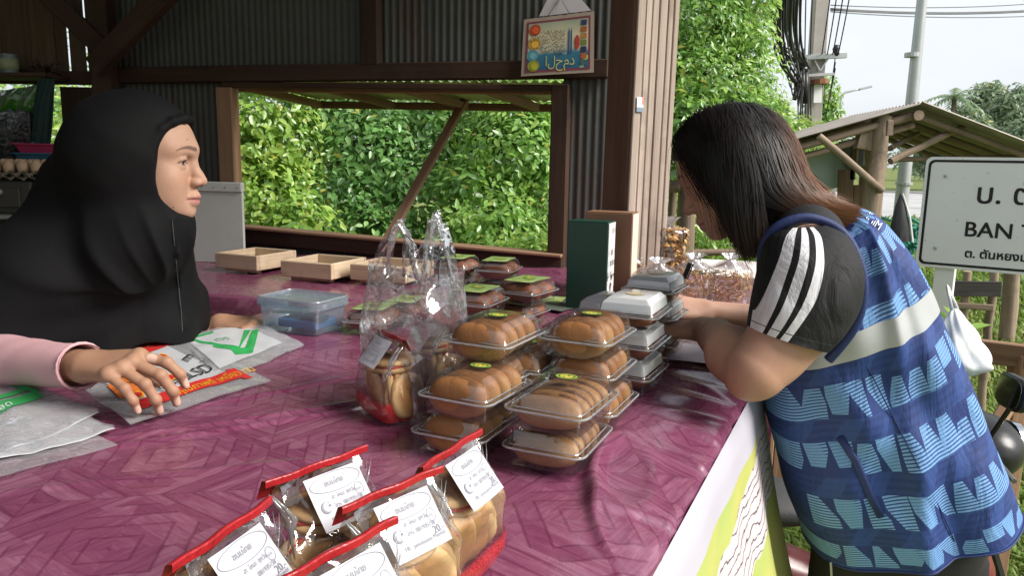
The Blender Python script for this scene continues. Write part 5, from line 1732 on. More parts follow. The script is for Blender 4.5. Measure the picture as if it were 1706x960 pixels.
# ------------------------------------------------------------------ label bags of jam buns
PWD, PDP, PHT = .108, .070, .122
def sandwich():
    h = smooth_mesh(superell(.0365, .0365, .0125, .82, 24, 10, .012, 21, .25), 'bun_half', m_bun_p)
    j = smooth_mesh(superell(.0335, .0335, .006, .7, 20, 6, .03, 2), 'jam', m_jam)
    return h, j
sw_h, sw_j = sandwich()
m_redband = plain('red_foil', (.30, .012, .016), .30, .45, 130, .3, 160, .5)
g = N('red_lace'); co = g.coord('Object')
d_ = g.vor(co, 230, 'DISTANCE_TO_EDGE'); z_ = g.sep(co)[2]
al = g.math('MULTIPLY', g.ramp(d_, [(.04, 1), (.11, .45)]), g.ramp(z_, [(.0, 1), (.030, .85), (.036, 0)]))
p_ = g.bsdf((.55, .03, .035), .3, None, .5); t_ = g.n('BsdfTransparent')
ms_ = g.n('MixShader'); g.put(ms_.inputs[0], al); g.nt.links.new(t_.outputs[0], ms_.inputs[1]); g.nt.links.new(p_, ms_.inputs[2])
m_lace = g.done(ms_.outputs[0])
m_label = plain('white_label', (.45, .45, .49), .5, .03, 20, .02)
m_grey_ink = plain('grey_ink', (.20, .20, .24), .6, .1, 10, 0)
def pack_ring(t):
    """half length, half depth, at height fraction t (0..1 of the ridge height)"""
    if t < .10: return PWD / 2 - .006 + .04 * t, PDP / 2 - .008 + .06 * t
    if t < .58: return PWD / 2 - .001, PDP / 2 + .002 * math.sin((t - .1) * 6)
    k = (t - .58) / .42
    return PWD / 2 - .001, (PDP / 2) * max(0.0, 1 - k) ** .85 + .0012
def pack_body(seed, ny=16, nz=26):
    r_ = random.Random(seed)
    m = MB(); vs = []; fs = []
    n = 56
    for j in range(nz + 1):
        t = j / nz
        a, b = pack_ring(t)
        for i in range(n):
            an = 2 * math.pi * i / n
            c, s_ = math.cos(an), math.sin(an)
            x = a * math.copysign(abs(c) ** .30, c); y = b * math.copysign(abs(s_) ** .30, s_)
            gus = max(0, (t - .45)) * .075 * max(0, 1 - abs(y) / max(b, 1e-4)) * (1 if abs(x) > a * .8 else 0)
            x -= math.copysign(gus, x)
            y += .0018 * math.sin(x * 90 + t * 14 + seed) * min(1, t * 3) * (1 if t < .9 else .2)
            x += .0012 * math.sin(y * 120 + t * 17 + seed * 2)
            vs.append((x, y, t * PHT + .0015))
    for j in range(nz):
        for i in range(n):
            i2 = (i + 1) % n
            fs.append((j * n + i, j * n + i2, (j + 1) * n + i2, (j + 1) * n + i))
    fs.append(tuple(range(n))[::-1])
    return m.add(vs, fs)
def slope_pt(x, d, off=.0015):
    """point on the label-side slope, d below the ridge along the film"""
    t = 1 - d * .93 / PHT
    a, b = pack_ring(t)
    return Vector((x, -(b + off), t * PHT + .0015 + off * .6))
def bun_pack(label, M, seed, tilt=0.0):
    r_ = random.Random(seed)
    t = thing('bun_bag', label, 'bun bag', (0, 0, 0), 0, 'cellophane bags of jam buns with white labels')
    t.matrix_basis = M; MW[t.name] = M
    pack_body(seed).build('film', m_cello, t, M, True, 50)
    lace = MB(); vs = []; fs = []; n = 40
    for j in range(6):
        z = .001 + .0075 * j; a, b = pack_ring(z / PHT)
        for i in range(n):
            an = 2 * math.pi * i / n; c, s_ = math.cos(an), math.sin(an)
            vs.append(((a + .0012) * math.copysign(abs(c) ** .30, c), (b + .0012) * math.copysign(abs(s_) ** .30, s_), z))
    for j in range(5):
        for i in range(n): fs.append((j * n + i, j * n + (i + 1) % n, (j + 1) * n + (i + 1) % n, (j + 1) * n + i))
    lace.add(vs, fs).build('printed_band', m_lace, t, M, True)
    # red header: folded band over the ridge
    hd = MB()
    zr_ = PHT + .0015
    hd.grid(24, 8, lambda a, b: (lambda x, s_: Vector((x, (.0022 if s_ > 0 else -.0022) + (.010 * abs(s_) if s_ > 0 else 0) + .0012 * math.sin(x * 120 + seed), zr_ + .008 - abs(s_) * (.022 if s_ > 0 else .0075))))((a - .5) * (PWD + .002), (b - .5) * 2))
    hd.build('header_strip', m_redband, t, M, True)
    for sx_ in (-1, 1):      # bright crease lines of the film ends
        c = MB()
        for k in range(2):
            e = [Vector((sx_ * (PWD / 2 - .001), -(.002 + .006 * k), PHT * .97)), Vector((sx_ * (PWD / 2 - .012 - .004 * k), -.012 - .004 * k, PHT * .78)), Vector((sx_ * (PWD / 2 - .004), -PDP / 2 * (.9 - .3 * k), PHT * (.56 + .03 * k)))]
            c.tube([e[0], e[0].lerp(e[1], .5) + Vector((0, -.001, 0)), e[1], e[2]], [.0005, .0016, .0030, .0005], 6, flat=.3)
        c.build('film_crease', m_cello_fold, t, M, True)
    # label: a card stuck on the slope
    lw_, lh_ = .058, .043
    x0 = r_.uniform(-.002, .006)
    lb = MB()
    nx, ny = 8, 8
    f_ = lambda a, b, o=.0: slope_pt(x0 + (a - .5) * lw_, .004 + b * lh_, .0032 + o + .004 * b * b + .002 * math.sin(a * 3))
    lb.grid(nx, ny, lambda a, b: f_(a, b))
    lb.build('label', m_label, t, M, True)
    # printing on the label
    def pr(pts_, faces, name):
        mm = MB().add([f_(max(0, min(1, x / lw_ + .5)), max(0, min(1, .5 - y / lh_)), .0006) for x, y, *_ in pts_], faces)
        return mm.build(name, m_grey_ink, t, M)
    el = []; fe = []
    for k in range(28):
        an = 2 * math.pi * k / 28
        el += [(.027 * math.cos(an), .0135 + .0075 * math.sin(an)), (.0264 * math.cos(an), .0135 + .0070 * math.sin(an))]
        fe.append((2 * k, 2 * k + 1, (2 * k + 3) % 56, (2 * k + 2) % 56))
    ring2 = MB()
    pr(el, fe, 'print')
    el = []; fe = []
    for k in range(18):
        an = 2 * math.pi * k / 18
        el += [(.019 + .005 * math.cos(an), .0015 + .005 * math.sin(an)), (.019 + .0046 * math.cos(an), .0015 + .0046 * math.sin(an))]
        fe.append((2 * k, 2 * k + 1, (2 * k + 3) % 36, (2 * k + 2) % 36))
    pr(el, fe, 'print')
    cm = []; fe = []
    for k in range(15):     # crescent
        an = R(40 + 280 * k / 14)
        an2 = R(40 + 280 * k / 14)
        cm += [(-.0195 + .0048 * math.cos(an), -.0035 + .0048 * math.sin(an)), (-.0180 + .0040 * math.cos(an2), -.0031 + .0040 * math.sin(an2))]
    fe = [(2 * k, 2 * k + 1, 2 * k + 3, 2 * k + 2) for k in range(14)]
    pr(cm, fe, 'print')
    st = []
    for k in range(10):
        an = R(90 + 36 * k); q = .0017 if k % 2 == 0 else .0007
        st.append((-.0155 + q * math.cos(an), -.0025 + q * math.sin(an)))
    pr(st, [tuple(range(10))], 'print')
    for s, x, y, sz in (('ขนมไทย', -.013, .0135, .0062), ('สะ โหมะ ชุกวัน', -.0115, .0025, .0048), ('โทร. 081935158', -.0115, -.0045, .0048), ('FB : Jamaliyama Maamor', -.019, -.0140, .0046), ('20.-', .0135, -.0100, .0085), ('บาท', .0155, .0012, .0035)):
        V_, F_ = text_pts(s, sz)
        pr([(x + p[0], y + p[1]) for p in V_], F_, 'print')
    # buns: two on edge, one lying on top
    for (x, y, z, rz_, ry_) in ((-.020, -.006, .0385, R(82 + r_.uniform(-8, 8)), R(80)), (.022, .0, .0385, R(60 + r_.uniform(-10, 10)), R(84)), (.002, .002, .082, r_.uniform(0, 3), R(r_.uniform(-9, 9))), (.036, .010, .037, R(20), R(80))):
        Ms = M @ TR((x, y, z), rz_, ry_) @ Matrix.Diagonal((.96, .96, .8 if z > .07 else .9, 1))
        b1 = inst(sw_h, 'bun', t, Ms @ TR((0, 0, .0058)))
        inst(sw_h, 'bun', t, Ms @ TR((0, 0, -.0058), .8) @ Matrix.Diagonal((1, -1, -1, 1)))
        inst(sw_j, 'jam', t, Ms @ TR((0, 0, 0), .5) @ Matrix.Diagonal((1.05, 1.03, .75, 1)))
    return t
def ridge_place(p1, p2, z=TZ + .003, back=0.0):
    a, b = PT(*p1, z + PHT + .010), PT(*p2, z + PHT + .010)
    d = (b - a); c = (a + b) / 2
    return TR((c.x, c.y, z), math.atan2(d.y, d.x)), d.length
for (p1, p2, sd_, lab) in (((270, 946), (461, 817), 1, 'label bag of jam buns closest to the seller side, at the frame bottom'), ((466, 790), (591, 745), 2, 'label bag of jam buns standing alone farthest out on the cloth'),
                           ((500, 940), (630, 871), 3, 'label bag of jam buns cut by the bottom edge of the picture'), ((602, 826), (707, 783), 4, 'label bag of jam buns in the middle of the foreground cluster'),
                           ((694, 778), (804, 708), 5, 'label bag of jam buns touching the pastry box stack, red lace base')):
    M_, ln_ = ridge_place(p1, p2)
    bun_pack(lab, M_, sd_)
# ------------------------------------------------------------------ clear carrier bag with two label bags
M1, _ = ridge_place((603, 533), (697, 574)); M2, _ = ridge_place((664, 516), (752, 552))
bun_pack('label bag of jam buns inside the carrier bag, front one', M1, 11)
M2.translation += Vector((.012, .028, 0))
bun_pack('label bag of jam buns inside the carrier bag, rear one', M2, 12)
cb = (M1.translation + M2.translation) / 2
cbg = thing('carrier_bag', 'crinkled clear plastic carrier bag with two loop handles holding bun bags', 'carrier bag', (cb.x, cb.y, TZ))
byw = math.atan2((M1.to_3x3() @ Vector((1, 0, 0))).y, (M1.to_3x3() @ Vector((1, 0, 0))).x)
BM = TR((cb.x + .004, cb.y, TZ + .002), byw + .10)
def bag_body(a, b):
    an = 2 * math.pi * a
    c, s_ = math.cos(an), math.sin(an)
    h = .001 + .215 * b
    wx = .094 + .006 * math.sin(b * 3); wy = .073 - .022 * b
    k = vnoise(np.array([[c * 2.3 + 7 * b, s_ * 2.3, b * 5.0]]), 4)[0] * .006 * min(1, b * 4) + .003 * math.sin(an * 9 + b * 8)
    return Vector(((wx + k) * math.copysign(abs(c) ** .7, c), (wy + k) * math.copysign(abs(s_) ** .7, s_), h + .012 * math.sin(an * 2 + .6) * (b > .93)))
m = MB(); m.grid(97, 40, bag_body)
m.build('film', m_bagfilm, cbg, BM, True)
def handle(p0, p1, p2, wd, seed):
    A, B, C_ = Vector(p0), Vector(p1), Vector(p2)
    m = MB()
    def f(a, b):
        t = a
        q = A.lerp(B, t).lerp(B.lerp(C_, t), t)
        q = q + (B - (A + C_) / 2) * (.42 * 4 * t * (1 - t) * .5)
        wdt = wd * (1.0 - .55 * math.sin(math.pi * t) ** 2) * (1 + .3 * (1 - math.sin(math.pi * t)))
        s_ = (b - .5) * 2
        dirp = (C_ - A).normalized()
        tang = Vector((0, 0, 1))
        off = Vector((1, 0, 0)) * (s_ * wdt * (1 if t < .5 else -1) * abs(math.cos(math.pi * t)) ** .4) + Vector((0, 0, 1)) * (-abs(s_) * 0 + s_ * wdt * math.sin(math.pi * t))
        cr__ = .008 * math.sin(s_ * 4 + t * 6 + seed) + .004 * math.sin(s_ * 11 + seed * 3)
        return q + off + Vector((0, cr__, .003 * math.sin(t * 23 + s_ * 5)))
    m.grid(40, 12, f)
    return m
handle((-.080, -.010, .205), (-.030, -.005, .325), (.006, .0, .205), .024, 1).build('handle', m_bagfilm, cbg, BM, True)
handle((.006, .012, .205), (.040, .016, .350), (.088, .006, .205), .024, 2).build('handle', m_bagfilm, cbg, BM, True)
# ------------------------------------------------------------------ flat polythene bags
m_green_ink = plain('green_ink', (.03, .34, .09), .4, .2, 30, .1, 60, .5)
m_red_ink = plain('red_ink', (.55, .03, .03), .4, .2, 30, .1, 60, .5)
m_yel_ink = plain('yellow_ink', (.80, .42, .02), .4, .15, 30, .05)
m_blk_ink = plain('black_ink', (.02, .02, .022), .5, .15, 30, .05)
class Patch:
    def __init__(s, corners, z, amp=.004, seed=0, round_=.12):
        s.c = [PT(px, py, z) for px, py in corners]; s.amp = amp; s.seed = seed; s.rd = round_
    def __call__(s, a, b, off=0.0):
        c = s.c
        # soften the outline
        rg = .035 * vnoise(np.array([[a * 6 + s.seed, b * 6, 3.3]]), s.seed + 9)[0]
        aa = a + (s.rd * .14 * math.sin(b * 5 + s.seed) + rg) * (a - .5); bb = b + (s.rd * .16 * math.sin(a * 6 + s.seed * 2) - rg) * (b - .5)
        q = c[0].lerp(c[1], aa).lerp(c[3].lerp(c[2], aa), bb)
        n_ = vnoise(np.array([[a * 3.1, b * 2.6, s.seed * 1.7]]), s.seed)[0]
        n2 = vnoise(np.array([[a * 9, b * 8, s.seed]]), s.seed + 1)[0]
        n2 += .55 * vnoise(np.array([[a * 22, b * 19, s.seed + 2.0]]), s.seed + 3)[0] + .5 * abs(vnoise(np.array([[a * 12 + 3, b * 10, s.seed]]), s.seed + 4)[0])
        e = min(a, 1 - a, b, 1 - b)
        edge = max(0, 1 - e / .10)
        return q + Vector((0, 0, s.amp * (n_ + .35 * n2 + .9) + .0016 * edge * vnoise(np.array([[a * 13, b * 11, s.seed * 2.3]]), s.seed + 5)[0] + off))
    def sheet(s, off, n=36):
        return MB().grid(n, n, lambda a, b: s(a, b, off))
    def ink(s, polys, off, mat, name, parent):
        m = MB()
        for poly in polys:
            n = len(poly)
            k = 18
            if n == 4:
                m.grid(k, k, lambda a, b: (lambda u, v: s(u, v, off))(*[(poly[0][i] * (1 - a) + poly[1][i] * a) * (1 - b) + (poly[3][i] * (1 - a) + poly[2][i] * a) * b for i in (0, 1)]))
            else:
                m.add([s(x, y, off) for x, y in poly], [tuple(range(n))])
        return m.build(name, mat, parent, None, True)
    def txt(s, body, size, o, ax, ay, off, mat, parent):
        V_, F_ = text_pts(body, size)
        o = Vector(o); ax = Vector(ax); ay = Vector(ay)
        m = MB().add([s(*(o + ax * p[0] + ay * p[1])[:2], off) for p in V_], F_)
        return m.build('print', mat, parent)
def polybag(label, corners, z, amp, seed, mat, layers=2, loc=None):
    p = Patch(corners, z, amp, seed)
    t = thing('plastic_bag', label, 'plastic bag', tuple(p(.5, .5)))
    for k in range(layers):
        p.sheet(.0022 * k).build('sheet', mat if k == 0 else m_flat, t, None, True)
    return t, p
m_inner = plain('milky_sheet', (.50, .51, .53), .35, .08, 20, .1, 60, .5)
# red printed bag under the seller's hand: corners far-left, far-right, near-right, near-left in the picture
t, p = polybag('clear bag with red and yellow printing under the seller hand', [(120, 640), (245, 540), (452, 640), (215, 712)], TZ + .006, .004, 3, m_flat, 2)
inner = [[(.12, .13), (.80, .12), (.84, .86), (.16, .82)]]
p.ink(inner, .0030, m_inner, 'inner_sheet', t)
p.ink([[(.62, .10), (.93, .12), (.90, .36), (.60, .30)]], .0042, m_red_ink, 'print', t)
p.ink([[(.16, .76), (.55, .80), (.56, .90), (.14, .88)], [(.55, .80), (.86, .82), (.87, .92), (.56, .90)], [(.86, .80), (.92, .82), (.92, .95), (.86, .94)]], .0044, m_red_ink, 'print', t)
p.ink([[(.30, .30), (.44, .30), (.42, .62), (.28, .58)]], .0044, m_red_ink, 'print', t)
m_orange = plain('orange_ink', (.62, .16, .03), .4, .3, 30, .1, 60, .5)
p.ink([[(.12, .40), (.30, .36), (.30, .70), (.10, .66)], [(.46, .14), (.60, .12), (.58, .30), (.46, .30)]], .0040, m_orange, 'print', t)
for (cx_, cy_, rr__) in ((.66, .42, .055), (.50, .66, .05), (.20, .70, .06), (.30, .20, .07)):
    p.ink([[(cx_ + rr__ * (1 if k % 2 == 0 else .7) * math.cos(k * .5236), cy_ + rr__ * (1 if k % 2 == 0 else .7) * math.sin(k * .5236)) for k in range(12)]], .0046, m_yel_ink, 'print', t)
    p.ink([[(cx_ + .6 * rr__ * math.cos(k * .5236), cy_ + .6 * rr__ * math.sin(k * .5236)) for k in range(12)]], .0052, m_red_ink, 'print', t)
for s, sz, o, ax, ay, mt in (('E', .14, (.78, .52, 0), (.12, 1.0, 0), (1.0, -.2, 0), m_blk_ink), ('ตราเปลว', .085, (.80, .66, 0), (.3, .0, 0), (0, -1, 0), m_blk_ink), ('LSD', .13, (.60, .72, 0), (1, .02, 0), (0, -1, 0), m_blk_ink), ('ถุงร้อน', .11, (.30, .72, 0), (1, .05, 0), (0, -1, 0), m_blk_ink), ('คุณภาพดี เหนียว ทน', .075, (.40, .86, 0), (1, .03, 0), (0, -1, 0), m_yel_ink), ('CAVE VERY', .07, (.10, .50, 0), (.7, .1, 0), (0, -1, 0), m_blk_ink), ('ใหม่สด', .09, (.66, .22, 0), (1, .05, 0), (0, -1, 0), m_yel_ink)):
    p.txt(s, sz, o, ax, ay, .0054, mt, t)
m_blkcode = m_blk_ink
# green printed bags
def green_print(p, t, fl_=False):
    g1 = [[(.06, .08), (.10, .08), (.42, .60), (.38, .66)], [(.06, .08), (.40, .06), (.40, .11), (.09, .12)], [(.38, .66), (.42, .60), (.74, .22), (.80, .26)], [(.20, .42), (.25, .38), (.40, .64), (.37, .72)], [(.45, .66), (.80, .28), (.86, .34), (.47, .78)], [(.32, .60), (.46, .64), (.46, .78), (.30, .72)]]
    p.ink(g1, .0032, m_green_ink, 'print', t)
    for s, sz, o, ax, ay in (('CVS', .10, (.30, .30, 0), (.9, .3, 0), (.2, -1, 0)), ('ถุงหูหิ้ว', .07, (.48, .66, 0), (.8, -.8, 0), (-.4, -.8, 0))):
        p.txt(s, sz, o, ax, ay, .0044, m_green_ink, t)
t, p = polybag('clear bag with green printing beside the blue lidded tub', [(298, 566), (420, 540), (508, 578), (372, 640)], TZ + .005, .006, 5, m_flat, 2)
p.ink([[(.05, .05), (.82, .06), (.84, .80), (.06, .84)]], .0026, m_inner, 'inner_sheet', t)
green_print(p, t)
t, p = polybag('stack of milky bags with green corner printing at the frame edge', [(-150, 640), (10, 628), (165, 690), (-120, 815)], TZ + .009, .006, 8, m_flat_w, 3)
p.ink([[(.62, .02), (.67, .02), (.93, .50), (.88, .54)], [(.30, .56), (.88, .50), (.90, .60), (.30, .68)], [(.20, .50), (.84, .42), (.85, .47), (.20, .56)]], .0062, m_green_ink, 'print', t)
p.txt('นมสด', .09, (.42, .62, 0), (1, -.1, 0), (0, -1, 0), .0072, m_flat_w, t)
p.txt('ตรา', .09, (.10, .86, 0), (1, -.1, 0), (0, -1, 0), .0072, m_red_ink, t)
polybag('white crumpled bag edges fanned under the milky bag stack', [(-140, 690), (60, 668), (196, 720), (-100, 800)], TZ + .004, .006, 12, m_flat_w, 3)
polybag('glossy clear bag spread under the milky bags on the cloth', [(-140, 720), (100, 690), (196, 745), (-90, 830)], TZ + .002, .003, 14, m_flat, 1)
# ------------------------------------------------------------------ lidded tub
tb = PT(506, 548, TZ + .002)
TM = TR((tb.x, tb.y, TZ + .001), R(-24))
tub = thing('tub', 'translucent bluish lidded tub with cards and a phone inside', 'tub', tuple(TM.translation), R(-24))
m = MB(); loft(m, [(-.010, .002), (-.008, .004), (-.001, .066), (.003, .068), (.003, .071)], .170, .120, .018, True); m.build('body', m_tub, tub, TM, True, 40)
m = MB(); loft(m, [(.006, .060), (.006, .078), (-.006, .080), (-.010, .076), (-.016, .076)], .170, .120, .018, False, True); m.build('lid', m_tub, tub, TM, True, 40)
m = MB(); m.tube([(x, y, .079) for x, y in rr_loop(.172, .122, .018, 6)], .0022, 6, closed=True); m.build('lid_rim', m_rim, tub, TM, True)
m_phone = plain('dark_glass', (.02, .022, .026), .15, .2, 10, 0)
m_bluep = plain('blue_paper', (.05, .22, .46), .6, .15)
MB().box((.01, .0, .020), (.11, .075, .020), bev=.003).build('paper_pad', m_bluep, tub, TM)
MB().box((.045, -.018, .036), (.06, .035, .012), bev=.003).build('card_case', m_phone, tub, TM)
MB().box((-.028, .0, .0445), (.075, .050, .008), bev=.003).build('card_case', plain('grey_case', (.20, .21, .22), .3, .2), tub, TM @ TR((0, 0, 0), .3))
# ------------------------------------------------------------------ wooden trays on the back counter
def tray(label, px, py, yaw, w=.20, d=.21, h=.052):
    q = PT(px, py, TZ - .003)
    t = thing('wooden_tray', label, 'wooden tray', (q.x, q.y, TZ - .003), R(yaw), 'empty wooden trays')
    M = TR((q.x, q.y, TZ + .012), R(yaw))
    Z = Vector((0, 0, h / 2))
    for sg in (-1, 1):
        board('side_board', M @ (Vector((-w / 2, sg * d / 2, 0)) + Z), M @ (Vector((w / 2, sg * d / 2, 0)) + Z), h, .012, m_pale_wood, t)
        board('end_board', M @ (Vector((sg * (w / 2 - .006), -d / 2 + .007, 0)) + Z), M @ (Vector((sg * (w / 2 - .006), d / 2 - .007, 0)) + Z), h, .012, m_pale_wood, t)
    board('bottom', M @ Vector((-w / 2 + .013, 0, .002)), M @ Vector((w / 2 - .013, 0, .002)), .006, d - .026, m_pale_wood, t)
    for sg in (-1, 1):
        board('foot', M @ Vector((-w / 2 + .02, sg * d * .35, -.0065)), M @ Vector((w / 2 - .02, sg * d * .35, -.0065)), .011, .02, m_pale_wood, t)
tray('empty wooden tray nearest the pale board', 428, 450, -24, .19, .19)
tray('empty wooden tray in the middle of the back counter', 541, 464, -22, .20, .19)
tray('empty wooden tray half hidden by the carrier bag', 655, 470, -20, .20, .19)
# ------------------------------------------------------------------ cartons by the post
def print_mat(name, base, ink, sc, dens=.52):
    g = N(name); co = g.coord('Object')
    x, y, z = g.sep(co)[0:3]
    rows = g.math('FRACT', g.math('MULTIPLY', z, 34.0))
    nn = g.noise(g.comb(g.math('MULTIPLY', x, 150.0), g.math('MULTIPLY', y, 150.0), g.math('FLOOR', g.math('MULTIPLY', z, 34.0))), 1.0, 1, .5)
    w_ = g.math('MULTIPLY', g.math('MULTIPLY', g.math('GREATER_THAN', nn, dens), g.math('LESS_THAN', rows, .5)), g.math('GREATER_THAN', g.noise(g.comb(0.0, 0.0, g.math('FLOOR', g.math('MULTIPLY', z, 34.0))), 3.3, 0), .46))
    pic = g.math('MULTIPLY', g.math('GREATER_THAN', g.noise(co, 30, 3), .52), g.math('LESS_THAN', z, -.025))
    c = g.mix(w_, base, ink); c = g.mix(pic, c, mul(ink, .5))
    return g.done(g.bsdf(c, .4, None, .5))
m_gcart = plain('green_carton', (.006, .045, .028), .35, .25, 8, .05, 30, .5)
m_gprint = print_mat('green_carton_print', (.62, .62, .60), (.08, .09, .10), 1)
m_bcart = plain('brown_carton', (.20, .105, .06), .55, .25, 8, .1)
m_bprint = plain('carton_side', (.62, .56, .46), .5, .2, 10, .05)
def carton(name, label, c, yaw, w, d, h, m1, m2):
    t = thing(name, label, 'carton', c, yaw)
    M = TR((c[0], c[1], c[2] + h / 2), yaw)
    MB().box((0, 0, 0), (w, d, h), bev=.002).build('carton_body', m1, t, M)
    MB().box((w / 2 + .0008, 0, 0), (.0012, d - .004, h - .004)).build('printed_side', m2, t, M)
    m = MB()
    for sg in (-1, 1): m.box((0, sg * d / 4, h / 2 + .0012), (w - .002, d / 2 - .002, .0016))
    for i, sg in enumerate((-1, 1)):
        MB().box((0, sg * d / 4, h / 2 + .0012), (w - .002, d / 2 - .002, .0016)).build('flap', m1, t, M)
    return t
gq = P(984, 430, 2.06); gh = P(984, 369, 2.06).z - TZ
carton('carton', 'dark green carton with a white printed side by the corner post', (gq.x, gq.y, TZ + .001), R(-20), .112, .080, gh, m_gcart, m_gprint)
gq = P(1018, 420, 2.19); gh = P(1018, 354, 2.19).z - TZ
carton('carton', 'brown carton with a pale side standing behind the green one', (gq.x, gq.y, TZ + .001), R(-20), .135, .085, gh, m_bcart, m_bprint)
# ------------------------------------------------------------------ bags of snacks
m_crack = plain('golden_cracker', (.56, .32, .11), .55, .35, 60, .4, 120)
m_nood = plain('fried_noodle', (.62, .37, .17), .5, .4, 50, .4, 120)
m_nood2 = plain('fried_strips', (.64, .40, .19), .5, .4, 50, .4, 120)
def snack_bag(label, base, w, d, h, yaw, lean, kind, seed, neck=True):
    r_ = random.Random(seed)
    t = thing('snack_bag', label, 'snack bag', tuple(base), yaw, 'clear bags of fried snacks')
    M = TR(base, yaw, 0, R(lean))
    def body(a, b):
        an = 2 * math.pi * a; c, s_ = math.cos(an), math.sin(an)
        top_ = .90 if kind == 'cracker' else .72
        k = (1 - .12 * (1 - b) ** 3) * (1 - (max(0, b - top_) / (1 - top_)) ** 1.6 * (.93 if neck else .25))
        if b > .97 and neck: k = .10 + (b - .97) * 4
        wob = .05 * math.sin(an * 7 + b * 9 + seed) + .03 * math.sin(an * 13 - b * 15)
        return Vector((w / 2 * c * k * (1 + wob), d / 2 * s_ * k * (1 + wob), h * b))
    m = MB(); m.grid(49, 30, body); m.build('film', m_cello, t, M, True)
    m = MB()
    mt = {'cracker': m_crack, 'noodle': m_nood, 'strip': m_nood2}[kind]
    cnt = {'cracker': 260, 'noodle': 120, 'strip': 130}[kind]
    for i in range(cnt):
        b = r_.random() ** .9 * .66 + .02; an = r_.uniform(0, 6.28); rr__ = math.sqrt(r_.uniform(.15, 1)) * .90
        if kind == 'cracker': b = .12 + (b - .02) * 1.16
        k = 1 - .12 * (1 - b) ** 3
        c = Vector((w / 2 * math.cos(an) * rr__ * k, d / 2 * math.sin(an) * rr__ * k, h * b + .006))
        if kind == 'cracker':
            A = Matrix.Translation(c) @ Matrix.Rotation(r_.uniform(0, 6), 4, 'Z') @ Matrix.Rotation(r_.uniform(0, 3), 4, 'X')
            R0 = r_.uniform(.008, .013)
            m.grid(5, 5, lambda x, y: A @ Vector(((x - .5) * 2 * R0, (y - .5) * 1.6 * R0, R0 * (.9 * math.sin(x * 3 + y) - .5 * (y - .5) ** 2 * 4))))
        else:
            ln = r_.uniform(.02, .045) if kind == 'noodle' else r_.uniform(.025, .05)
            d_ = Vector((r_.gauss(0, 1), r_.gauss(0, 1), r_.gauss(0, .7))).normalized()
            bend = Vector((r_.gauss(0, 1), r_.gauss(0, 1), r_.gauss(0, 1))) * ln * .3
            pts = [c - d_ * ln / 2, c + bend * .6, c + d_ * ln / 2]
            for q in pts:
                lq = math.sqrt((q.x / (w / 2)) ** 2 + (q.y / (d / 2)) ** 2)
                if lq > .9: q.x *= .9 / lq; q.y *= .9 / lq
                q.z = min(max(q.z, .004), h * .74)
            m.tube(pts, .0016 if kind == 'noodle' else .0024, 5, flat=.6)
    o = m.build('snack_pieces', mt, t, M, True); o['kind'] = 'stuff'
    nk = MB()
    nk.grid(25, 8, lambda a, b: (lambda an, k: Vector((w * .30 * math.cos(an) * k + .01 * (b - .5), d * .34 * math.sin(an) * k, h * (.80 + .30 * b))))(2 * math.pi * a, (1 - b * 1.55 if b < .55 else .15 + (b - .55) * 1.3) * (1 + .22 * math.sin(a * 44 + seed))))
    nk.build('gathered_neck', m_cello_fold, t, M, True)
    return t
def sb(px, py, z=TZ - .001): return PT(px, py, z)
snack_bag('tall clear bag of curly golden crackers tied at the top', sb(1106, 487), .135, .09, .215, R(-12), 0, 'cracker', 1)
snack_bag('bag of fried noodles leaning beside the green carton', sb(1038, 492), .12, .075, .145, R(20), 6, 'noodle', 2)
snack_bag('bag of brown fried strips in front of the cracker bag', sb(1094, 510), .14, .08, .125, R(-8), 4, 'strip', 3)
snack_bag('bag of fried noodles right behind the pen', sb(1150, 508), .13, .08, .135, R(8), 4, 'noodle', 4)
snack_bag('bag of fried noodles behind the customer forearm', sb(1212, 508), .13, .085, .135, R(-5), 3, 'noodle', 5)
snack_bag('bag of fried strips low between the cartons and the cracker bag', sb(1060, 480), .11, .07, .14, R(-30), 5, 'strip', 6)
# ------------------------------------------------------------------ framed calendar poster on the wall
pst = thing('poster', 'faded Arabic wall poster in a purple border hanging by a string', 'poster', tuple(WQ(930, 75, .05)))
tl, tr_, br_, bl_ = WQ(873, 32, .05), WQ(990, 18, .05), WQ(989, 120, .065), WQ(868, 127, .065)
def pq(a, b, off=0.0): return tl.lerp(tr_, a).lerp(bl_.lerp(br_, a), b) + wn * (off + .003 * math.sin(a * 4) * b)
m_pb = plain('poster_cream', (.36, .29, .23), .6, .1, 6, .05)
m_pp = plain('poster_purple', (.20, .045, .075), .6, .1)
m = MB(); m.grid(10, 8, lambda a, b: pq(a, b)); m.grid(10, 8, lambda a, b: pq(1 - a, b, -.002)); m.build('sheet', m_pb, pst, None, True)
m = MB()
def band(a0, b0, a1, b1, off): m.grid(8, 4, lambda a, b: pq(a0 + (a1 - a0) * a, b0 + (b1 - b0) * b, off))
band(.05, .06, .95, .095, .0012); band(.05, .91, .95, .945, .0012); band(.05, .095, .075, .91, .0012); band(.925, .095, .95, .91, .0012)
m.build('border', m_pp, pst, None, True)
g = N('poster_picture'); ps_ = g.attr('pat', 'Vector'); ux, uy, _ = g.sep(ps_)[0:3]
n_ = g.noise(ps_, 3, 4)
c_ = g.ramp(g.math('ADD', uy, g.math('MULTIPLY', g.math('SUBTRACT', n_, .5), .25)), [(0, (.30, .36, .26)), (.3, (.62, .55, .36)), (.58, (.48, .48, .36)), (.68, (.03, .16, .24)), (1, (.015, .10, .20))])
sp = g.vor(g.comb(g.math('MULTIPLY', ux, 5.0), g.math('MULTIPLY', uy, 5.0), 0), 1.0, 'F1', 'Color')
sd2 = g.vor(g.comb(g.math('MULTIPLY', ux, 5.0), g.math('MULTIPLY', uy, 5.0), 0), 1.0)
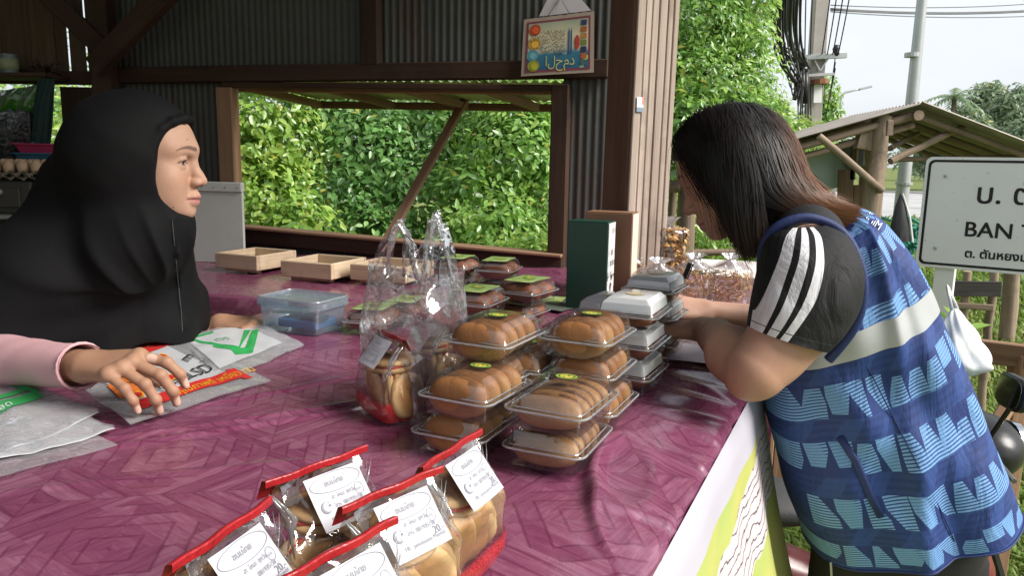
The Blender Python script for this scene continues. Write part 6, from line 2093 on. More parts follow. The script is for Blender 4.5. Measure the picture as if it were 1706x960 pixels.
edge_ = g.math('MAXIMUM', g.math('MULTIPLY', g.math('GREATER_THAN', uy, .66), .8), 0.0)
c_ = g.mix(g.math('MULTIPLY', g.math('LESS_THAN', sd2, .28), edge_), c_, g.mix(.6, sp, (.35, .40, .05)))
m_ppic = g.done(g.bsdf(c_, .55))
V = []; T = []
for j in range(10):
    for i in range(14):
        a, b = i / 13, j / 9
        V.append(tuple(pq(.078 + .844 * a, .098 + .809 * b, .0010))); T.append((a, b, 0))
idx = np.arange(140).reshape(10, 14); F = np.stack([idx[:-1, :-1], idx[1:, :-1], idx[1:, 1:], idx[:-1, 1:]], -1).reshape(-1, 4)
npmesh('picture', np.array(V), F, m_ppic, pst, None, True, None, np.array(T))
def pdisc(a, b, ra, rb, mat, off=.0022):
    m = MB().add([pq(a + ra * math.cos(k * .3927), b + rb * math.sin(k * .3927), off) for k in range(16)], [tuple(range(16))]); m.build('motif', mat, pst)
for (a, b, c_) in ((.17, .21, (.42, .07, .02)), (.17, .45, (.55, .30, .04)), (.15, .65, (.10, .28, .32)), (.17, .83, (.30, .30, .03))):
    mt = plain('motif_paint', c_, .6, .3, 50, 0)
    pdisc(a, b, .085, .10, mt); pdisc(a + .01, b + .01, .05, .06, plain('motif_centre', mul(c_, 1.5), .6, .3, 60, 0), .0030)
pdisc(.77, .48, .035, .12, plain('motif_red', (.40, .05, .03), .6, .3), .0022)
for a, c_ in ((.645, (.03, .09, .20)), (.68, (.02, .10, .25))):
    m = MB().add([pq(a, .30, .0024), pq(a + .02, .30, .0024), pq(a + .02, .66, .0024), pq(a, .66, .0024), pq(a + .01, .22, .0024)], [(0, 3, 2, 1), (0, 1, 4)]); m.build('pencil', plain('pencil', c_, .5, .1), pst)
for i, c_ in enumerate(((.03, .04, .12), (.35, .10, .03), (.42, .20, .05), (.16, .20, .04), (.03, .03, .08), (.40, .10, .04), (.05, .12, .12))):
    b = .12 + i * .11
    m = MB().add([pq(.82, b, .0022), pq(.90, b, .0022), pq(.90, b + .09, .0022), pq(.82, b + .09, .0022)], [(0, 3, 2, 1)]); m.build('side_panel', plain('panel_paint', c_, .6, .3, 60, 0), pst)
for i, s in enumerate(('رب العالمين', 'الرحمن الرحيم', 'مالك يوم الدين', 'اياك نعبد', 'المستقيم', 'الضالين', 'آمين')):
    V_, F_ = text_pts(s, .085)
    w_ = max(p[0] for p in V_)
    m = MB().add([pq(.60 - w_ * .85 + p[0] * .85 * 1.0, .26 + i * .062 - p[1] * .85, .0026) for p in V_], F_); m.build('lettering', plain('poster_ink', (.04, .03, .03), .6, .1), pst)
for i, s in enumerate(('الحمد',)):
    V_, F_ = text_pts(s, .30)
    m = MB().add([pq(.33 + p[0] * .55, .78 - p[1] * .8, .0026) for p in V_], F_); m.build('lettering', plain('poster_gold', (.50, .48, .16), .6, .1), pst)
m_pap = plain('white_paper', (.62, .58, .62), .7, .05, 10, .1)
hk = WQ(934, -4, .035)
m = MB(); m.add([WQ(898, 27, .03), WQ(985, 17, .03), WQ(940, -35, .03), WQ(925, -30, .03)], [(0, 1, 2, 3)]); m.build('backing_sheet', m_pap, pst)
MB().tube([WQ(913, 26, .055), hk, WQ(948, 21, .055)], .0012, 5).build('string', m_black, pst)
MB().lathe([(.006, 0), (.006, .004), (0, .006)], 8, 0, frame(hk, wv, z=wn)).build('nail', m_black, pst)
# ------------------------------------------------------------------ things on the far shelf
shf = thing('shelf', 'dark timber shelf board fixed to the plank wall', 'shelf', tuple(P(60, 128, LY - .1)))
board('shelf_board', P(-120, 129, LY - .12), P(98, 128, LY - .12), .018, .20, m_dark_wood, shf)
for px in (-60, 80): board('bracket', P(px, 130, LY - .03) + Vector((0, .0, -.02)), P(px, 131, LY - .20) + Vector((0, 0, -.02)), .02, .025, m_dark_wood, shf)
def zof(px, py, y): return P(px, py, y).z
zs = P(40, 129, LY - .12).z + .0095
q = P(16, 110, LY - .13)
tin = thing('paint_tin', 'small grey blue tin with a torn paper label on the shelf', 'tin', (q.x, q.y, zs))
MB().lathe([(.033, 0), (.034, .003), (.034, .078), (.035, .080), (.033, .083), (0, .083)], 20, 0, TR((q.x, q.y, zs))).build('can', plain('tin_blue', (.22, .27, .30), .4, .2, 10, .05, 30, .5, .3), tin, None, True, 40)
MB().lathe([(.0346, .018), (.0346, .064)], 20, 0, TR((q.x, q.y, zs))).build('paper_label', plain('tin_label', (.33, .36, .22), .6, .4, 40), tin, None, True)
q = P(-4, 108, LY - .12)
jar = thing('jar', 'little jar of yellow spice at the shelf end beside the tin', 'jar', (q.x, q.y, zs))
MB().lathe([(.024, 0), (.026, .01), (.026, .06), (.018, .07), (.018, .08)], 18, 0, TR((q.x, q.y, zs))).build('glass', m_pet, jar, None, True, 40)
MB().lathe([(.022, .002), (.024, .01), (.024, .05), (0, .052)], 18, 0, TR((q.x, q.y, zs))).build('spice', plain('spice', (.38, .28, .06), .8, .4, 80), jar, None, True)
MB().lathe([(.020, .08), (.020, .093), (0, .094)], 18, 0, TR((q.x, q.y, zs))).build('lid', m_dark_wood, jar, None, True, 40)
def hung(name, label, cat, quad, Y, mat, amp=.03, seed=0, back=True, group=None):
    c = [P(px, py, Y) for px, py in quad]
    t = thing(name, label, cat, tuple((c[0] + c[1] + c[2] + c[3]) / 4))
    def f(a, b, s_=1):
        q = c[0].lerp(c[1], a).lerp(c[3].lerp(c[2], a), b)
        n_ = vnoise(np.array([[a * 3 + seed, b * 2.2, seed]]), seed)[0]
        bul = math.sin(math.pi * a) * math.sin(math.pi * min(1, b * .9 + .1))
        return q + Vector((.01 * n_, -s_ * (amp * bul + .012 * n_ + .006 * math.sin(a * 22 + b * 4)), 0))
    m = MB(); m.grid(30, 24, lambda a, b: f(a, b)); m.grid(30, 24, lambda a, b: f(1 - a, b, -1))
    m.build('cloth_body', mat, t, None, True)
    return t, f
m_gbag = film('green_film', (.12, .30, .06), .45, .1, .3, .6, 14, hazecol=(.10, .26, .05))
m_dkbag = film('dark_netting', (.10, .12, .14), .55, .05, .4, .8, 40, hazecol=(.030, .035, .045))
t, f = hung('plastic_sack', 'green plastic sack strung across the far wall opening', 'sack', [(-40, 158), (72, 140), (60, 200), (-40, 205)], LY - .22, m_gbag, .04, 3)
MB().tube([P(-60, 152, LY - .22), P(20, 160, LY - .22), P(74, 134, LY - .15)], .004, 5).build('cord', m_black, t)
t, f = hung('goods_bag', 'dark see through bag full of small packets by the far opening', 'bag', [(-60, 188), (48, 186), (50, 276), (-60, 278)], LY - .30, m_dkbag, .06, 6)
r_ = random.Random(4)
m = MB()
for k in range(70):
    m.box((0, 0, 0), (.05, .02, .03), M=TR(f(r_.random(), r_.random()) + Vector((0, .03 + .03 * r_.random(), 0)), r_.uniform(0, 3), r_.uniform(0, 3), r_.uniform(0, 3)))
o = m.build('packets', plain('packet', (.10, .10, .13), .3, .5, 30, .1), t); o['kind'] = 'stuff'
t, f = hung('apron', 'dark green cloth hanging from the end of the shelf', 'cloth', [(64, 130), (91, 132), (82, 278), (42, 278)], LY - .26, plain('green_cloth', (.018, .045, .042), .9, .3, 8, .2), .03, 9)
q = P(72, 122, LY - .12)
m = MB()
for k in range(26):
    d_ = Vector((rnd.gauss(0, 1), rnd.gauss(0, .6), abs(rnd.gauss(0, .6)))) * .045
    m.tube([Vector((q.x, q.y, zs)), Vector((q.x, q.y, zs)) + d_ * .6 + Vector((0, 0, .02)), Vector((q.x, q.y, zs)) + d_], .005, 5)
tag(m.build('twine_bundle', m_dark_wood, None, None, True), 'dark tangle of twine lying on the shelf end', 'twine')
# stacked trays, egg trays, cabinet
cq = P(40, 330, LY - .45)
cab = thing('cabinet', 'low dark cabinet under the egg trays against the plank wall', 'cabinet', (P(20, 350, LY - .40).x, LY - .40, GZ))
xa, xb = P(-130, 300, LY - .45).x, P(86, 300, LY - .45).x
zt_ = P(40, 300, LY - .5).z; zb_ = P(40, 354, LY - .5).z
m_cab = plain('cabinet_paint', (.045, .042, .036), .6, .3, 5)
MB().box(((xa + xb) / 2, LY - .40, (zt_ + zb_) / 2), (xb - xa, .36, zt_ - zb_), bev=.006).build('case', m_cab, cab)
MB().box(((xa + xb) / 2 - .01, LY - .585, (zt_ + zb_) / 2), (xb - xa - .06, .012, zt_ - zb_ - .05), bev=.004).build('drawer_front', m_cab, cab)
MB().lathe([(.012, 0), (.012, .012), (.008, .018), (0, .019)], 12, 0, frame(P(0, 320, LY - .591), (1, 0, 0), z=(0, -1, 0))).build('knob', m_steel, cab, None, True)
MB().box(((xa + xb) / 2, LY - .43, zb_ - .008), (xb - xa + .02, .44, .014), bev=.003).build('ledge', m_tin, cab)
for x in (xa + .05, xb - .05): board('leg', (x, LY - .3, GZ), (x, LY - .3, zb_ - .016), .05, .05, m_dark_wood, cab, (1, 0, 0))
m_pulp = plain('egg_pulp', (.22, .19, .15), .9, .2, 20, .2)
m_egg = plain('egg_shell', (.52, .36, .23), .5, .12, 20, .03)
egg_me = smooth_mesh(MB().lathe([(0.0001, -.026), (.011, -.023), (.0185, -.012), (.021, 0), (.019, .012), (.012, .023), (.005, .0285), (0.0001, .030)], 16), 'egg', m_egg)
et = thing('egg_tray', 'grey pulp tray filled with brown eggs on the cabinet', 'egg tray', (P(40, 290, LY - .5).x, LY - .48, zt_))
m = MB()
x0_ = P(-20, 290, LY - .5).x
m.grid(61, 31, lambda a, b: (x0_ + .36 * a, LY - .59 + .19 * b, zt_ + .026 + .013 * math.cos(a * 7.5 * 2 * math.pi) * math.cos(b * 4 * 2 * math.pi)))
m.grid(61, 31, lambda a, b: (x0_ + .36 * (1 - a), LY - .59 + .19 * b, zt_ + .012 + .010 * math.cos(a * 7.5 * 2 * math.pi) * math.cos(b * 4 * 2 * math.pi)))
m.build('pulp_tray', m_pulp, et, None, True)
for i in range(7):
    for j in range(4):
        inst(egg_me, 'egg', et, TR((x0_ + .024 + .0515 * i + rnd.uniform(-.002, .002), LY - .567 + .047 * j, zt_ + .050), rnd.uniform(0, 6), R(rnd.uniform(-10, 10)), 0))
for k, (c_, lab) in enumerate((((.28, .10, .12), 'grey pink plastic tray lowest in the coloured stack'), ((.05, .16, .24), 'blue plastic tray in the middle of the coloured stack'), ((.50, .05, .14), 'pink plastic tray topmost in the coloured stack'))):
    q = P(92, 262 - 13 * k, LY - .30)
    t = thing('plastic_tray', lab, 'plastic tray', (q.x, q.y, zt_ + .03 + .036 * k), 0, 'stacked plastic trays')
    mt = plain('tray_plastic', c_, .35, .15)
    m = MB(); loft(m, [(-.03, .0), (-.012, .030), (.004, .032), (.004, .036), (-.002, .036), (-.016, .030), (-.034, .004)], .26, .20, .03, True, True)
    m.build('shell', mt, t, TR((q.x, q.y, zt_ + .03 + .036 * k)), True, 40)
bq_ = P(92, 275, LY - .30)
tag(MB().box((bq_.x, bq_.y, zt_ + .0145), (.24, .18, .029), bev=.004).build('storage_box', m_cab), 'dark flat box under the coloured plastic trays', 'box')
# order slip under the customer's hand
sl_ = PT(1160, 590, TZ + .004)
m = MB(); m.grid(10, 8, lambda a, b: ((a - .5) * .16, (b - .5) * .11, .0025 + .002 * math.sin(a * 5 + b * 2)))
tag(m.build('paper_slip', plain('slip_paper', (.50, .46, .50), .6, .05, 10, .02), None, TR((sl_.x, sl_.y, TZ + .003), BYAW + R(8)), True), 'pale paper slip the customer is writing on', 'paper')
# ------------------------------------------------------------------ people: materials
def skin_mat(name):
    g = N(name)
    co = g.coord('Object')
    c = g.attr('Col')
    n1 = g.noise(co, 48, 6, .7)
    n2 = g.noise(co, 520, 4, .7)
    n3 = g.noise(co, 14, 4, .6)
    c = g.mix(g.math('MULTIPLY', g.ramp(n3, [(.35, 0), (.7, 1)]), .22), c, (.36, .17, .11))
    c = g.mix(g.math('MULTIPLY', g.ramp(n1, [(.45, 0), (.8, 1)]), .22), c, (.30, .13, .08))
    nm = g.bump(g.math('ADD', n2, g.math('MULTIPLY', n1, .8)), .30, .0016)
    return g.done(g.bsdf(c, g.math('ADD', .44, g.math('MULTIPLY', n1, .20)), nm, .32, Subsurface_Weight=.06, Subsurface_Scale=.012))
m_skin = skin_mat('skin')
g = N('black_cloth'); co = g.coord('Object')
wv_ = g.noise(co, 900, 2, .5)
m_hijab = g.done(g.bsdf(g.mix(g.noise(co, 6, 4), (.0042, .0042, .0046), (.0075, .0075, .008)), .74, g.bump(g.math('ADD', wv_, g.math('MULTIPLY', g.noise(co, 22, 4), 4.0)),   .16, .003), .13))
m_pink = plain('pink_jersey', (.62, .36, .38), .8, .08, 12, .25, 500, .2)
m_trouser = plain('black_trousers', (.020, .019, .019), .75, .25, 10, .2, 300, .25)
m_shoe = plain('shoe', (.03, .03, .03), .5, .2)
def ring_loft(rings, nth, fn):
    """rings interpolated smoothly; fn(ring values, s, theta) -> (point, pat)"""
    V = []; T = []
    ns = len(rings)
    for j, (s, rv) in enumerate(rings):
        for i in range(nth):
            p, t = fn(rv, s, 2 * math.pi * i / nth)
            V.append(tuple(p)); T.append(t)
    idx = np.arange(ns * nth).reshape(ns, nth)
    nxt = np.roll(idx, -1, axis=1)
    F = np.stack([idx[:-1], nxt[:-1], nxt[1:], idx[1:]], -1).reshape(-1, 4)
    return np.array(V), F, np.array(T, float)
def spline(keys, n):
    """Catmull-Rom through rows of numbers"""
    K = np.array(keys, float)
    out = []
    m_ = len(K) - 1
    for j in range(n):
        x = j / (n - 1) * m_; i = min(int(x), m_ - 1); t = x - i
        p0, p1, p2, p3 = K[max(i - 1, 0)], K[i], K[i + 1], K[min(i + 2, m_)]
        v = .5 * (2 * p1 + (p2 - p0) * t + (2 * p0 - 5 * p1 + 4 * p2 - p3) * t * t + (3 * p1 - p0 - 3 * p2 + p3) * t ** 3)
        out.append((j / (n - 1), v))
    return out
# ================================================================== the seller
fv = Vector((math.cos(R(7)), math.sin(R(7)), -.03)).normalized()
Hv = Fr((0, 0, 0), fv, (0, 0, 1))
Hv.o = P(303, 271, 1.46) - Vector(Hv(.078, -.0315, -.002))
seller = thing('person', 'young woman in a black headscarf and pink sleeves behind the counter', 'person', (P(190, 560, 1.62).x, 1.62, GZ))
S = SDF()
head(S, Hv)
S.cone(Hv(-.012, 0, -.05), Hv(-.045, 0, -.17), .052, .056, .03)
chest = P(185, 520, 1.62)
S.cone(Hv(-.045, 0, -.17), chest, .06, .13, .05)
S.cone(chest, chest + Vector((0, 0, -.45)), .13, .13, .05)
shR = P(75, 445, 1.45)
elR = P(-120, 592, 1.36)
wrR = PT(143, 611, .874)
S.chain([chest + Vector((-.02, -.02, .10)), shR, elR, wrR], [.07, .045, .040, .0255], .02)
knR = PT(221, 611, .886)
FR_, tipsR = hand(S, wrR, knR - wrR, (.05, -.36, .93), 1, [(22, 38, 30), (30, 42, 28), (34, 42, 26), (34, 36, 24)], (.16, .02, -.10, -.24), [(.018, .024, -.012), (.045, .040, -.026), (.070, .040, -.042), (.088, .034, -.052)], 1.0)
wrL = P(366, 541, 1.74)
S.chain([chest + Vector((.05, .12, .08)), P(330, 590, 1.72), wrL], [.06, .04, .026], .02)
FL_, tipsL = hand(S, wrL, (.93, -.32, .02), (-.1, -.25, .95), -1, [(42, 62, 40), (48, 66, 40), (50, 66, 40), (48, 62, 36)], (.06, .02, -.04, -.10))
lo = (-1.75, 1.02, .34); hi = (-.48, 1.92, 1.36)
V, F = S.mesh(lo, hi, .0020)
c = head_color(V, Hv, (.45, .275, .190))
hl = np.linalg.norm(V - np.array(Hv.o), axis=1)
dark = np.clip((hl - .16) / .05, 0, 1)[:, None]
c = c * (1 - dark) + np.array((.33, .185, .115)) * dark
nail_color(c, V, tipsR, (.60, .40, .32)); nail_color(c, V, tipsL, (.45, .28, .21))
for tp in (tipsR, tipsL):                # knuckle creases
    pass
q = Hv.inv(V)
for (mx_, mz_, r_) in ((.056, -.083, .0016), (.066, -.086, .0018), (.088, .042, .0013)):   # small moles
    m_ = np.clip(1.4 - np.sqrt((q[:, 0] - mx_) ** 2 + (q[:, 2] - mz_) ** 2) / r_, 0, 1)[:, None] * (q[:, 1] < 0)[:, None]
    c = c * (1 - m_ * .75) + np.array((.09, .04, .03)) * m_ * .75
npmesh('body', V, F, m_skin, seller, None, True, c)
# headscarf: drape over head, neck, shoulders; face opening cut out
K = SDF()
A = Hv.axes
K.ell(Hv(-.010, 0, .020), (.107, .084, .108), .03, A)
K.ell(Hv(-.035, 0, .00), (.095, .090, .110), .03, A)
K.cone(Hv(.030, 0, -.075), Hv(.022, 0, -.118), .058, .062, .03)
K.chain([Hv(-.03, 0, -.06), Hv(-.035, 0, -.16), P(182, 450, 1.58), P(180, 545, 1.60), P(180, 640, 1.60)], [.080, .092, .140, .172, .190], .05)
K.chain([Hv(.012, 0, -.12), P(246, 440, 1.55), P(258, 545, 1.56), P(262, 600, 1.56)], [.046, .050, .060, .064], .05)
K.chain([Hv(-.05, 0, .01), P(150, 330, 1.55), P(122, 420, 1.53)], [.094, .088, .100], .05)
K.chain([P(120, 420, 1.50), P(60, 470, 1.43), P(-10, 555, 1.40), P(-60, 640, 1.40)], [.09, .098, .10, .10], .07)
K.chain([P(222, 430, 1.66), P(262, 490, 1.71), P(270, 600, 1.71)], [.088, .070, .068], .06)
# folds (soft ridges laid on the drape, from the photograph)
base_K = list(K.pr)
folds = [([(288, 366), (293, 420), (300, 480), (306, 545)], .004, .007)]
for pts, rr__, kk in folds:
    h3 = [K_h for K_h in (SDF.hit(K, px, py) for px, py in pts) if K_h is not None]
    if len(h3) > 1:
        n0 = len(K.pr)
        h3 = [q + Vector((0, .45 * rr__, 0)) for q in h3]
        for i in range(len(h3) - 1):
            base_K.append(('c', np.array(h3[i]), np.array(h3[i + 1]), rr__, rr__, kk, False))
K.pr = base_K
of = np.array(Hv.o)
def face_cut(p):
    l = Hv.inv(p)
    x, y, z = l[..., 0], l[..., 1], l[..., 2]
    ea = np.sqrt(((x - .128) / .087) ** 2 + ((z + .024) / np.where(z > -.024, .124, .096)) ** 2)
    d = (ea - 1) * .095
    return np.maximum(d, np.abs(y) - .12)
K.fn(face_cut, .004)
br_pts = [Hv(.040, -.072, .030), Hv(.052, -.062, .058), Hv(.068, -.044, .073), Hv(.080, -.016, .081), Hv(.082, .014, .080), Hv(.074, .040, .066), Hv(.060, .054, .045)]
K.chain(br_pts, [.003, .0045, .0055, .006, .006, .005, .004], .008)
def hem_cut(p):
    x, y = p[..., 0], p[..., 1]
    zz = .818 + .34 * np.clip(-.90 - x, 0, 1) + .006 * np.sin(x * 31) + .004 * np.sin(x * 57 + y * 20)
    return p[..., 2] - zz
K.fn(hem_cut, .004)
kc = np.array(Hv(.01, 0, -.10))
def drape(p):
    d = p - kc
    dn = np.clip((-d[..., 2] + .02) / .16, 0, 1)
    ph = np.arctan2(d[..., 1], d[..., 0]) + .55 * np.sin(d[..., 2] * 6.0 + .5)
    rr0 = np.clip((np.sqrt(d[..., 0] ** 2 + d[..., 1] ** 2) - .03) / .06, 0, 1)
    w1 = (.5 + .5 * np.sin(ph * 6 + .9)) ** 3.5
    w2 = (.5 + .5 * np.sin(ph * 13 + 2 + 5 * d[..., 2])) ** 3
    up = np.clip((d[..., 2] + .02) / .12, 0, 1)
    return -(.0170 * w1 + .0065 * w2) * dn * rr0 + .0010 * vnoise(p * 26, 3) - .0016 * up * (.5 + .5 * np.sin(d[..., 2] * 60 + d[..., 0] * 44)) ** 2
K.post = drape
V, F = K.mesh((-1.62, 1.20, .79), (-.46, 1.90, 1.36), .0030)
npmesh('headscarf', V, F, m_hijab, seller)
# stitched seam down the front
sm = [SDF.hit(K, px, py) for px, py in ((287, 368), (290, 400), (294, 440), (298, 480), (302, 520), (304, 552))]
sm = [q + Vector((.0006, -.0016, 0)) for q in sm if q]
MB().tube(sm, .0009, 5).build('seam', plain('seam_thread', (.06, .06, .06), .7, .1), seller)
# pink sleeve
pts = [shR.lerp(elR, .3), shR.lerp(elR, .8), elR, elR.lerp(wrR, .35), elR.lerp(wrR, .7), elR.lerp(wrR, .93), elR.lerp(wrR, .985)]
sl_k = spline([(*q, r_) for q, r_ in zip(pts, (.062, .058, .056, .050, .041, .0365, .0375))], 60)
V = []; 
def sleeve_fn(rv, s, th):
    q = Vector(rv[:3]); ax = (wrR - elR).normalized() if s > .4 else (elR - shR).normalized()
    a = Vector((0, 0, 1)) - ax * ax.z; a.normalize(); b = ax.cross(a)
    w_ = 1 + .05 * math.sin(s * 60 + 3 * math.sin(th * 1.0 + s * 9)) * math.exp(-((s - .45) / .22) ** 2) + .03 * math.sin(th * 3 + s * 24)
    return q + a * (math.cos(th) * rv[3] * w_ * .94) + b * (math.sin(th) * rv[3] * w_), (s, th, 0)
V, F, T = ring_loft(sl_k, 40, sleeve_fn)
npmesh('sleeve', V, F, m_pink, seller)
cuff = MB(); ax = (wrR - elR).normalized(); cc = elR.lerp(wrR, .975)
a = (Vector((0, 0, 1)) - ax * ax.z).normalized(); b = ax.cross(a)
cuff.tube([cc + a * (math.cos(k * .3142) * .0355) + b * (math.sin(k * .3142) * .0375) for k in range(20)], .0028, 6, closed=True)
cuff.build('cuff', m_pink, seller, None, True)
th_ = MB()
for k in range(7):
    q0 = elR.lerp(wrR, .985) + a * (-.034 + .003 * k) + b * (.012 * math.sin(k * 2))
    th_.tube([q0, q0 + ax * .012 + a * (.004 * math.sin(k * 3)), q0 + ax * (.020 + .004 * (k % 3)) + b * (.008 * math.cos(k * 2))], .0005, 4)
th_.build('loose_thread', m_pink, seller)
# ================================================================== the customer
fc_ = Vector((-.80, .36, -.46)).normalized()
Hc = Fr(P(1219, 282, 1.46), fc_, (-.36, .20, .9))
cust = thing('person', 'woman with long dark hair in a blue patterned vest leaning over to write', 'person', (P(1500, 900, 1.42).x, 1.42, GZ))
S = SDF()
head(S, Hc)
YB = 1.40
c7 = P(1382, 392, YB)
S.cone(Hc(-.03, 0, -.04), Hc(-.05, 0, -.09), .055, .055, .03)
S.cone(Hc(-.05, 0, -.09), c7, .052, .045, .03)
hipc = P(1510, 860, YB)
S.chain([c7, P(1395, 500, YB), P(1440, 640, YB), hipc], [.045, .10, .11, .12], .05)
shL = P(1350, 440, 1.24); elL = P(1262, 616, 1.165); wrL2 = P(1172, 549, 1.47)
S.cone(P(1385, 440, YB), shL, .05, .06, .03)
S.chain([shL, P(1318, 545, 1.185)], [.062, .0560], .03)
S.chain([P(1318, 545, 1.185), elL], [.0560, .0470], .02)
S.ell(P(1294, 592, 1.168), (.043, .038, .040), .02)
S.ball(P(1244, 634, 1.170), .027, .025)
S.chain([elL, P(1218, 584, 1.25), P(1194, 562, 1.37), wrL2], [.042, .0425, .034, .0255], .007)
S.chain([P(1240, 632, 1.172), P(1214, 600, 1.24)], [.026, .036], .012)
F1_, tips1 = hand(S, wrL2, (-.86, .46, -.16), (.0, -.15, .99), -1, [(10, 22, 14), (12, 24, 14), (14, 26, 14), (12, 22, 14)], (.10, .02, -.06, -.16), None, .96)
shF = P(1395, 455, 1.60); elF = P(1345, 545, 1.80); wrF = P(1178, 519, 1.70)
S.cone(P(1390, 470, YB), shF, .05, .045, .03)
S.chain([shF, elF, elF.lerp(wrF, .45), wrF], [.045, .043, .036, .0245], .025)
F2_, tips2 = hand(S, wrF, (-.88, -.25, .14), (.10, -.62, .75), 1, [(46, 52, 30), (50, 60, 34), (54, 66, 38), (56, 66, 38)], (.05, .02, -.02, -.06), [(.020, .024, -.014), (.046, .036, -.030), (.070, .032, -.046), (.086, .024, -.054)], .94)
V, F = S.mesh((.10, 1.04, .40), (.84, 1.98, 1.36), .0022)
c = head_color(V, Hc, (.44, .26, .18))
hl = np.linalg.norm(V - np.array(Hc.o), axis=1)
dk = np.clip((hl - .16) / .05, 0, 1)[:, None]
c = c * (1 - dk) + np.array((.47, .27, .19)) * dk
for q_, r_, a_ in ((P(1246, 648, 1.15), .030, .45), (P(1216, 598, 1.21), .012, .35)):  # elbow skin is darker itself; the smaller patch paints shade into the crease
    m_ = np.exp(-(np.linalg.norm(V - np.array(q_), axis=1) / r_) ** 2)[:, None] * a_
    c = c * (1 - m_) + np.array((.26, .125, .085)) * m_
nail_color(c, V, tips1, (.62, .40, .34)); nail_color(c, V, tips2, (.62, .40, .34))
npmesh('body', V, F, m_skin, cust, None, True, c)
# pen in the far hand
pen = thing('pen', 'black capped ballpoint pen held upright by the writing customer', 'pen', tuple(P(1130, 492, 1.66)))
pa, pb_ = P(1126, 497, 1.655), P(1150, 438, 1.63)
MB().tube([pa, pa.lerp(pb_, .06), pa.lerp(pb_, .12), pa.lerp(pb_, .60)], [.0007, .002, .0042, .0042], 10).build('barrel', plain('pen_barrel', (.45, .43, .42), .3, .2), pen, None, True, 40)
MB().tube([pa.lerp(pb_, .58), pa.lerp(pb_, .99), pb_], [.0054, .0054, .004], 10).build('cap', m_black, pen, None, True, 40)
MB().tube([pa.lerp(pb_, .97) + Vector((.007, -.002, 0)), pa.lerp(pb_, .55) + Vector((.0075, -.002, 0))], .0014, 6).build('clip', m_black, pen)
# vest: loft between front and back outline
rk = [((1350, 400), (1412, 342), .075), ((1322, 418), (1444, 354), .110), ((1288, 482), (1482, 398), .140), ((1272, 580), (1530, 478), .150), ((1280, 660), (1563, 556), .148), ((1293, 732), (1600, 640), .150), ((1312, 802), (1632, 724), .155), ((1333, 866), (1660, 790), .158), ((1349, 908), (1674, 832), .160)]
rows = []
for f_, b_, w_ in rk:
    a, b = P(*f_, YB), P(*b_, YB)
    rows.append((a.x, a.z, b.x, b.z, w_))
def vest_fn(rv, s, th):
    a = Vector((rv[0], YB, rv[1])); b = Vector((rv[2], YB, rv[3]))
    cth, sth = math.cos(th), math.sin(th)
    cth_ = math.copysign(abs(cth) ** .82, cth); sth_ = math.copysign(abs(sth) ** .80, sth)
    ctr = (a + b) / 2; hf = (b - a) / 2
    # cloth folds: tension rays from the armhole, hanging folds toward the hem
    u = (cth_ + 1) / 2
    f1 = .0085 * math.sin(u * 17 + s * 7 + 1.5 * math.sin(s * 9)) * min(1, s * 1.6)
    f2 = .0075 * math.sin((u * .8 - s) * 22 + 2 * math.sin(u * 5)) * math.exp(-((s - .5) / .3) ** 2)
    f3 = .011 * math.exp(-(((u - .52) + (s - .60) * .35) / .045) ** 2) - .010 * math.exp(-(((u - .66) + (s - .5) * .25) / .05) ** 2)
    k = 1 + (f1 + f2 + f3) / .18 * abs(sth) ** .5
    k2 = 1 + .012 * math.sin(s * 26) * (1 - abs(sth))
    p = ctr + hf * cth_ * k2 + Vector((0, -1, 0)) * (sth_ * rv[4] * k)
    return p, (s, u, 1.0 if sth > 0 else 0.0)
g = N('vest_print')
ps = g.attr('pat', 'Vector'); s_, u_, _ = g.sep(ps)[0:3]
wob = g.math('MULTIPLY', g.math('SINE', g.math('MULTIPLY', u_, 9.0)), .006)
rowf = g.math('DIVIDE', g.math('ADD', g.math('ADD', s_, wob), .035), .1445)
row = g.math('FLOOR', rowf); v = g.math('FRACT', rowf)
inb = g.math('GREATER_THAN', v, .40)
vb = g.math('DIVIDE', g.math('SUBTRACT', v, .40), .60)
U = g.math('ADD', g.math('MULTIPLY', u_, 10.0), g.math('MULTIPLY', row, 3.37))
ci = g.math('FLOOR', U); a_ = g.math('FRACT', U)
wn_ = g.n('TexWhiteNoise', noise_dimensions='2D'); g.put(wn_.inputs['Vector'], g.comb(ci, row, 0))
r1, r2, r3 = g.sep(wn_.outputs['Color'])[0:3]
ab = g.math('ABSOLUTE', g.math('ADD', g.math('SUBTRACT', a_, .5), g.math('MULTIPLY', g.math('SUBTRACT', r2, .5), g.math('SUBTRACT', vb, .5))))
isup = g.math('GREATER_THAN', r1, .45)
vv_ = g.math('ADD', g.math('MULTIPLY', vb, isup), g.math('MULTIPLY', g.math('SUBTRACT', 1.0, vb), g.math('SUBTRACT', 1.0, isup)))
shape = g.math('LESS_THAN', ab, g.math('ADD', g.math('ADD', .11, g.math('MULTIPLY', r3, .22)), g.math('MULTIPLY', vv_, .40)))
shape = g.math('MULTIPLY', shape, g.math('GREATER_THAN', vv_, g.math('MULTIPLY', g.math('SUBTRACT', r2, .4), .8)))
tri_ = g.math('MULTIPLY', g.math('LESS_THAN', g.math('ADD', g.math('MULTIPLY', a_, .9), g.math('MULTIPLY', vb, g.math('SUBTRACT', g.math('MULTIPLY', r1, 2.0), .6))), .62), g.math('GREATER_THAN', r2, .25))
hat = g.math('GREATER_THAN', g.math('FRACT', g.math('ADD', g.math('MULTIPLY', s_, 124.0), g.math('MULTIPLY', u_, 6.0))), .42)
hat2 = g.math('GREATER_THAN', g.math('FRACT', g.math('ADD', g.math('MULTIPLY', s_, 52.0), g.math('MULTIPLY', wob, 60.0))), .55)
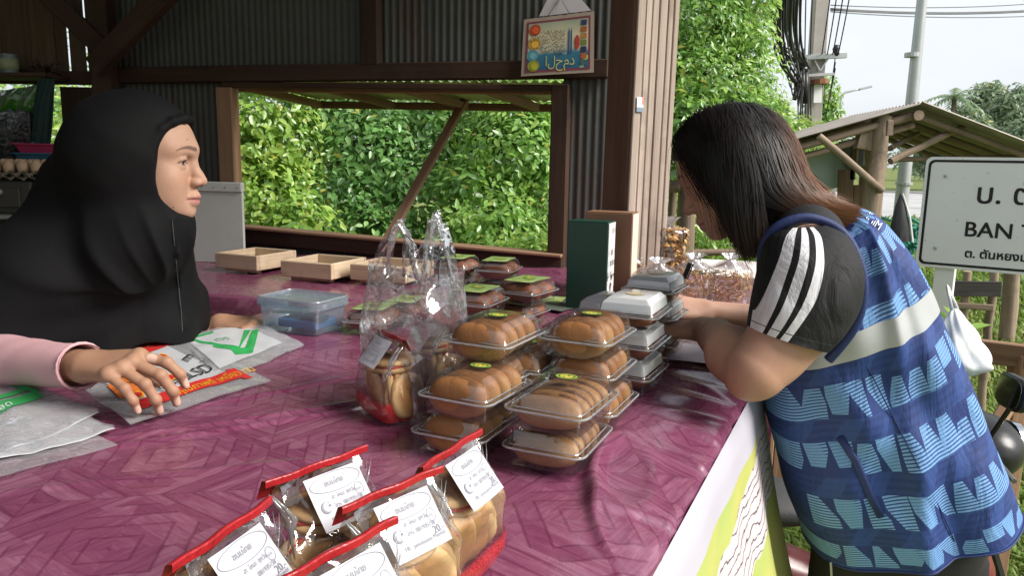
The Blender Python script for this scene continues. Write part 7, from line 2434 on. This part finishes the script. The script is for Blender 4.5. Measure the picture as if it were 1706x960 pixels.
navy = g.mix(g.math('MULTIPLY', hat2, .45), (.021, .044, .165), (.012, .024, .095))
light = g.mix(hat, (.026, .058, .20), (.165, .325, .57))
light = g.mix(g.math('MULTIPLY', tri_, .62), light, (.125, .265, .49))
mid = g.mix(g.math('MULTIPLY', hat, .0), (.017, .035, .140), (.10, .22, .42))
band_ = g.mix(shape, mid, light)
fa = g.math('FRACT', g.math('ADD', g.math('MULTIPLY', U, .5), g.math('MULTIPLY', v, .9)))
navy = g.mix(g.math('MULTIPLY', g.math('LESS_THAN', fa, .42), .55), navy, (.030, .068, .235))
col = g.mix(inb, navy, band_)
co = g.coord('Object')
m_vest = g.done(g.bsdf(col, .62, g.bump(g.noise(g.mapping(co, (7, 7, 2.6), (0, 0, 0), (0, .35, 0)), 1.6, 5, .55, .8), .55, .03, g.bump(g.noise(co, 700, 2), .12, .002)), .3))
vk = spline(rows, 190)
V, F, T = ring_loft(vk, 180, vest_fn)
npmesh('vest', V, F[:, ::-1], m_vest, cust, None, True, None, T)
def vest_at(s, u, off=.0015, near=True):
    j = min(int(s * 189), 189); rv = vk[j][1]
    cth_ = 2 * u - 1
    cth = math.copysign(abs(cth_) ** (1 / .82), cth_)
    th = math.acos(max(-1, min(1, cth)))
    p, _ = vest_fn(rv, vk[j][0], th)
    p2, _ = vest_fn(rv, vk[j][0], th + .05)
    return p + Vector((0, -off, 0))
m_refl = plain('reflective_tape', (.36, .37, .375), .35, .05, 20, .05, 200, .6)
m_navy = plain('navy_trim', (.014, .026, .105), .6, .15, 20, .2, 300)
def vest_strip(name, f0, f1, n, mat, k=4):
    m = MB()
    m.grid(n, k, lambda a, b: (lambda p, q: p.lerp(q, b))(f0(a), f1(a)))
    return m.build(name, mat, cust, None, True)
def vband(name, s0, s1, u0, u1, off, mat):
    m = MB(); m.grid(90, 8, lambda a, b: vest_at(s0 + (s1 - s0) * b, u0 + (u1 - u0) * a, off))
    return m.build(name, mat, cust, None, True)
vband('reflective_band', .350, .408, .02, .995, .0022, m_refl)
def pick(px, py, y0=1.0, off=.003):
    """nearest vest surface point seen at a pixel"""
    best = None
    d = ray(px, py)
    for j in range(0, 190, 2):
        for i in range(2, 60):
            p = vest_at(vk[j][0], i / 61.0, 0)
            q = CAM + d * ((p - CAM).dot(d) / d.dot(d))
            e = (p - q).length
            if best is None or e < best[0]: best = (e, p, vk[j][0], i / 61.0)
    return best[1] + Vector((0, -off, 0))
seam = [pick(px, py, off=.0008) for px, py in ((1420, 575), (1452, 622), (1490, 700), (1530, 780), (1565, 850), (1592, 902))]
MB().tube(seam, .0011, 5).build('side_seam', m_navy, cust)
pk = [pick(px, py, off=.003) for px, py in ((1399, 724), (1422, 768), (1446, 820), (1466, 864))]
m = MB(); m.tube(pk, .0068, 8, flat=.35); m.build('pocket_welt', m_navy, cust, None, True)
hemp = [vest_at(.995, .02 + .96 * k / 40, .0015) for k in range(41)]
MB().tube(hemp, .0022, 6).build('hem_edge', m_navy, cust, None, True)
zp = vest_at(.985, .03, .004)
MB().tube([zp, zp + Vector((.003, -.002, -.028))], .0022, 6).build('zip_pull', m_steel, cust)
# printed letters on the shoulder
m_wink = plain('white_ink', (.66, .70, .74), .5, .05)
V_, F_ = text_pts('IMIM', .055)
sh_a, sh_b, sh_c = pick(1446, 352), pick(1468, 372), pick(1440, 364)
ux_ = (sh_b - sh_a); uy_ = (sh_c - sh_a)
mm = MB().add([sh_a + ux_ * (p[0] / .11) * 1.0 - uy_ * ((p[1] - .02) / .04) + Vector((0, -.003, 0)) for p in V_], F_)
mm.build('print', m_wink, cust)
# near sleeve (black, three white stripes)
rk = [((1306, 378), (1372, 372), 1.235, .035), ((1286, 392), (1404, 392), 1.225, .062), ((1274, 430), (1424, 440), 1.205, .078), ((1263, 475), (1424, 500), 1.190, .079), ((1256, 512), (1402, 545), 1.180, .074), ((1250, 546), (1371, 580), 1.175, .066)]
rows2 = []
for a, b, yy, w_ in rk:
    a, b = P(*a, yy), P(*b, yy); rows2.append((*a, *b, w_))
sk_ = spline(rows2, 70)
def sl_fn(rv, s, th):
    a, b = Vector(rv[:3]), Vector(rv[3:6]); cth, sth = math.cos(th), math.sin(th)
    k = 1 + .02 * math.sin(s * 13 + 3 * cth) * (1 if sth > 0 else .3) + .012 * math.sin(th * 5 + s * 11)
    p = (a + b) / 2 + (b - a) / 2 * math.copysign(abs(cth) ** .92, cth) + Vector((.1, -1, 0)) * (sth * rv[6] * k)
    return p, (s, (cth + 1) / 2, 1.0 if sth > 0 else 0.0)
g = N('striped_sleeve')
ps = g.attr('pat', 'Vector'); s_, t_, nr_ = g.sep(ps)[0:3]
tt = g.math('ADD', t_, g.math('MULTIPLY', s_, .115))
st = None
for c0 in (.135, .285, .445):
    q = g.math('LESS_THAN', g.math('ABSOLUTE', g.math('SUBTRACT', g.math('SUBTRACT', tt, c0), g.math('MULTIPLY', s_, (.135 - c0) * .25))), .040)
    st = q if st is None else g.math('MAXIMUM', st, q)
st = g.math('MULTIPLY', st, g.math('GREATER_THAN', nr_, .5))
hemm = g.math('GREATER_THAN', g.math('ABSOLUTE', g.math('SUBTRACT', s_, .915)), .004)
col = g.mix(st, (.012, .012, .013), (.72, .71, .74))
col = g.mix(hemm, mul((.3, .3, .3), .1), col)
co = g.coord('Object')
m_sleeve = g.done(g.bsdf(col, .7, g.bump(g.noise(g.mapping(co, (9, 9, 4), (0, 0, 0), (0, -.4, 0)), 1.6, 5, .55, .8), .45, .03, g.bump(g.noise(co, 800, 2), .15, .002)), .25))
V, F, T = ring_loft(sk_, 120, sl_fn)
npmesh('sleeve', V, F[:, ::-1], m_sleeve, cust, None, True, None, T)
# shirt shoulder filling between sleeve and vest + far sleeve
Q = SDF()
Q.chain([P(1345, 400, 1.30), P(1350, 450, 1.25), P(1345, 520, 1.23)], [.062, .075, .060], .03)
Q.chain([c7 + Vector((.02, .06, -.03)), shF, shF.lerp(elF, .75)], [.05, .066, .060], .03)
Q.post = lambda p: .002 * vnoise(p * 34, 6)
V, F = Q.mesh((.30, 1.12, .88), (.80, 1.98, 1.20), .005)
npmesh('shirt', V, F, plain('black_shirt', (.012, .012, .013), .7, .2, 10, .2, 300, .3), cust)
trim = [(1268, 470), (1270, 420), (1284, 388), (1310, 370), (1345, 363), (1385, 375), (1413, 400), (1430, 435), (1438, 475), (1434, 515), (1420, 550), (1396, 582), (1380, 600)]
yy = [1.30, 1.27, 1.245, 1.235, 1.23, 1.225, 1.215, 1.205, 1.20, 1.20, 1.205, 1.215, 1.225]
m = MB(); tp_ = [v_ for s0, v_ in spline([(*P(px, py, y_ - .012),) for (px, py), y_ in zip(trim, yy)], 60)]
m.tube([Vector(q) for q in tp_], .0062, 8, flat=1.3); m.build('armhole_trim', m_navy, cust, None, True)
# trousers and shoes
Q = SDF()
Q.ell(P(1505, 885, YB), (.150, .125, .12), .05)
kn1, kn2 = P(1405, 1110, 1.34), P(1530, 1130, 1.55)
an1, an2 = Vector((kn1.x + .05, 1.36, GZ + .08)), Vector((kn2.x + .10, 1.58, GZ + .08))
Q.chain([P(1438, 930, 1.40), kn1, an1], [.098, .080, .055], .05)
Q.chain([P(1555, 930, 1.50), kn2, an2], [.110, .082, .055], .05)
Q.post = lambda p: .003 * vnoise(p * np.array([20, 20, 30]), 8)
V, F = Q.mesh((.30, 1.10, GZ + .03), (.92, 1.75, .72), .007)
npmesh('trousers', V, F, m_trouser, cust)
for an in (an1, an2):
    Q = SDF(); Q.chain([an + Vector((.02, 0, -.045)), an + Vector((-.15, .01, -.055))], [.042, .034], .02)
    V, F = Q.mesh(an + Vector((-.25, -.1, -.12)), an + Vector((.12, .12, .06)), .006)
    V[:, 2] = np.maximum(V[:, 2], GZ + .002)
    npmesh('shoe', V, F, m_shoe, cust)
# ------------------------------------------------------------------ hair: a mass over the skull and combed strands
W_ = SDF(); A = Hc.axes
W_.ell(Hc(-.012, 0, .026), (.097, .079, .090), .02, A)
W_.ell(Hc(-.034, 0, -.008), (.074, .078, .090), .03, A)
W_.ell(Hc(.018, -.0, .052), (.078, .072, .064), .02, A)
# near side curtain over the cheek, and the length falling to the back
W_.chain([P(1220, 250, 1.400), P(1236, 320, 1.385), P(1238, 372, 1.385)], [.040, .030, .016], .03)
W_.chain([P(1262, 270, 1.40), P(1276, 325, 1.385), P(1274, 365, 1.385)], [.050, .040, .022], .03)
W_.chain([P(1268, 272, 1.41), P(1312, 322, 1.385), P(1362, 345, 1.375), P(1412, 352, 1.37)], [.050, .036, .020, .009], .03)
W_.chain([P(1268, 275, 1.52), P(1322, 328, 1.48), P(1400, 352, 1.46)], [.046, .036, .012], .03)
def hair_cut(p):
    l = Hc.inv(p); x, y, z = l[..., 0], l[..., 1], l[..., 2]
    e = np.sqrt(((x - .132) / .104) ** 2 + ((z + .035) / .104) ** 2)
    return np.maximum((e - 1) * .07, np.abs(y) - .095)
body_hair = list(W_.pr)
W_.fn(hair_cut, .006)
W_.post = lambda p: .0012 * vnoise(p * np.array([95, 95, 22]), 4)
V, F = W_.mesh((.20, 1.15, .98), (.80, 1.65, 1.40), .003)
tone = np.clip((V[:, 0] - P(1300, 300, 1.35).x) / .10, 0, 1) * np.clip((V[:, 2] - 1.06) / .08, 0, 1)  # browner behind and on top: tinted lengths plus light painted in
hc = np.array((.0085, .0065, .006))[None] * (1 - tone[:, None]) + np.array((.075, .030, .013))[None] * tone[:, None] * .6
g = N('hair'); c_ = g.attr('Col')
m_hair = g.done(g.bsdf(c_, .48, None, .22))
hr = thing if False else None
npmesh('hair', V, F, m_hair, cust, None, True, np.clip(hc, 0, 1))
def grad(p, e=.002):
    gx = np.stack([W_.raw(p + np.eye(3)[i] * e) - W_.raw(p - np.eye(3)[i] * e) for i in range(3)], -1)
    return gx / (np.linalg.norm(gx, axis=-1, keepdims=True) + 1e-9)
rs = np.random.RandomState(2)
def strands(n, pick_fn, drift_fn, length, wid, steps=26, wild=1.0):
    cand = V[pick_fn(V)]; cand = cand[rs.choice(len(cand), n)] + rs.normal(size=(n, 3)) * .001
    p = cand.copy(); n_ = len(p)
    ln = length(n_, p) / steps
    dirp = np.zeros_like(p)
    off = rs.uniform(.0005, .0045 * wild, n_)
    path = [p]
    jit = rs.normal(size=(n_, 3)) * np.array([.055, .04, .02]) * wild
    ph = rs.rand(n_) * 6.28
    for k in range(steps):
        d = W_.raw(p); gr = grad(p)
        g_ = drift_fn(p, k / steps) + jit * (.5 + k / steps) + (.03) * np.sin(ph + k * .3)[:, None] * np.array([1, .5, 0])
        on = (d < .010)[:, None]
        g_ = np.where(on, g_ - np.minimum((g_ * gr).sum(-1, keepdims=True), 0) * gr * 1.0, g_)
        g_ /= np.linalg.norm(g_, axis=1, keepdims=True) + 1e-9
        dirp = .55 * dirp + .45 * g_; dirp /= np.linalg.norm(dirp, axis=1, keepdims=True) + 1e-9
        p = p + dirp * ln[:, None]
        d = W_.raw(p); gr = grad(p)
        p = p + gr * np.clip(off - d, 0, .01)[:, None]
        path.append(p)
    Pt = np.stack(path, 1)
    m_ = Pt.shape[1]
    tg = np.gradient(Pt, axis=1); tg /= np.linalg.norm(tg, axis=-1, keepdims=True) + 1e-9
    view = Pt - np.array(Hc.o) + np.array([0, 0, .02])
    sd_ = np.cross(tg, view); sd_ /= np.linalg.norm(sd_, axis=-1, keepdims=True) + 1e-9
    w_ = wid * rs.uniform(.6, 1.2, n_)[:, None] * np.clip(1.15 - np.linspace(0, 1, m_)[None] ** 3, .12, 1)
    a = Pt - sd_ * w_[..., None]; b = Pt + sd_ * w_[..., None]
    VV = np.stack([a, b], 2).reshape(n_, m_ * 2, 3)
    k = np.arange(m_ - 1)
    f = np.stack([2 * k, 2 * k + 1, 2 * k + 3, 2 * k + 2], 1)
    FF = (f[None] + (np.arange(n_) * m_ * 2)[:, None, None]).reshape(-1, 4)
    return VV, FF, Pt, n_, m_
gx0 = P(1292, 280, 1.35).x
def lcl(q): return Hc.inv(q)
front_pick = lambda q: (lambda l: (np.abs(l[:, 1]) < .022) & (l[:, 2] > .05) & (l[:, 0] > -.05) & (l[:, 0] < .052))(lcl(q))
side_pick = lambda q: (lambda l: (l[:, 1] > .0) & (l[:, 2] > .01) & (l[:, 0] > -.06) & (l[:, 0] < .028))(lcl(q))
back_pick = lambda q: (lambda l: (l[:, 0] < .0) & (l[:, 2] > -.03) & (l[:, 1] > -.06))(lcl(q))
def drift_front(p, t):
    l = lcl(p); o = np.zeros_like(p)
    o[:, 2] = -1.0
    o[:, 1] = np.where(l[:, 1] > -.004, -.9, .9) * (1 - min(1, t * 1.8))
    o[:, 0] = .10 + .55 * np.clip((l[:, 0] + .02) / .06, 0, 1)
    return o
def drift_back(p, t):
    o = np.zeros_like(p); lo_ = np.clip((1.195 - p[:, 2]) / .07, 0, 1)
    o[:, 0] = .26 + .90 * lo_; o[:, 2] = -1.0 + .72 * lo_; o[:, 1] = -.25 * (1 - lo_)
    return o
def len_f(n, p): return rs.uniform(.27, .345, n)
def len_s(n, p): return np.clip((p[:, 2] - 1.03) * 1.04, .05, .32) * rs.uniform(.85, 1.06, n)
def len_b(n, p): return np.clip((P(1440, 340, 1.35).x - p[:, 0]) * .72 + (p[:, 2] - 1.10) * .75, .06, .42) * rs.uniform(.72, 1.06, n)
parts_ = []
for (n, pk_, dr, le, wd, kind) in ((2600, front_pick, drift_front, len_f, .0008, 0), (2600, side_pick, drift_front, len_s, .0008, 0), (3400, back_pick, drift_back, len_b, .0008, 1), (260, back_pick, drift_back, len_b, .0005, 2), (260, front_pick, drift_front, len_f, .0005, 3)):
    VV, FF, Pt, n_, m_ = strands(n, pk_, dr, le, wd, 26, 3.2 if kind > 1 else 1.0)
    kind = kind - 1 if kind == 2 else (0 if kind == 3 else kind)
    t = np.linspace(0, 1, m_)
    x = Pt[..., 0]; z = Pt[..., 2]
    warm = np.clip((x - gx0 + .01) / .09, 0, 1) * (kind == 1) + .18 * np.clip((1.13 - z) / .1, 0, 1) * (kind == 0)  # brown-tinted lengths, with the lit edge of the back hair painted in
    warm = np.clip(warm * rs.uniform(.3, 1.25, n_)[:, None], 0, 1)
    C = np.array((.008, .006, .0055))[None, None] * (1 - warm[..., None]) + np.array((.17, .068, .026))[None, None] * warm[..., None]
    C = np.repeat(C, 2, axis=1)
    o = npmesh('hair_strands', VV.reshape(-1, 3), FF, m_hair, cust, None, True, C.reshape(-1, 3))
    o['kind'] = 'stuff'
# ------------------------------------------------------------------ motorbikes beside the counter
m_bred = plain('maroon_panel', (.14, .022, .022), .22, .1, 6, .02, 60, .6)
m_bblk = plain('bike_black', (.014, .014, .015), .35, .3, 10, .05)
m_seat = plain('seat_vinyl', (.045, .045, .047), .6, .2, 12, .3, 250)
m_alu = plain('engine_metal', (.22, .22, .23), .4, .3, 12, .1, 60, .5, .7)
m_glassm = plain('mirror_glass', (.5, .52, .54), .05, .02, 5, 0, 5, .5, 1.0)
def motorbike(label, loc, yaw, paint, group=None, basket=True):
    """small step-through: local +x is the front"""
    t = thing('motorbike', label, 'motorbike', loc, yaw, group)
    M = TR(loc, yaw)
    def wheel(x):
        w = MB().tube([Vector((x + .235 * math.cos(k * math.pi / 16), 0, .275 + .235 * math.sin(k * math.pi / 16))) for k in range(32)], .042, 10, closed=True)
        o = w.build('wheel', m_bblk, t, M, True)
        r_ = MB().tube([Vector((x + .185 * math.cos(k * math.pi / 16), 0, .275 + .185 * math.sin(k * math.pi / 16))) for k in range(32)], .014, 6, closed=True)
        for k in range(5):
            a = k * 1.2566; r_.tube([(x, 0, .275), (x + .18 * math.cos(a), 0, .275 + .18 * math.sin(a))], .013, 6)
        r_.tube([(x, -.05, .275), (x, .05, .275)], .035, 10)
        r_.build('rim', m_alu, o, M, True)
    wheel(.62); wheel(-.62)
    sm = lambda m, n, mt, d=40: m.build(n, mt, t, M, True, d)
    q = SDF()
    q.cone((.36, -.10, .62), (.30, -.14, .36), .10, .09, .05); q.cone((.36, .10, .62), (.30, .14, .36), .10, .09, .05)
    q.ell((.40, 0, .78), (.12, .13, .14), .05); q.cone((.10, 0, .36), (.28, 0, .36), .09, .10, .06)
    Vq, Fq = q.mesh((.02, -.32, .2), (.62, .32, 1.0), .016); npmesh('leg_shield', Vq, Fq, paint, t, M)
    q = SDF(); q.chain([(.05, 0, .50), (-.3, 0, .60), (-.80, 0, .68)], [.08, .11, .06], .05); q.ell((-.45, 0, .58), (.35, .135, .11), .05)
    Vq, Fq = q.mesh((-1.0, -.25, .35), (.25, .25, .85), .016); npmesh('body_cover', Vq, Fq, paint, t, M)
    q = SDF(); q.ell((-.12, 0, .74), (.22, .115, .055), .03); q.ell((-.46, 0, .785), (.26, .105, .055), .04)
    Vq, Fq = q.mesh((-.85, -.2, .6), (.2, .2, .92), .012); npmesh('seat', Vq, Fq, m_seat, t, M)
    m = MB().tube([(.62, -.07, .275), (.47, -.07, .66), (.42, -.05, .82)], .018, 8).tube([(.62, .07, .275), (.47, .07, .66), (.42, .05, .82)], .018, 8); sm(m, 'front_fork', m_bblk)
    q = SDF(); q.ell((.63, 0, .42), (.26, .075, .12), .03); q.fn(lambda p: np.sqrt((p[..., 0] - .62) ** 2 + (p[..., 2] - .275) ** 2) - .285, .01)
    Vq, Fq = q.mesh((.3, -.12, .2), (.95, .12, .62), .012); npmesh('front_fender', Vq, Fq, m_bblk, t, M)
    m = MB().box((.0, 0, .30), (.30, .17, .17), bev=.04)
    for k in range(6): m.box((.17 + .016 * k, 0, .33), (.007, .15, .13))
    m.box((-.06, .10, .27), (.20, .05, .15), bev=.03); sm(m, 'engine', m_alu)
    m = MB().tube([(.10, -.11, .24), (-.15, -.13, .20), (-.40, -.14, .26), (-.85, -.15, .33)], [.018, .022, .045, .05], 10); sm(m, 'exhaust', m_bblk)
    m = MB().box((-.31, .09, .275), (.62, .03, .06), bev=.01).box((-.31, -.09, .275), (.62, .03, .06), bev=.01); sm(m, 'swing_arm', m_bblk)
    m = MB().tube([(.22, -.36, 1.0), (.30, -.25, .985), (.38, -.06, .95), (.38, .06, .95), (.30, .25, .985), (.22, .36, 1.0)], .013, 8); sm(m, 'handlebar', m_bblk)
    for s_ in (-1, 1):
        g_ = MB().tube([(.215, s_ * .375, 1.001), (.24, s_ * .335, .997), (.29, s_ * .262, .986)], [.020, .0185, .0185], 12)
        for k in range(5):
            g_.tube([(.222 + .012 * k, s_ * (.362 - .017 * k), 1.0 - .002 * k), (.226 + .012 * k, s_ * (.357 - .017 * k), 1.0 - .002 * k)], .0205, 12)
        sm(g_, 'grip', m_bblk)
        sm(MB().tube([(.29, s_ * .27, .99), (.35, s_ * .24, .985), (.33, s_ * .36, .975)], .006, 6), 'brake_lever', m_alu)
        mr = MB().tube([(.34, s_ * .20, .98), (.35, s_ * .24, 1.06), (.34, s_ * .30, 1.13)], .006, 6)
        sm(mr, 'mirror_stem', m_bblk)
        hs = MB(); loft(hs, [(-.012, 0), (0, .004), (.0, .018), (-.006, .022)], .105, .075, .028, True, False)
        o = hs.build('mirror', m_bblk, t, M @ frame((.335, s_ * .325, 1.165), (0, 1, 0), z=(-1, 0, .12)), True, 40)
        gm = MB(); loft(gm, [(-.007, .0225), (-.0071, .0228)], .105, .075, .028, True, True)
        gm.build('glass', m_glassm, o, M @ frame((.335, s_ * .325, 1.165), (0, 1, 0), z=(-1, 0, .12)))
    q = SDF(); q.ell((.44, 0, .93), (.10, .13, .085), .03)
    Vq, Fq = q.mesh((.3, -.2, .8), (.6, .2, 1.05), .012); npmesh('handlebar_cover', Vq, Fq, m_bblk, t, M)
    sm(MB().lathe([(.065, 0), (.06, .02), (.03, .035), (0, .038)], 16, 0, frame((.525, 0, .93), (0, 1, 0), z=(1, 0, .1))), 'headlight', m_glassm)
    m = MB()
    for s_ in (-1, 1): m.tube([(-.55, s_ * .10, .80), (-.75, s_ * .12, .84), (-.92, s_ * .09, .82)], .010, 6)
    for x in (-.6, -.7, -.8, -.9): m.tube([(x, -.11, .83), (x, .11, .83)], .006, 6)
    sm(m, 'rear_rack', m_bblk)
    sm(MB().box((-.90, 0, .68), (.05, .16, .07), bev=.015), 'tail_light', plain('tail_red', (.35, .02, .02), .3, .1))
    if basket:
        m = MB()
        for z_ in (.58, .68, .78):
            m.tube([(.12, -.11, z_), (.30, -.11, z_), (.30, .11, z_), (.12, .11, z_)], .004, 5, closed=True)
        for x in (.12, .18, .24, .30):
            for y in (-.11, .11): m.tube([(x, y, .56), (x, y, .79)], .004, 5)
        for y in (-.05, 0, .05): m.tube([(.12, y, .57), (.30, y, .57)], .004, 5)
        sm(m, 'basket', m_bblk)
    return t, M
motorbike('black and maroon motorbike parked behind the customer with its mirror showing', (.80, 1.95, GZ), R(-4), m_bred)
# things on the bike
pbq = P(1584, 570, 1.62)
g_ = thing('plastic_bag', 'white half clear plastic bag hanging behind the customer', 'plastic bag', tuple(pbq))
m = MB()
def hb(a, b):
    an = a * 2 * math.pi
    k = (.10 + 1.05 * min(1, b * 1.25) ** .8) * (1 - max(0, b - .86) * 5) * (1 + .16 * math.sin(an * 4 + b * 6) + .08 * math.sin(an * 9 - b * 11))
    return pbq + Vector((.055 * math.cos(an) * k + .035 * b, .03 * math.sin(an) * k, .075 - .150 * b))
m.grid(49, 26, hb); m.build('film', m_flat_w, g_, None, True)
MB().tube([hb(.1, 0.02), pbq + Vector((-.01, .02, .12)), hb(.6, 0.02)], .004, 6).build('handle', m_flat_w, g_, None, True)
